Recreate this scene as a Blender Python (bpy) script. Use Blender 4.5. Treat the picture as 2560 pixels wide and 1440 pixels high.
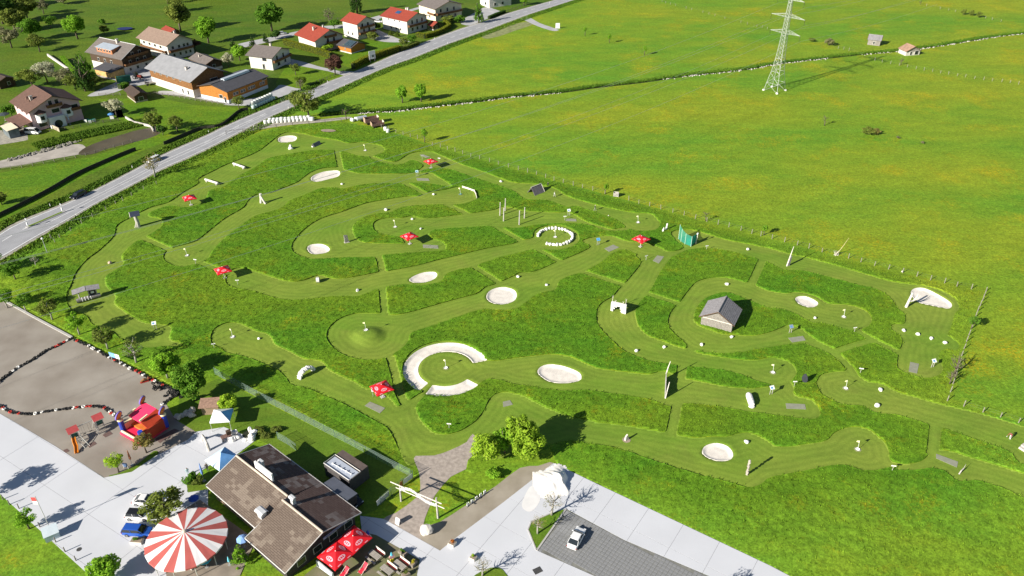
import bpy, bmesh, math, random
import numpy as np
from mathutils import Vector, Matrix

# ------------------------------------------------------------ camera, sky, sun, exposure
for o in list(bpy.data.objects): bpy.data.objects.remove(o)
SC = bpy.context.scene
COL = SC.collection
FPX, PITCH, CAMH = 1950.0, math.radians(32.6), 98.0      # focal length in photo pixels, tilt, drone height (m)
cd = bpy.data.cameras.new('camera'); cam = bpy.data.objects.new('camera', cd); COL.objects.link(cam)
cam.location = (0, 0, CAMH); cam.rotation_euler = (math.pi/2 - PITCH, 0, 0)
cd.sensor_width = 36; cd.lens = 36*FPX/2560; cd.clip_start = 1; cd.clip_end = 9000
SC.camera = cam
SUN_EL, SUN_AZ = math.radians(26), math.radians(217)      # azimuth of the sun, counted from +X towards +Y
w = bpy.data.worlds.new('World'); SC.world = w; w.use_nodes = True
nt = w.node_tree; bg = nt.nodes['Background']; sky = nt.nodes.new('ShaderNodeTexSky')
sky.sky_type = 'NISHITA'; sky.sun_disc = False; sky.sun_elevation = SUN_EL
sky.sun_rotation = math.pi/2 - SUN_AZ; sky.altitude = 700; sky.air_density = 1.0; sky.dust_density = 0.6
nt.links.new(sky.outputs[0], bg.inputs[0]); bg.inputs[1].default_value = 0.05
sl = bpy.data.lights.new('sun', 'SUN'); sl.energy = 5.0; sl.angle = math.radians(0.53); sl.color = (1.0, 0.93, 0.82)
so = bpy.data.objects.new('sun', sl); COL.objects.link(so); so.location = (-100, -80, 150)
sd = Vector((math.cos(SUN_AZ)*math.cos(SUN_EL), math.sin(SUN_AZ)*math.cos(SUN_EL), math.sin(SUN_EL)))
so.rotation_euler = sd.to_track_quat('Z', 'Y').to_euler()
SC.view_settings.view_transform = 'Standard'; SC.view_settings.look = 'None'
SC.view_settings.exposure = 0.86; SC.view_settings.gamma = 1
SC.view_settings.use_curve_mapping = False
SC.render.engine = 'CYCLES'
R = math.radians
rng = random.Random(7); NR = np.random.default_rng(11)

# ------------------------------------------------------------ photo pixel -> point on the flat valley floor
SP, CP = math.sin(PITCH), math.cos(PITCH)
def G(x, y, z=0.0):
    u = (x-1280)/FPX; v = (y-720)/FPX; t = (CAMH-z)/(SP+v*CP)
    return Vector((u*t, (CP-v*SP)*t, z))
def GL(pts, z=0.0): return [G(x, y, z) for x, y in pts]
def hd(a, b): return math.atan2(b[1]-a[1], b[0]-a[0])

# ------------------------------------------------------------ materials
_M = {}
def M(name, col=(.5,.5,.5), rough=.8, var=.12, scale=2.0, bump=0.0, metal=0.0, spec=.3, bscale=None, col2=None, detail=4):
    if name in _M: return _M[name]
    m = bpy.data.materials.new(name); m.use_nodes = True; n = m.node_tree.nodes; l = m.node_tree.links
    b = n['Principled BSDF']; b.inputs['Roughness'].default_value = rough; b.inputs['Metallic'].default_value = metal
    b.inputs['Specular IOR Level'].default_value = spec
    tc = n.new('ShaderNodeTexCoord'); no = n.new('ShaderNodeTexNoise'); no.inputs['Scale'].default_value = scale
    no.inputs['Detail'].default_value = detail; l.new(tc.outputs['Object'], no.inputs['Vector'])
    r = n.new('ShaderNodeValToRGB'); r.color_ramp.elements[0].position = .3; r.color_ramp.elements[1].position = .7
    c2 = col2 or tuple(min(1, c*(1+var)) for c in col)
    r.color_ramp.elements[0].color = (*[c*(1-var) for c in col], 1) if not col2 else (*col, 1)
    r.color_ramp.elements[1].color = (*c2, 1)
    l.new(no.outputs['Fac'], r.inputs['Fac']); l.new(r.outputs['Color'], b.inputs['Base Color'])
    if bump:
        nb = n.new('ShaderNodeTexNoise'); nb.inputs['Scale'].default_value = bscale or scale*3; nb.inputs['Detail'].default_value = 5
        l.new(tc.outputs['Object'], nb.inputs['Vector'])
        bp = n.new('ShaderNodeBump'); bp.inputs['Strength'].default_value = 1; bp.inputs['Distance'].default_value = bump
        l.new(nb.outputs['Fac'], bp.inputs['Height']); l.new(bp.outputs['Normal'], b.inputs['Normal'])
    _M[name] = m
    return m
def node(nt, t, **kw):
    nd = nt.nodes.new(t)
    for k, v in kw.items():
        if k in nd.inputs.keys(): nd.inputs[k].default_value = v
        else: setattr(nd, k, v)
    return nd
def mixc(nt, fac, a, b, mode='MIX'):
    m = nt.nodes.new('ShaderNodeMix'); m.data_type = 'RGBA'; m.blend_type = mode
    for s, v in ((m.inputs[0], fac), (m.inputs[6], a), (m.inputs[7], b)):
        if hasattr(v, 'is_linked'): nt.links.new(v, s)
        elif isinstance(v, (int, float)): s.default_value = v
        else: s.default_value = (*v, 1) if len(v) == 3 else v
    return m.outputs[2]
def ramp(nt, src, p0, p1):
    m = nt.nodes.new('ShaderNodeMapRange'); m.inputs[1].default_value = p0; m.inputs[2].default_value = p1; m.clamp = True
    nt.links.new(src, m.inputs[0]); return m.outputs[0]
def noise(nt, scale, detail=4, vec=None, rough=.55, dist=0):
    n = nt.nodes.new('ShaderNodeTexNoise'); n.inputs['Scale'].default_value = scale; n.inputs['Detail'].default_value = detail
    n.inputs['Roughness'].default_value = rough; n.inputs['Distortion'].default_value = dist
    if vec is not None: nt.links.new(vec, n.inputs['Vector'])
    return n.outputs['Fac']
def grass_mat(name, green, yellow, flower, fl, grain, bump, islands=False, stripes=False, big=.03, gscale=2.2, dry=(.15,.14,.035), dryamt=.0, blend=None):
    m = bpy.data.materials.new(name); m.use_nodes = True; t = m.node_tree; b = t.nodes['Principled BSDF']
    b.inputs['Roughness'].default_value = .75; b.inputs['Specular IOR Level'].default_value = .12
    geo = t.nodes.new('ShaderNodeNewGeometry'); P = geo.outputs['Position']
    mp = t.nodes.new('ShaderNodeMapping'); mp.inputs['Scale'].default_value = (.42, 1, .2); mp.inputs['Rotation'].default_value = (0, 0, -.95)
    t.links.new(P, mp.inputs['Vector'])
    c = mixc(t, ramp(t, noise(t, big, 5, mp.outputs[0], .6), .38, .64), green, yellow)
    c = mixc(t, ramp(t, noise(t, big*5.3, 5, mp.outputs[0], .65), .35, .72), c, mixc(t, .5, c, yellow))
    if blend:
        at = t.nodes.new('ShaderNodeAttribute'); at.attribute_name = 'edge'
        ad = node(t, 'ShaderNodeMath', operation='MULTIPLY_ADD'); t.links.new(noise(t, .12, 4, P), ad.inputs[0]); ad.inputs[1].default_value = 14.0
        t.links.new(at.outputs['Fac'], ad.inputs[2])
        c = mixc(t, ramp(t, ad.outputs[0], 7.0, -4.0), c, mixc(t, ramp(t, noise(t, .022, 5, mp.outputs[0], .6), .38, .64), *blend))
    if dryamt: c = mixc(t, mixv(t, ramp(t, noise(t, big*3.1, 4, P), .55, .75), dryamt), c, dry)
    c = mixc(t, mixv(t, ramp(t, noise(t, big*2.2, 5, P, .7), .52, .68), ramp(t, noise(t, 1.6, 3, P, .7), .42, .66), fl), c, flower)
    g1 = ramp(t, noise(t, gscale, 5, P, .72), .3, .7)
    c = mixc(t, 1.0, c, mixc(t, g1, (1-grain,)*3, (1+grain,)*3), 'MULTIPLY')
    g3 = ramp(t, noise(t, .75, 3, P, .7), .3, .7)
    c = mixc(t, 1.0, c, mixc(t, g3, (1-grain*.5,)*3, (1+grain*.5,)*3), 'MULTIPLY')
    g2 = ramp(t, noise(t, .22, 3, mp.outputs[0], .6), .3, .7)
    c = mixc(t, 1.0, c, mixc(t, g2, (.86,.88,.86), (1.14,1.10,1.1)), 'MULTIPLY')
    if islands:
        c = mixc(t, 1.0, c, mixc(t, geo.outputs['Random Per Island'], (.55,.6,.5), (1.5,1.4,1.3)), 'MULTIPLY')
    if stripes:
        a = t.nodes.new('ShaderNodeAttribute'); a.attribute_name = 'edge'
        mul = node(t, 'ShaderNodeMath', operation='MULTIPLY'); t.links.new(a.outputs['Fac'], mul.inputs[0]); mul.inputs[1].default_value = 2*math.pi/1.25
        ad = node(t, 'ShaderNodeMath', operation='MULTIPLY_ADD'); t.links.new(noise(t, .15, 3, P), ad.inputs[0]); ad.inputs[1].default_value = 7.0
        t.links.new(mul.outputs[0], ad.inputs[2])
        sn = node(t, 'ShaderNodeMath', operation='SINE'); t.links.new(ad.outputs[0], sn.inputs[0])
        c = mixc(t, 1.0, c, mixc(t, ramp(t, sn.outputs[0], -1, 1), (.93,.94,.93), (1.07,1.06,1.07)), 'MULTIPLY')
    t.links.new(c, b.inputs['Base Color'])
    if bump:
        bp = t.nodes.new('ShaderNodeBump'); bp.inputs['Distance'].default_value = bump; bp.inputs['Strength'].default_value = 1
        t.links.new(noise(t, gscale*.8, 5, P, .7), bp.inputs['Height']); t.links.new(bp.outputs['Normal'], b.inputs['Normal'])
    _M[name] = m
    return m
def mixv(t, *vals):
    cur = None
    for v in vals:
        if cur is None: cur = v; continue
        m = node(t, 'ShaderNodeMath', operation='MULTIPLY'); t.links.new(cur, m.inputs[0])
        if hasattr(v, 'is_linked'): t.links.new(v, m.inputs[1])
        else: m.inputs[1].default_value = v
        cur = m.outputs[0]
    return cur
def leaf_mat(name, c0, c1, trans=.38):
    if name in _M: return _M[name]
    m = bpy.data.materials.new(name); m.use_nodes = True; t = m.node_tree
    for n in list(t.nodes): t.nodes.remove(n)
    out = t.nodes.new('ShaderNodeOutputMaterial'); geo = t.nodes.new('ShaderNodeNewGeometry')
    tc = t.nodes.new('ShaderNodeTexCoord')
    oi = t.nodes.new('ShaderNodeObjectInfo')
    c = mixc(t, geo.outputs['Random Per Island'], c0, c1)
    c = mixc(t, 1.0, c, mixc(t, ramp(t, noise(t, 2.2, 3, tc.outputs['Object']), .3, .7), (.75,.78,.75), (1.2,1.2,1.1)), 'MULTIPLY')
    c = mixc(t, 1.0, c, mixc(t, oi.outputs['Random'], (.85,.88,.85), (1.12,1.1,1.0)), 'MULTIPLY')
    d = t.nodes.new('ShaderNodeBsdfDiffuse'); tr = t.nodes.new('ShaderNodeBsdfTranslucent'); mx = t.nodes.new('ShaderNodeMixShader')
    t.links.new(c, d.inputs[0]); t.links.new(c, tr.inputs[0]); mx.inputs[0].default_value = trans
    t.links.new(d.outputs[0], mx.inputs[1]); t.links.new(tr.outputs[0], mx.inputs[2]); t.links.new(mx.outputs[0], out.inputs[0])
    _M[name] = m
    return m

# ------------------------------------------------------------ objects and mesh builder
def tag(o, label=None, cat=None, group=None, kind=None):
    if label: o['label'] = label
    if cat: o['category'] = cat
    if group: o['group'] = group
    if kind: o['kind'] = kind
    return o
def thing(name, label, cat, loc=(0,0,0), rz=0.0, group=None):
    o = bpy.data.objects.new(name, None); COL.objects.link(o); o.location = loc; o.rotation_euler = (0,0,rz); o.empty_display_size = .3
    return tag(o, label, cat, group)
def link(name, me, mat, parent=None, loc=(0,0,0), rz=0.0, scale=None):
    o = bpy.data.objects.new(name, me); COL.objects.link(o); o.location = loc; o.rotation_euler = (0,0,rz)
    if scale is not None: o.scale = scale if hasattr(scale, '__len__') else (scale,)*3
    if parent: o.parent = parent
    if mat is not None:
        if not me.materials: me.materials.append(mat)
        elif me.materials[0] is not mat:
            o.material_slots[0].link = 'OBJECT'; o.material_slots[0].material = mat
    return o
def copy_tree(o, parent=None):
    c = o.copy(); COL.objects.link(c); c.parent = parent
    for ch in o.children: copy_tree(ch, c)
    return c
class MB:
    def __init__(s): s.v = []; s.f = []
    def add(s, vs, fs):
        b = len(s.v); s.v += [tuple(p) for p in vs]; s.f += [tuple(i+b for i in f) for f in fs]; return s
    def poly(s, pts): return s.add(pts, [tuple(range(len(pts)))])
    def hexa(s, p): return s.add(p, [(3,2,1,0),(4,5,6,7),(0,1,5,4),(1,2,6,5),(2,3,7,6),(3,0,4,7)])
    def box(s, cx, cy, cz, sx, sy, sz, rz=0.0):
        c, q = math.cos(rz), math.sin(rz); x, y, z = sx/2, sy/2, sz/2; p = []
        for k in (-z, z):
            for a, b in ((-x,-y),(x,-y),(x,y),(-x,y)): p.append((cx+a*c-b*q, cy+a*q+b*c, cz+k))
        return s.hexa(p)
    def prism(s, poly, z0, z1):
        n = len(poly)
        return s.add([(p[0],p[1],z0) for p in poly]+[(p[0],p[1],z1) for p in poly],
                     [tuple(range(n-1,-1,-1)), tuple(range(n,2*n))]+[(i,(i+1)%n,n+(i+1)%n,n+i) for i in range(n)])
    def xprism(s, poly, x0, x1):            # polygon in (y,z), extruded along x
        n = len(poly)
        return s.add([(x0,p[0],p[1]) for p in poly]+[(x1,p[0],p[1]) for p in poly],
                     [tuple(range(n-1,-1,-1)), tuple(range(n,2*n))]+[(i,(i+1)%n,n+(i+1)%n,n+i) for i in range(n)])
    def slab(s, quad, th):                   # four points (ccw from above), thickness downwards
        q = [Vector(p) for p in quad]; nrm = (q[1]-q[0]).cross(q[3]-q[0]).normalized()
        if nrm.z < 0: nrm = -nrm
        lo = [p-nrm*th for p in q]
        return s.hexa(lo+q)
    def cyl(s, p0, p1, r0, r1=None, n=8): return s.tube([p0, p1], [r0, r0 if r1 is None else r1], n)
    def tube(s, pts, rad, n=6):
        pts = [Vector(p) for p in pts]; vs = []; fs = []; up = None
        for i, p in enumerate(pts):
            d = (pts[min(i+1, len(pts)-1)]-pts[max(i-1, 0)]).normalized()
            a = d.cross(Vector((0,0,1)) if abs(d.z) < .95 else Vector((1,0,0))).normalized(); b = d.cross(a).normalized()
            if up is not None and a.dot(up) < 0: a, b = -a, -b
            up = a
            for k in range(n):
                t = 2*math.pi*k/n; vs.append(p+(a*math.cos(t)+b*math.sin(t))*rad[i])
        for i in range(len(pts)-1):
            for k in range(n): fs.append((i*n+k, i*n+(k+1)%n, (i+1)*n+(k+1)%n, (i+1)*n+k))
        fs += [tuple(range(n-1,-1,-1)), tuple(range((len(pts)-1)*n, len(pts)*n))]
        return s.add(vs, fs)
    def lathe(s, prof, n=12, c=(0,0,0), ax=1.0, ay=1.0):
        vs = []; fs = []
        for r, z in prof:
            for k in range(n): t = 2*math.pi*k/n; vs.append((c[0]+r*ax*math.cos(t), c[1]+r*ay*math.sin(t), c[2]+z))
        for i in range(len(prof)-1):
            for k in range(n): fs.append((i*n+k, i*n+(k+1)%n, (i+1)*n+(k+1)%n, (i+1)*n+k))
        if prof[0][0] > 1e-4: fs.append(tuple(range(n-1,-1,-1)))
        if prof[-1][0] > 1e-4: fs.append(tuple(range((len(prof)-1)*n, len(prof)*n)))
        return s.add(vs, fs)
    def torus(s, R0, r, n=14, m=7, c=(0,0,0)):
        vs = []; fs = []
        for i in range(n):
            a = 2*math.pi*i/n
            for j in range(m):
                b = 2*math.pi*j/m; q = R0+r*math.cos(b); vs.append((c[0]+q*math.cos(a), c[1]+q*math.sin(a), c[2]+r*math.sin(b)))
        for i in range(n):
            for j in range(m): fs.append((i*m+j, ((i+1)%n)*m+j, ((i+1)%n)*m+(j+1)%m, i*m+(j+1)%m))
        return s.add(vs, fs)
    def rock(s, rx, ry, rz, seed, c=(0,0,0), sub=2, amt=.28):
        bm = bmesh.new(); bmesh.ops.create_icosphere(bm, subdivisions=sub, radius=1); r = random.Random(seed)
        dirs = [(Vector((r.gauss(0,1), r.gauss(0,1), r.gauss(0,1))).normalized(), r.uniform(.55,.95)) for _ in range(9)]
        for v in bm.verts:
            p = v.co.normalized(); k = 1.0
            for d, h in dirs:
                q = p.dot(d)
                if q > h: k = min(k, h/q*(1+amt*.3))
            p = p*k*(1+r.uniform(-amt, amt)*.18); v.co = Vector((p.x*rx, p.y*ry, max(p.z, -.55)*rz+.45*rz))+Vector(c)
        vs = [v.co.copy() for v in bm.verts]; fs = [[v.index for v in f.verts] for f in bm.faces]; bm.free()
        return s.add(vs, fs)
    def mesh(s, name, smooth=False):
        me = bpy.data.meshes.new(name); me.from_pydata(s.v, [], s.f); me.update()
        bm = bmesh.new(); bm.from_mesh(me); bmesh.ops.recalc_face_normals(bm, faces=bm.faces); bm.to_mesh(me); bm.free()
        if smooth:
            for p in me.polygons: p.use_smooth = True
        return me
    def obj(s, name, mat, parent=None, loc=(0,0,0), rz=0.0, smooth=False): return link(name, s.mesh(name, smooth), mat, parent, loc, rz)
def fastmesh(name, V, F, mat, smooth=False):
    V = np.asarray(V, np.float32); F = np.asarray(F, np.int32); k = F.shape[1]
    me = bpy.data.meshes.new(name); me.vertices.add(len(V)); me.vertices.foreach_set('co', V.ravel())
    me.loops.add(F.size); me.loops.foreach_set('vertex_index', F.ravel())
    me.polygons.add(len(F)); me.polygons.foreach_set('loop_start', np.arange(0, F.size, k, dtype=np.int32))
    me.polygons.foreach_set('loop_total', np.full(len(F), k, np.int32))
    if smooth: me.polygons.foreach_set('use_smooth', np.ones(len(F), bool))
    me.update(calc_edges=True); me.validate()
    if mat: me.materials.append(mat)
    return me
def spline(pts, closed=True, k=5):
    n = len(pts); out = []
    for i in range(n if closed else n-1):
        p0 = pts[(i-1) % n] if closed or i else pts[i]; p1 = pts[i]; p2 = pts[(i+1) % n]; p3 = pts[(i+2) % n] if closed or i < n-2 else p2
        for j in range(k):
            t = j/k; out.append(Vector([.5*((2*b)+(-a+c)*t+(2*a-5*b+4*c-d)*t*t+(-a+3*b-3*c+d)*t**3) for a, b, c, d in zip(p0, p1, p2, p3)]))
    if not closed: out.append(Vector(pts[-1]))
    return out
# ------------------------------------------------------------ the course: mown fairways traced on the ground
FW = {}
FW['A'] = [(677,355),(639,382),(565,412),(537,426),(496,447),(494,460),(457,482),(420,507),(375,520),(325,545),(292,565),(285,590),(250,625),(217,650),(190,682),(177,715),(167,735),(170,765),(187,780),(217,792),(232,812),(275,827),(307,850),(360,870),(410,867),(440,867),(457,860),(425,848),(428,818),(385,810),(360,807),(327,790),(302,772),(287,757),(290,740),(268,717),(265,695),(280,682),(300,670),(310,657),(305,640),(325,617),(350,600),(380,585),(405,565),(402,548),(378,543),(372,535),(400,522),(430,516),(457,520),(490,516),(515,497),(525,477),(560,467),(595,442),(640,418),(670,397),(715,387),(780,377),(832,376),(852,377),(877,385),(897,390),(927,391),(955,382),(962,372),(945,362),(900,356),(870,358),(840,350),(790,342),(750,333),(710,333)]
FW['B'] = [(410,637),(410,650),(425,662),(450,669),(475,666),(500,659),(522,647),(526,637),(535,625),(562,597),(600,567),(640,540),(677,530),(705,520),(725,502),(765,487),(800,472),(830,470),(860,472),(890,465),(927,460),(990,459),(1015,457),(1065,459),(1115,466),(1128,468),(1120,457),(1095,442),(1077,432),(1040,432),(1002,434),(915,434),(890,432),(865,425),(852,419),(830,419),(800,422),(775,432),(757,445),(740,457),(702,472),(677,482),(640,487),(620,502),(607,520),(562,547),(520,580),(487,605),(437,619),(420,627)]
FW['C'] = [(1187,477),(1155,467),(1130,470),(1110,475),(1065,482),(1050,490),(1015,492),(960,500),(910,510),(855,530),(802,547),(765,570),(740,595),(729,615),(732,630),(747,640),(780,649),(820,647),(865,645),(937,644),(957,639),(1002,635),(1065,631),(1110,627),(1115,617),(1107,606),(1085,600),(1050,602),(1015,609),(965,609),(915,607),(895,600),(885,585),(882,570),(890,557),(910,545),(940,535),(975,532),(1002,520),(1040,515),(1102,512),(1152,511),(1185,502),(1193,492)]
FW['D'] = [(932,567),(935,557),(950,549),(975,545),(1005,545),(1030,540),(1050,545),(1085,545),(1127,540),(1160,536),(1190,532),(1235,525),(1255,517),(1285,521),(1305,527),(1350,530),(1400,532),(1418,530),(1440,540),(1460,552),(1480,560),(1505,567),(1530,574),(1560,570),(1570,577),(1525,579),(1500,574),(1470,564),(1435,560),(1385,560),(1330,565),(1305,570),(1280,571),(1222,567),(1165,570),(1102,574),(1076,580),(1074,592),(1085,602),(1050,606),(1015,610),(1003,597),(985,592),(955,587),(937,578)]
FW['E'] = [(928,389),(960,400),(990,404),(1020,386),(1050,379),(1080,380),(1107,390),(1152,410),(1215,432),(1280,456),(1330,460),(1387,472),(1420,492),(1480,510),(1520,520),(1580,532),(1625,535),(1642,547),(1650,562),(1640,575),(1615,579),(1585,577),(1565,570),(1542,552),(1500,537),(1440,517),(1420,520),(1392,510),(1365,502),(1317,500),(1300,492),(1287,481),(1252,467),(1177,442),(1127,425),(1095,420),(1062,424),(1048,432),(1042,428),(1057,415),(1045,406),(1028,401),(1008,410),(980,412),(950,405),(925,396)]
FW['G'] = [(565,692),(567,712),(590,722),(640,731),(665,740),(702,749),(745,751),(790,747),(840,742),(895,741),(915,735),(940,725),(967,718),(1015,712),(1052,715),(1085,710),(1105,702),(1115,687),(1140,677),(1175,670),(1190,665),(1240,647),(1280,637),(1330,625),(1345,623),(1380,626),(1417,622),(1440,611),(1449,597),(1440,579),(1415,567),(1387,563),(1357,567),(1336,578),(1330,595),(1305,601),(1280,610),(1215,622),(1140,640),(1090,652),(1040,665),(960,680),(940,682),(890,692),(850,697),(825,695),(805,689),(790,690),(765,700),(740,705),(710,702),(677,692),(640,680),(605,671),(582,675)]
FW['H'] = [(985,885),(955,898),(920,901),(880,896),(845,880),(822,858),(816,840),(824,818),(850,797),(885,785),(920,783),(965,785),(990,787),(1027,780),(1090,762),(1152,745),(1190,735),(1205,725),(1215,717),(1240,710),(1280,692),(1300,682),(1330,680),(1355,672),(1387,657),(1405,651),(1455,630),(1475,617),(1455,603),(1492,592),(1530,591),(1555,600),(1580,605),(1625,610),(1675,632),(1690,640),(1650,646),(1600,640),(1562,626),(1530,635),(1505,655),(1465,677),(1455,682),(1420,692),(1400,702),(1393,717),(1387,725),(1360,732),(1335,740),(1322,752),(1295,770),(1280,774),(1252,776),(1202,775),(1152,790),(1090,812),(1030,832),(1022,850),(1010,867)]
FW['K'] = [(1590,638),(1602,655),(1590,675),(1560,710),(1545,725),(1530,742),(1505,757),(1492,775),(1492,805),(1505,827),(1530,852),(1555,875),(1592,892),(1630,905),(1667,911),(1700,915),(1742,920),(1792,925),(1842,935),(1880,950),(1920,962),(1945,965),(1970,960),(1985,945),(1992,930),(1982,912),(1957,899),(1925,895),(1885,901),(1830,897),(1767,887),(1732,879),(1712,872),(1690,865),(1655,852),(1622,840),(1600,820),(1592,800),(1590,772),(1612,742),(1630,720),(1650,682),(1680,642),(1690,630),(1650,630)]
FW['L'] = [(1700,755),(1685,770),(1672,790),(1670,815),(1685,835),(1705,852),(1720,866),(1755,880),(1805,885),(1855,882),(1892,875),(1945,867),(1990,862),(2032,862),(2075,880),(2085,874),(2040,850),(2007,825),(1990,817),(1967,815),(1950,822),(1920,833),(1880,840),(1830,837),(1805,835),(1767,822),(1742,810),(1735,795),(1742,770),(1760,750),(1785,738),(1817,733),(1855,745),(1890,760),(1920,771),(1952,775),(1985,785),(2007,797),(2032,809),(2055,810),(2085,817),(2120,827),(2145,827),(2170,817),(2180,800),(2170,782),(2150,770),(2115,762),(2070,759),(2050,747),(2020,735),(1987,731),(1965,734),(1920,727),(1892,715),(1867,707),(1817,695),(1780,695),(1742,705),(1722,725),(1705,747)]
FW['M'] = [(1677,585),(1690,577),(1730,575),(1767,585),(1817,600),(1880,612),(1920,620),(1965,632),(2020,645),(2095,665),(2170,687),(2220,702),(2270,710),(2320,717),(2365,732),(2390,750),(2398,772),(2387,785),(2382,802),(2377,820),(2370,837),(2387,850),(2398,864),(2390,876),(2357,876),(2347,890),(2355,912),(2357,927),(2340,942),(2310,947),(2270,937),(2245,925),(2242,905),(2247,880),(2255,855),(2245,837),(2230,827),(2227,815),(2242,810),(2260,810),(2261,787),(2242,772),(2230,752),(2207,732),(2177,720),(2157,717),(2095,700),(2045,687),(1995,677),(1957,675),(1920,657),(1897,650),(1855,637),(1805,626),(1755,622),(1717,627),(1685,640),(1676,632),(1708,621),(1690,604)]
FW['N'] = [(2042,952),(2055,937),(2090,930),(2120,930),(2145,940),(2170,955),(2207,962),(2245,982),(2282,992),(2345,1010),(2420,1027),(2495,1047),(2560,1067),(2640,1090),(2650,1170),(2600,1172),(2560,1164),(2540,1152),(2520,1130),(2470,1112),(2407,1090),(2382,1080),(2330,1065),(2270,1047),(2232,1037),(2215,1037),(2185,1032),(2157,1017),(2132,1015),(2107,1013),(2070,997),(2052,985),(2042,965)]
FW['O'] = [(1400,1040),(1480,1055),(1530,1060),(1580,1067),(1635,1077),(1690,1087),(1710,1092),(1742,1095),(1780,1092),(1817,1092),(1842,1085),(1872,1082),(1900,1092),(1920,1102),(1937,1115),(1970,1117),(2020,1110),(2065,1102),(2080,1087),(2095,1078),(2115,1070),(2145,1068),(2175,1076),(2195,1092),(2215,1110),(2223,1132),(2225,1150),(2240,1157),(2270,1160),(2305,1152),(2330,1130),(2370,1127),(2420,1142),(2470,1157),(2520,1172),(2560,1185),(2640,1210),(2650,1275),(2560,1247),(2520,1227),(2470,1210),(2435,1202),(2415,1205),(2390,1202),(2365,1182),(2345,1174),(2320,1172),(2282,1177),(2245,1175),(2220,1170),(2190,1177),(2157,1177),(2132,1170),(2110,1164),(2070,1167),(2020,1177),(1970,1186),(1920,1197),(1905,1210),(1880,1219),(1850,1216),(1817,1205),(1755,1190),(1692,1172),(1630,1152),(1567,1130),(1520,1117),(1440,1105),(1380,1085)]
FW['Rr'] = [(1222,902),(1280,896),(1330,890),(1380,886),(1425,892),(1455,905),(1492,920),(1530,926),(1580,932),(1625,936),(1645,930),(1667,930),(1690,938),(1715,947),(1755,955),(1817,967),(1875,972),(1897,970),(1935,966),(1965,966),(1980,980),(1995,992),(2020,997),(2037,1007),(2049,1025),(2049,1042),(2027,1050),(1982,1045),(1920,1037),(1867,1030),(1805,1019),(1742,1012),(1705,1011),(1672,1017),(1630,1002),(1580,992),(1517,984),(1455,976),(1405,979),(1355,972),(1305,964),(1280,961),(1252,952),(1215,949),(1190,968),(1160,983),(1120,991),(1080,988),(1045,975),(1018,955),(1006,930),(1010,905),(1030,880),(1065,862),(1110,854),(1155,860),(1195,878)]
FW['Q'] = [(527,840),(537,822),(565,809),(600,809),(640,828),(665,834),(680,845),(690,862),(727,880),(760,897),(795,901),(812,910),(820,922),(852,940),(890,957),(915,972),(940,977),(965,988),(980,1000),(997,1019),(1012,1008),(1030,997),(1050,985),(1075,982),(1062,990),(1045,1010),(1040,1022),(1052,1050),(1077,1077),(1090,1084),(1115,1087),(1140,1082),(1160,1073),(1190,1052),(1210,1025),(1222,1000),(1240,985),(1265,980),(1280,983),(1310,990),(1342,1007),(1380,1025),(1430,1042),(1500,1060),(1510,1100),(1440,1100),(1380,1110),(1300,1130),(1230,1150),(1180,1130),(1120,1150),(1040,1165),(1015,1160),(1000,1132),(990,1110),(977,1085),(965,1070),(945,1058),(915,1042),(865,1015),(815,992),(760,970),(740,967),(722,957),(715,945),(690,925),(640,903),(600,890),(572,885),(550,872),(530,860)]
PATHS = [([(352,594),(395,612),(436,632)],2.0),([(841,372),(846,398),(852,424)],1.9),([(1003,455),(1035,470),(1066,488)],1.9),([(495,656),(530,670),(572,685)],1.9),
 ([(946,640),(952,662),(957,688)],1.8),([(1112,510),(1140,522),(1172,538)],2.0),([(1232,564),(1275,587),(1318,612)],2.0),([(955,715),(958,750),(961,790)],1.8),
 ([(1178,664),(1215,686),(1254,712)],1.8),([(1336,620),(1370,638),(1408,660)],1.7),([(1450,678),(1510,697),(1575,718)],1.9),([(1600,730),(1650,745),(1700,762)],1.8),
 ([(975,890),(990,945),(1000,985),(1015,1015)],1.9),([(1876,716),(1890,685),(1906,650)],2.0),([(2020,858),(2075,880),(2108,905),(2128,930),(2135,945)],2.0),
 ([(2080,884),(2130,866),(2185,851)],1.7),([(2140,826),(2180,850),(2260,890)],1.8),([(1707,905),(1704,925),(1700,955)],2.0),([(1693,1005),(1686,1045),(1676,1092)],2.0),
 ([(2339,1060),(2336,1090),(2330,1140)],2.1),([(1702,756),(1712,770),(1720,745)],1.2),([(1725,865),(1728,885),(1715,905)],1.8),([(1967,955),(1975,970),(1965,985)],1.6)]
# flat grounds without tall grass (paved yards, gravel, lawns), in photo pixels
CONCRETE_W = [(-160,960),(0,1034),(140,1117),(260,1195),(330,1180),(390,1140),(470,1100),(490,1080),(560,1068),(640,1100),(575,1150),(560,1140),(500,1180),(470,1205),(468,1230),(520,1222),(520,1275),(480,1300),(420,1470),(300,1480),(225,1440),(0,1235),(-160,1130)]
CONCRETE_E = [(900,1290),(960,1298),(1052,1350),(1100,1377),(1140,1345),(1260,1255),(1384,1158),(1500,1214),(1920,1412),(2030,1470),(1830,1480),(1800,1452),(1560,1350),(1415,1272),(1380,1283),(1328,1305),(1320,1325),(1335,1362),(1342,1377),(1500,1447),(1560,1480),(1180,1480),(1010,1430),(990,1392),(930,1345),(905,1330)]
GRAVEL_LOT = [(1342,1378),(1415,1273),(1560,1350),(1800,1453),(1850,1480),(1570,1480),(1500,1447)]
DIRT_LOT = [(-160,660),(0,745),(180,845),(300,905),(360,935),(447,980),(415,1010),(440,1050),(490,1080),(470,1100),(390,1140),(330,1180),(262,1195),(140,1117),(0,1034),(-160,960)]
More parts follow.
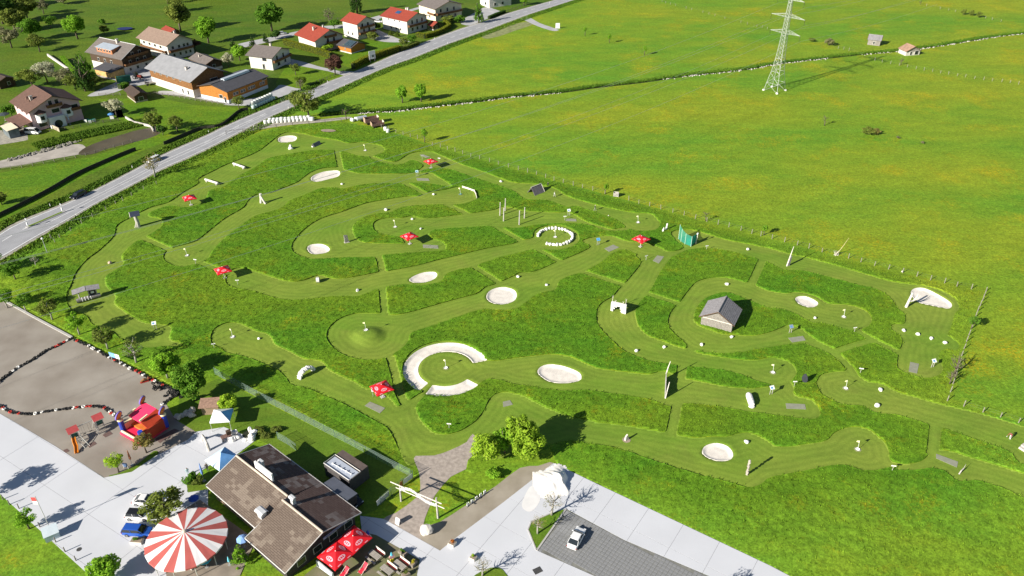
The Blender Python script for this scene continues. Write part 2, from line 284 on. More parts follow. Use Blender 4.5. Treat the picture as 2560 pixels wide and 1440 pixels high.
GRAVEL_PATH = [(1182,1085),(1167,1105),(1127,1125),(1085,1139),(1039,1140),(1037,1155),(1047,1180),(1051,1220),(1040,1245),(990,1282),(958,1298),(1002,1323),(1052,1352),(1058,1320),(1062,1297),(1077,1260),(1090,1235),(1127,1192),(1165,1173),(1170,1150),(1205,1120)]
DIRT_PATCH = [(1052,1352),(1060,1318),(1100,1305),(1170,1260),(1240,1215),(1300,1170),(1345,1165),(1384,1158),(1260,1256),(1140,1346),(1102,1376)]
AREA = [(-120,700),(10,652),(180,556),(400,432),(560,358),(690,318),(850,300),(960,322),(1100,369),(1300,427),(1500,482),(1700,536),(1900,590),(2100,641),(2300,692),(2470,722),(2425,860),(2380,998),(2560,1058),(2700,1105),(2850,1300),(2800,1520),(2000,1480),(1950,1428),(1500,1213),(1392,1160),(1375,1120),(1180,1185),(1172,1178),(1045,1200),(1035,1190),(880,1105),(760,1035),(650,975),(560,945),(470,985),(380,938),(190,840),(100,788),(0,735)]
MOUND = G(920, 841)
BUNKERS = {  # name: outline in photo pixels, label
 'b1': ([(695,350),(700,343),(722,339),(738,341),(742,346),(735,353),(715,356),(700,355)], 'small pale sand bunker at the far end nearest the bale row'),
 'b2': ([(777,447),(785,438),(810,429),(840,426),(850,431),(845,441),(820,448),(800,453),(785,453)], 'long oval sand bunker on the fairway above the big rough'),
 'b3': ([(768,622),(775,613),(795,610),(812,613),(824,622),(820,630),(800,635),(778,634)], 'oval sand bunker inside the sharp left bend below the round fairway'),
 'b4': ([(1023,700),(1035,690),(1060,681),(1085,680),(1093,687),(1085,698),(1060,706),(1035,706)], 'long oval sand bunker in the middle of the diagonal fairway'),
 'b5': ([(1216,742),(1222,729),(1240,720),(1262,718),(1285,725),(1292,738),(1285,752),(1262,760),(1238,759),(1222,752)], 'round sand bunker at the centre of the course'),
 'b6': ([(1344,930),(1352,917),(1375,911),(1410,916),(1445,930),(1454,944),(1445,953),(1410,958),(1375,954),(1355,943)], 'large oval sand bunker right of the ring bunker'),
 'b7': ([(1988,749),(1995,742),(2015,742),(2038,752),(2045,760),(2038,767),(2020,768),(1998,760)], 'small oval sand bunker near the fenced right edge'),
 'b8': ([(2277,735),(2285,722),(2310,721),(2345,737),(2375,756),(2379,767),(2368,771),(2330,764),(2295,755)], 'big leaf shaped sand bunker beside the forked trunk'),
 'b9': ([(1755,1130),(1763,1115),(1790,1108),(1818,1116),(1832,1133),(1828,1148),(1805,1153),(1780,1149),(1762,1140)], 'round sand bunker near the totem in the foreground'),
}
def ring_outline(a0, a1, ri, ro):      # part of the ring bunker around the hole, angles in degrees on the ground
    c = G(1115, 921); n = 40; o = []
    for i in range(n+1): a = R(a0+(a1-a0)*i/n); o.append((c.x+ro*math.cos(a), c.y+ro*math.sin(a)))
    for i in range(n, -1, -1): a = R(a0+(a1-a0)*i/n); o.append((c.x+ri*math.cos(a), c.y+ri*math.sin(a)))
    return o

# ------------------------------------------------------------ grid with signed distances
X0, X1, Y0, Y1, ST = -125.0, 125.0, 60.0, 275.0, 0.5
gx = np.arange(X0, X1+1e-6, ST); gy = np.arange(Y0, Y1+1e-6, ST); NX, NY = len(gx), len(gy)
GX, GY = np.meshgrid(gx, gy)                       # [NY,NX]
def sdf(poly, PX, PY):
    p = np.array([(q[0], q[1]) for q in poly]); a = p; b = np.roll(p, -1, 0)
    d = np.full(PX.shape, 1e9); ins = np.zeros(PX.shape, bool)
    for (ax, ay), (bx, by) in zip(a, b):
        ex, ey = bx-ax, by-ay; L = ex*ex+ey*ey+1e-12
        t = np.clip(((PX-ax)*ex+(PY-ay)*ey)/L, 0, 1)
        d = np.minimum(d, (PX-ax-t*ex)**2+(PY-ay-t*ey)**2)
        if ay != by:
            c = ((ay > PY) != (by > PY)) & (PX < (bx-ax)*(PY-ay)/(by-ay)+ax); ins ^= c
    d = np.sqrt(d); return np.where(ins, d, -d)
def grid_sdf(poly, margin=4.0):
    p = np.array([(q[0], q[1]) for q in poly]); out = np.full((NY, NX), -margin)
    i0, i1 = np.searchsorted(gx, (p[:,0].min()-margin, p[:,0].max()+margin)); j0, j1 = np.searchsorted(gy, (p[:,1].min()-margin, p[:,1].max()+margin))
    if i1 > i0 and j1 > j0: out[j0:j1, i0:i1] = np.maximum(sdf(poly, GX[j0:j1, i0:i1], GY[j0:j1, i0:i1]), -margin)
    return out
def stroke_poly(pts, w):
    p = [Vector((q[0], q[1])) for q in pts]; l = []; r = []
    for i, q in enumerate(p):
        d = (p[min(i+1, len(p)-1)]-p[max(i-1, 0)]).normalized(); n = Vector((-d.y, d.x))*w/2; l.append(q+n); r.append(q-n)
    return l+r[::-1]
fair = np.full((NY, NX), -4.0)
for k, pts in FW.items(): fair = np.maximum(fair, grid_sdf(spline([G(*p) for p in pts], True, 4)))
for pts, wd in PATHS: fair = np.maximum(fair, grid_sdf(stroke_poly(spline([G(*p) for p in pts], False, 4), wd)))
flat = np.full((NY, NX), -4.0)
for pl in (CONCRETE_W, CONCRETE_E, GRAVEL_LOT, DIRT_LOT, GRAVEL_PATH, DIRT_PATCH): flat = np.maximum(flat, grid_sdf(GL(pl)))
area = grid_sdf(GL(AREA))
flat = np.maximum(flat, -np.ones_like(flat)*4)
bk = {k: spline([G(*p) for p in v[0]], True, 5) for k, v in BUNKERS.items()}
bk['ra'] = ring_outline(18, 236, 5.6, 8.6); bk['rb'] = ring_outline(247, 322, 5.6, 8.6)
bsd = {k: grid_sdf(p, 3.0) for k, p in bk.items()}
ball = np.max(np.stack(list(bsd.values())), 0)
def sm(x, a, b): t = np.clip((x-a)/(b-a), 0, 1); return t*t*(3-2*t)
md = np.hypot(GX-MOUND.x, GY-MOUND.y)
HB = .85*(1-sm(md, 0.9, 4.3)) + .10*sm(ball, -2.0, -.2)*(1-sm(ball, -.2, .1))
wob = np.zeros_like(GX)
for a, b, c, d in ((.05,.031,.3,.05),(-.027,.064,1.7,.05),(.11,.083,2.2,.03),(.19,-.16,.4,.018)): wob += d*np.sin(a*GX+b*GY+c)
HB = HB + wob*sm(area, 0, 6)*(1-sm(flat, -6, -1))
HG = HB - .75*sm(ball, -.05, .75)
def hz(x, y):
    i = min(max(int((x-X0)/ST), 0), NX-2); j = min(max(int((y-Y0)/ST), 0), NY-2); u = (x-X0)/ST-i; v = (y-Y0)/ST-j
    if not (0 <= u <= 1 and 0 <= v <= 1): return 0.0
    return float(HG[j,i]*(1-u)*(1-v)+HG[j,i+1]*u*(1-v)+HG[j+1,i]*(1-u)*v+HG[j+1,i+1]*u*v)
def on(px, py, dz=0.0):
    p = G(px, py); return Vector((p.x, p.y, hz(p.x, p.y)+dz))
def march(f, Z, wall=None):
    """cells with f>0 as polygons; returns verts, tris(list). vertical skirts of depth wall along the contour"""
    idx = np.arange(NX*NY).reshape(NY, NX); F = f.ravel()
    a, b, c, d = idx[:-1,:-1], idx[:-1,1:], idx[1:,1:], idx[1:,:-1]
    q = np.stack([a, b, c, d], -1).reshape(-1, 4); ins = F[q] > 0; cnt = ins.sum(1)
    full = q[cnt == 4]; part = q[(cnt > 0) & (cnt < 4)]
    px, py, pz = GX.ravel(), GY.ravel(), Z.ravel()
    V = []; T = []; ev = {}; sk = []
    def edge(i, j):
        k = (i, j) if i < j else (j, i)
        if k not in ev:
            t = F[k[0]]/(F[k[0]]-F[k[1]]); ev[k] = NX*NY+len(V)
            V.append((px[k[0]]+t*(px[k[1]]-px[k[0]]), py[k[0]]+t*(py[k[1]]-py[k[0]]), pz[k[0]]+t*(pz[k[1]]-pz[k[0]])))
        return ev[k]
    for cell in part:
        o = []; cut = []
        for s in range(4):
            i, j = int(cell[s]), int(cell[(s+1) % 4])
            if F[i] > 0: o.append(i)
            if (F[i] > 0) != (F[j] > 0): e = edge(i, j); o.append(e); cut.append(e)
        for k in range(1, len(o)-1): T.append((o[0], o[k], o[k+1]))
        if len(cut) == 2: sk.append((cut[0], cut[1]))
    V = np.array(V).reshape(-1, 3); base = np.stack([px, py, pz], 1); allv = np.concatenate([base, V]) if len(V) else base
    tri = np.concatenate([full[:, [0,1,2]], full[:, [0,2,3]], np.array(T, int).reshape(-1, 3)])
    if wall and sk:
        sk = np.array(sk); n = len(allv); lo = allv.copy(); lo = lo[sk.ravel()]; lo[:,2] = -.02 if wall is True else lo[:,2]-wall
        if wall is True:
            gy_, gx_ = np.gradient(f); jj = np.clip(((lo[:,1]-Y0)/ST).round().astype(int), 0, NY-1); ii = np.clip(((lo[:,0]-X0)/ST).round().astype(int), 0, NX-1)
            gn = np.stack([gx_[jj,ii], gy_[jj,ii]], 1); gn /= np.linalg.norm(gn, axis=1)[:,None]+1e-9; lo[:,:2] += gn*.28
        allv = np.concatenate([allv, lo]); m = len(sk); A = n+2*np.arange(m); Bq = A+1
        tri = np.concatenate([tri, np.stack([sk[:,0], sk[:,1], Bq], 1), np.stack([sk[:,0], Bq, A], 1)])
    used = np.unique(tri); rm = np.full(len(allv), -1); rm[used] = np.arange(len(used))
    return allv[used], rm[tri], used
# ------------------------------------------------------------ grass materials
MG, MY = (.105,.255,.018), (.225,.290,.018)
MEADOW = grass_mat('meadow', MG, MY, (.44,.32,.008), .95, .44, .10, big=.020, gscale=2.0)
FAIR = grass_mat('mown_turf', (.140,.250,.025), (.190,.262,.036), (.2,.25,.03), .2, .16, .02, stripes=True, big=.06, gscale=3.5, dry=(.19,.20,.045), dryamt=.3)
ROUGH = grass_mat('tall_grass', (.066,.192,.010), (.125,.222,.012), (.28,.23,.008), .55, .45, .10, big=.05, gscale=2.6, blend=(MG, MY))
BLADE = grass_mat('grass_blades', (.070,.205,.010), (.135,.240,.014), (.34,.27,.010), .6, .25, 0, islands=True, big=.05, blend=(MG, MY))
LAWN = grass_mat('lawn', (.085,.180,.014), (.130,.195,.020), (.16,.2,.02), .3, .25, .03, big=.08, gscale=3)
VILL = grass_mat('village_meadow', (.060,.135,.011), (.110,.165,.015), (.16,.16,.02), .3, .4, .1, big=.035, gscale=1.4, dry=(.12,.13,.03), dryamt=.4)

# ------------------------------------------------------------ ground sheet with the fine grid in its middle
idx = np.arange(NX*NY).reshape(NY, NX)
Fq = np.stack([idx[:-1,:-1], idx[:-1,1:], idx[1:,1:], idx[1:,:-1]], -1).reshape(-1, 4)
Vg = np.stack([GX.ravel(), GY.ravel(), (HG-.0).ravel()], 1)
FARV = []; FARF = []
def ringquads():
    xs = [-4000, -900, -420, X0, X1, 420, 900, 4000]; ys = [-4000, -300, Y0, Y1, 420, 620, 1200, 5000]; n0 = len(Vg)
    for y in ys:
        for x in xs: FARV.append((x, y, 0))
    for j in range(len(ys)-1):
        for i in range(len(xs)-1):
            if xs[i] == X0 and ys[j] == Y0: continue
            a = n0+j*len(xs)+i; FARF.append((a, a+1, a+1+len(xs), a+len(xs)))
ringquads()
me = fastmesh('ground', np.concatenate([Vg, np.array(FARV)]), np.concatenate([Fq, np.array(FARF)]), MEADOW, True)
tag(link('ground', me, MEADOW), 'wide flat green valley meadow with yellow buttercup patches', kind='structure')
v, t, used = march(np.where(area > -3, fair, -4), HG+.03, .08)
me = fastmesh('mown_fairway', v, t, FAIR, True)
at = me.attributes.new('edge', 'FLOAT', 'POINT'); fe = np.maximum(sdf([(0,0),(1,0),(1,1)], v[:1,0], v[:1,1]), 0)
ij = (np.clip(((v[:,1]-Y0)/ST).round().astype(int), 0, NY-1), np.clip(((v[:,0]-X0)/ST).round().astype(int), 0, NX-1))
at.data.foreach_set('value', np.maximum(fair[ij], 0).astype(np.float32))
tag(link('mown_fairway', me, FAIR), 'short mown pale green fairways winding between tall grass', kind='structure')
# tall grass standing beside the fairways: a raised shaggy body with real blades on it
rough = np.minimum(np.minimum(area, -fair), -flat)
rough = np.minimum(rough, -(1.2-np.hypot(GX-G(2014,958).x, GY-G(2014,958).y))*0+9)
RH = HG + .21*sm(area, 0.0, 6.0) + NR.uniform(-.09, .09, HG.shape)*sm(area, 0, 3)
v, t, used = march(rough, RH, True)
me = fastmesh('tall_grass', v, t, ROUGH, False)
def edge_attr(me, V, arr):
    ij = (np.clip(((V[:,1]-Y0)/ST).round().astype(int), 0, NY-1), np.clip(((V[:,0]-X0)/ST).round().astype(int), 0, NX-1))
    me.attributes.new('edge', 'FLOAT', 'POINT').data.foreach_set('value', arr[ij].astype(np.float32))
blendd = grid_sdf(GL([(150,640),(300,520),(600,380),(720,325),(900,330),(1100,385),(1500,500),(1640,545),(1900,640),(2200,720),(2250,800),(2240,930),(2040,960),(2300,1080),(2330,1180),(1900,1240),(1600,1170),(1380,1100),(1010,1150),(700,970),(540,880),(300,860),(200,800),(150,740)]), 14.0)
edge_attr(me, v, blendd)
tag(link('tall_grass', me, ROUGH), 'tall dark green unmown grass filling the land between fairways', 'grass', kind='stuff')
# blades
def scatter_blades(name, label, mask_fn, n, hmin, hmax, wid, mat, zbase, region, per=3):
    x = NR.uniform(region[0], region[1], n); y = NR.uniform(region[2], region[3], n)
    keep = mask_fn(x, y); x, y = x[keep], y[keep]; n = len(x); z = zbase(x, y)
    A = NR.uniform(0, 2*np.pi, (n, per)); L = NR.uniform(.05, .28, (n, per)); H = NR.uniform(hmin, hmax, (n, per)); W = NR.uniform(.5, 1.0, (n, per))*wid
    bx = x[:,None]+NR.uniform(-.12, .12, (n, per)); by = y[:,None]+NR.uniform(-.12, .12, (n, per)); bz = np.repeat(z[:,None], per, 1)
    ca, sa = np.cos(A), np.sin(A)
    P0 = np.stack([bx-sa*W/2, by+ca*W/2, bz-.1], -1); P1 = np.stack([bx+sa*W/2, by-ca*W/2, bz-.1], -1); P2 = np.stack([bx+ca*L, by+sa*L, bz+H], -1)
    V = np.stack([P0, P1, P2], 2).reshape(-1, 3); F = np.arange(len(V)).reshape(-1, 3)
    me = fastmesh(name, V, F, mat); edge_attr(me, V, blendd)
    return tag(link(name, me, mat), label, 'grass', kind='stuff')
def lut(arr):
    def f(x, y):
        i = np.clip(((x-X0)/ST).astype(int), 0, NX-1); j = np.clip(((y-Y0)/ST).astype(int), 0, NY-1); return arr[j, i]
    return f
lr, lh, la = lut(rough), lut(RH), lut(area)
scatter_blades('grass_blades', 'shaggy blades on top of the tall rough grass', lambda x, y: (lr(x, y) > .12) & (la(x, y) > 1.5), 330000, .06, .22, .14, BLADE, lh, (X0, X1, Y0, Y1))

# ------------------------------------------------------------ bunkers
SAND = M('bunker_sand', (.70,.655,.59), .9, .10, .9, .02, bscale=9)
def bunker(poly, label):
    p = np.array([(q[0], q[1]) for q in poly]); c = p.mean(0)
    x0, x1, y0, y1 = p[:,0].min()-.4, p[:,0].max()+.4, p[:,1].min()-.4, p[:,1].max()+.4
    s = .3; xs = np.arange(x0, x1+s, s); ys = np.arange(y0, y1+s, s); PX, PY = np.meshgrid(xs, ys); d = sdf(poly, PX, PY)
    return p, PX, PY, d
_g = (GX, GY, NX, NY)
for k, poly in bk.items():
    p, PX, PY, d = bunker(poly, k)
    GX, GY = PX, PY; NY, NX = PX.shape
    Z = .05 - .30*sm(d, -.02, .7) + NR.uniform(-.012, .012, d.shape)
    v, t, _ = march(d, Z, .25)
    GX, GY, NX, NY = _g
    base = hz(*p.mean(0)) + .75 if k[0] == 'b' else 0.0
    v[:,2] += base if abs(base) < .3 else 0
    lab = BUNKERS[k][1] if k in BUNKERS else ('long curved arc of the white ring bunker around the hole' if k == 'ra' else 'short curved arc of the ring bunker on its near side')
    me = fastmesh('sand_bunker', v, t, SAND, True)
    tag(link('sand_bunker', me, SAND), lab, 'bunker', 'white sand bunkers on the course', kind='structure')
# ------------------------------------------------------------ road, yards, paths, water
def sheet(name, pts, z, mat, label=None, th=None):
    m = MB()
    if th: m.prism([(p[0], p[1]) for p in pts], z-th, z)
    else: m.poly([(p[0], p[1], z) for p in pts])
    me = m.mesh(name)
    if me.polygons and me.polygons[0].normal.z < 0 and not th: me.flip_normals()
    return tag(link(name, me, mat), label, kind='structure')
def resample(pts, step):
    out = [Vector(pts[0])]; acc = 0
    P = [Vector(p) for p in pts]
    for a, b in zip(P, P[1:]):
        L = (b-a).length; d = step-acc
        while d <= L: out.append(a+(b-a)*(d/L)); d += step
        acc = (L-(d-step))
    return out
def resample_n(pts, n):
    P = [Vector(p) for p in pts]; S = [0.0]
    for a, b in zip(P, P[1:]): S.append(S[-1]+(b-a).length)
    out = []; k = 0
    for i in range(n):
        s = S[-1]*i/(n-1)
        while k < len(P)-2 and S[k+1] < s: k += 1
        L = S[k+1]-S[k]; out.append(P[k]+(P[k+1]-P[k])*((s-S[k])/L if L else 0))
    return out
ROAD_U = [(-120,642),(0,585),(42,560),(175,505),(250,470),(362,412),(410,387),(470,360),(522,337),(562,317),(640,283),(722,250),(780,226),(820,206),(877,184),(965,147),(1015,125),(1080,100),(1152,73),(1240,45),(1280,31),(1375,4),(1450,-16),(1560,-45)]
ROAD_L = [(-120,705),(0,646),(75,602),(175,546),(250,503),(350,452),(400,425),(475,392),(542,360),(640,309),(717,273),(815,233),(890,200),(965,168),(1030,145),(1115,111),(1202,80),(1280,51),(1330,33),(1430,1),(1500,-20),(1610,-50)]
ru = spline(GL(ROAD_U), False, 4); rl = spline(GL(ROAD_L), False, 4)
RN = 120; ru = resample_n(ru, RN); rl = resample_n(rl, RN)
ASPH = M('asphalt', (.32,.325,.34), .85, .10, .35, .01, bscale=30); LINE = M('road_paint', (.80,.80,.79), .6, .06, 1.5)
SHOULD = M('gravel_shoulder', (.33,.31,.26), .9, .25, .9, .03)
def strip(name, A, B, z, mat, label=None, kind='structure', parent=None):
    V = [(p[0], p[1], z) for p in A]+[(p[0], p[1], z) for p in B]; n = len(A); m = MB(); m.add(V, [(i, i+1, n+i+1, n+i) for i in range(n-1)])
    me = m.mesh(name)
    if me.polygons[0].normal.z < 0: me.flip_normals()
    o = link(name, me, mat, parent)
    if kind and not parent: tag(o, label, kind=kind)
    return o
def lerp(A, B, t): return [a+(b-a)*t for a, b in zip(A, B)]
strip('road_shoulder', lerp(ru, rl, -.09), lerp(ru, rl, 1.09), .035, SHOULD, 'narrow grey gravel shoulder along both road edges')
road = strip('road', ru, rl, .06, ASPH, 'light grey two lane valley road running to the far left')
for t0, t1 in ((.035,.055), (.945,.965)): strip('edge_line', lerp(ru, rl, t0), lerp(ru, rl, t1), .066, LINE, parent=road)
ca, cb = lerp(ru, rl, .49), lerp(ru, rl, .51)
for i in range(26, RN-2, 2): strip('centre_dash', ca[i:i+2], cb[i:i+2], .066, LINE, parent=road)
for t0 in (.43, .62): strip('lane_line', lerp(ru, rl, t0)[8:36], lerp(ru, rl, t0+.018)[8:36], .066, LINE, parent=road)
for i in range(0, 8, 2): strip('lane_dash', lerp(ru, rl, .36)[i:i+2], lerp(ru, rl, .38)[i:i+2], .066, LINE, parent=road)
# land on the village side of the road
far = [Vector((400, 620, 0)), Vector((400, 900, 0)), Vector((-900, 900, 0)), Vector((-900, 100, 0)), Vector((-220, 120, 0))]
sheet('village_land', [Vector((p.x, p.y, 0)) for p in lerp(ru, rl, -.09)]+far, .012, VILL, 'darker green meadow and gardens on the village side of the road')
GARD = grass_mat('garden_grass', (.075,.185,.010), (.125,.215,.012), (.3,.25,.01), .5, .4, .1, big=.05, gscale=1.6)
for pts, lab in (([(-80,590),(0,555),(190,452),(350,380),(420,352),(540,318),(640,278),(600,270),(480,262),(400,245),(245,248),(300,300),(385,318),(330,360),(230,392),(0,432),(-80,448)], 'bright green field between stream and road'), ([(700,262),(775,228),(868,186),(845,180),(720,160),(690,205)], 'bright lawn between driveway and road'), ([(890,175),(1010,124),(1000,106),(900,100),(860,130),(850,160)], 'garden lawns behind the road hedge'), ([(230,300),(310,292),(300,262),(240,262),(200,285)], 'guesthouse lawn')): sheet('garden_grass', GL(pts), .02, GARD, lab)
YARD = M('yard_asphalt', (.40,.40,.41), .9, .14, .25, .01); DIRT = M('packed_dirt', (.225,.195,.162), .95, .16, .13, .02, bscale=6, col2=(.335,.305,.265), detail=7)
yards = [('yard', [(218,240),(258,220),(292,203),(262,196),(240,186),(262,176),(320,170),(350,168),(385,176),(402,190),(388,206),(345,214),(312,222),(290,230),(258,238)], 'grey farm yard in front of the dark farmhouse'),
 ('forecourt', [(640,262),(560,262),(600,250),(660,240),(688,222),(702,212),(738,220),(782,228),(770,238),(722,252),(706,262),(690,240)], 'grey paved forecourt in front of the orange barn'),
 ('farm_track', [(398,228),(430,228),(475,234),(520,244),(570,254),(575,260),(520,252),(470,242),(420,237),(396,236)], 'narrow farm track behind the wooden fence'),
 ('driveway', [(722,146),(760,155),(800,167),(850,178),(885,179),(872,190),(862,190),(820,178),(740,163),(705,162)], 'straight driveway between hedge and lawn'),
 ('house_yard', [(918,92),(935,72),(965,84),(1000,98),(1025,104),(985,106),(950,103)], 'curved grey yard below the white house with red roof'),
 ('top_yard', [(1150,55),(1190,30),(1215,18),(1245,26),(1255,33),(1205,52),(1175,64)], 'paved yard by the poplar at the top'),
 ('village_lane', [(590,112),(640,100),(700,88),(760,74),(800,66),(870,60),(950,38),(1000,30),(1060,14),(1062,18),(1000,36),(955,45),(880,68),(800,73),(760,82),(700,98),(650,110),(600,120)], 'narrow lane behind the row of houses'),
 ('hotel_yard', [(-60,330),(0,312),(40,300),(60,318),(70,345),(60,352),(0,362),(-60,372)], 'pale gravel yard beside the pink guesthouse'),
 ('field_track', [(566,322),(640,312),(720,304),(800,299),(870,292),(872,297),(800,306),(720,313),(640,325),(580,335)], 'narrow dirt track past the bale row'),
 ('field_spur', [(1310,38),(1322,42),(1350,58),(1390,72),(1396,76),(1380,77),(1345,66),(1316,53),(1296,45)], 'short gravel spur leading to the white box')]
for n, p, lab in yards: sheet(n, spline(GL(p), True, 3) if n != 'driveway' else GL(p), .03, YARD if n not in ('field_track', 'hotel_yard') else SHOULD, lab)
WATER = M('brown_water', (.10,.08,.045), .3, .3, .12, .012, spec=.2, bscale=1.2)
BANK = M('gravel_bar', (.38,.35,.31), .95, .18, .3, .04)
sheet('pond_water', spline(GL([(196,385),(215,368),(255,352),(300,338),(345,325),(385,320),(403,330),(380,343),(330,357),(270,372),(228,386)]), True, 3), .028, WATER, 'brown shallow stream pool below the guesthouse garden')
sheet('gravel_bar', spline(GL([(-60,415),(0,402),(60,388),(140,370),(196,360),(215,370),(205,384),(130,398),(60,412),(0,420),(-60,432)]), True, 3), .024, BANK, 'pale gravel bar beside the stream pool')
sheet('bare_soil', spline(GL([(803,327),(815,325),(832,326),(840,329),(828,332),(808,331)]), True, 3), .03+.3, M('bare_soil', (.30,.24,.18), .95, .2, .5), 'small bare soil patch by the far bunker')
sheet('spoil_patch', spline(GL([(1205,88),(1240,72),(1285,60),(1325,54),(1330,62),(1290,76),(1250,90),(1215,97)]), True, 3), .02, M('stony_verge', (.22,.24,.10), .95, .3, .5), 'stony roadside patch of thin grass')
# paved ground around the restaurant
sheet('dirt_lot', GL(DIRT_LOT), .03, DIRT, 'packed brown gravel lot with the tyre track')
GRAV = M('chip_gravel', (.36,.31,.27), .95, .22, 1.5, .03, bscale=12)
sheet('gravel_path', spline(GL(GRAVEL_PATH), True, 2), .034, GRAV, 'pinkish gravel path from the paved yard to the course')
sheet('dirt_patch', spline(GL(DIRT_PATCH), True, 2), .036, M('trodden_soil', (.27,.235,.18), .95, .2, .35, .02, col2=(.35,.31,.25)), 'trodden bare soil beside the paved drive')
CONC = M('concrete', (.56,.575,.61), .85, .05, .12, .004, bscale=14); JOINT = M('joint', (.30,.30,.31), .95, .1, 3)
def clip(poly, a, b):                   # keep the part of a polygon left of a->b
    out = []; n = len(poly)
    def sd_(p): return (b[0]-a[0])*(p[1]-a[1])-(b[1]-a[1])*(p[0]-a[0])
    for i in range(n):
        p, q = poly[i], poly[(i+1) % n]; sp, sq = sd_(p), sd_(q)
        if sp >= 0: out.append(p)
        if (sp > 0 > sq) or (sp < 0 < sq): t = sp/(sp-sq); out.append((p[0]+t*(q[0]-p[0]), p[1]+t*(q[1]-p[1])))
    return out
def slabs(name, poly, org, ang, sx, sy, gap, label):
    P = [(p[0], p[1]) for p in poly]; c, s = math.cos(ang), math.sin(ang)
    loc = [((p[0]-org[0])*c+(p[1]-org[1])*s, -(p[0]-org[0])*s+(p[1]-org[1])*c) for p in P]
    base = sheet(name, poly, .04, JOINT, label)
    x0, x1 = min(p[0] for p in loc), max(p[0] for p in loc); y0, y1 = min(p[1] for p in loc), max(p[1] for p in loc)
    for i in range(math.floor(x0/sx), math.ceil(x1/sx)):
        for j in range(math.floor(y0/sy), math.ceil(y1/sy)):
            q = loc; a, b, g, h = i*sx+gap/2, (i+1)*sx-gap/2, j*sy+gap/2, (j+1)*sy-gap/2
            for e0, e1 in (((a,g),(b,g)),((b,g),(b,h)),((b,h),(a,h)),((a,h),(a,g))):
                q = clip(q, e0, e1)
                if len(q) < 3: break
            if len(q) < 3: continue
            A = abs(sum(q[k][0]*q[(k+1) % len(q)][1]-q[(k+1) % len(q)][0]*q[k][1] for k in range(len(q))))/2
            if A < .3: continue
            w_ = [(org[0]+p[0]*c-p[1]*s, org[1]+p[0]*s+p[1]*c) for p in q]
            m = MB(); m.add([(x, y, .065) for x, y in w_]+[(x, y, .03) for x, y in w_], [tuple(range(len(w_)))]+[(k, len(w_)+k, len(w_)+(k+1) % len(w_), (k+1) % len(w_)) for k in range(len(w_))])
            me = m.mesh('slab')
            for pl in me.polygons:
                if pl.index == 0 and pl.normal.z < 0: me.flip_normals(); break
            link('slab', me, CONC, base)
    return base
o = G(0,1034); slabs('paved_lot', GL(CONCRETE_W), o, hd(o, G(260,1195)), 12.0, 6.2, .05, 'pale concrete parking lot at the lower left')
o = G(1384,1158); slabs('paved_drive', GL(CONCRETE_E), o, hd(o, G(1920,1412)), 6.0, 5.4, .05, 'pale concrete drive in big slabs at the bottom')
# grid paving where the white coupe stands: the nearest pavers single, the rest joined
PAV = M('grass_paver', (.235,.24,.245), .95, .22, .5, .012)
o = G(1415,1273); e = G(1560,1350); ang = hd(o, e); lotp = [(p[0], p[1]) for p in GL(GRAVEL_LOT)]
lot = sheet('paver_lot', GL(GRAVEL_LOT), .042, M('paver_joint', (.19,.19,.17), .95, .3, .8), 'grey grid paved parking bay with worn edges')
c, s = math.cos(ang), math.sin(ang); cells = []
inside = lambda x, y: sdf(lotp, np.array([x]), np.array([y]))[0]
xs = np.arange(-2, 40, .62); ys = np.arange(-24, 6, .62); LX, LY = np.meshgrid(xs, ys); WX = o.x+LX*c-LY*s; WY = o.y+LX*s+LY*c
D = sdf(lotp, WX, WY); sel = [(WX[i, j], WY[i, j]) for i, j in zip(*np.where(D > .36))]
sel.sort(key=lambda p: p[1]); sel_vis = [p for p in sel if p[1] > 73.5 and p[0] < 45]
mb = MB(); mb.box(0, 0, .03, .56, .56, .05); pm = mb.mesh('paver')
single = set(sel_vis[:300]); rest = MB()
for x, y in sel:
    if (x, y) in single: link('paver', pm, PAV, lot, (x, y, .005+rng.uniform(-.006,.006)), ang+rng.uniform(-.02,.02))
    else: rest.box(x, y, .035+rng.uniform(-.006,.006), .56, .56, .05, ang+rng.uniform(-.02,.02))
tag(rest.obj('pavers', PAV, lot), kind='stuff')
# kerbs
KERB = M('kerb_stone', (.42,.41,.39), .9, .12, 1)
def kerb(pts, label, w_=.28, h=.12, mat=None):
    P = GL(pts); m = MB()
    for a, b in zip(P, P[1:]): m.box((a.x+b.x)/2, (a.y+b.y)/2, h/2+.03, (b-a).length+.02, w_, h, hd(a, b))
    return tag(m.obj('kerb', mat or KERB), label, kind='structure')
kerb([(-60,712),(0,746),(90,796),(180,844)], 'long concrete kerb between dirt lot and tree row', .5, .18)
kerb([(1415,1273),(1342,1377)], 'thin kerb at the short end of the paver bay')
kerb([(1380,1283),(1328,1305),(1320,1325),(1335,1362),(1341,1376)], 'curved kerb round the small grass island', .18)
sheet('grass_island', GL([(1415,1273),(1381,1284),(1330,1306),(1322,1325),(1336,1360),(1343,1375)]), .11, LAWN, 'small triangular grass island with two bare trees')
sheet('grass_corner', spline(GL([(1180,1445),(1215,1424),(1245,1420),(1262,1432),(1270,1460),(1180,1465)]), True, 3), .12, LAWN, 'small grass corner at the bottom edge')
sheet('lawn', spline(GL([(272,1190),(300,1182),(345,1160),(385,1128),(395,1138),(350,1168),(325,1184),(290,1196)]), True, 3), .055, LAWN, 'grass strip between dirt lot and concrete')
sheet('kerb_lawn', GL([(467,1213),(520,1180),(560,1180),(555,1215),(520,1224),(470,1232)]), .078, LAWN, 'small lawn at the restaurant corner')
sheet('restaurant_lawn', GL([(545,946),(1028,1192),(938,1276),(905,1290),(676,1112),(640,1098),(600,1078),(560,1066),(490,1080),(442,1046),(450,988)]), .02, LAWN, 'garden lawn inside the mesh fence')
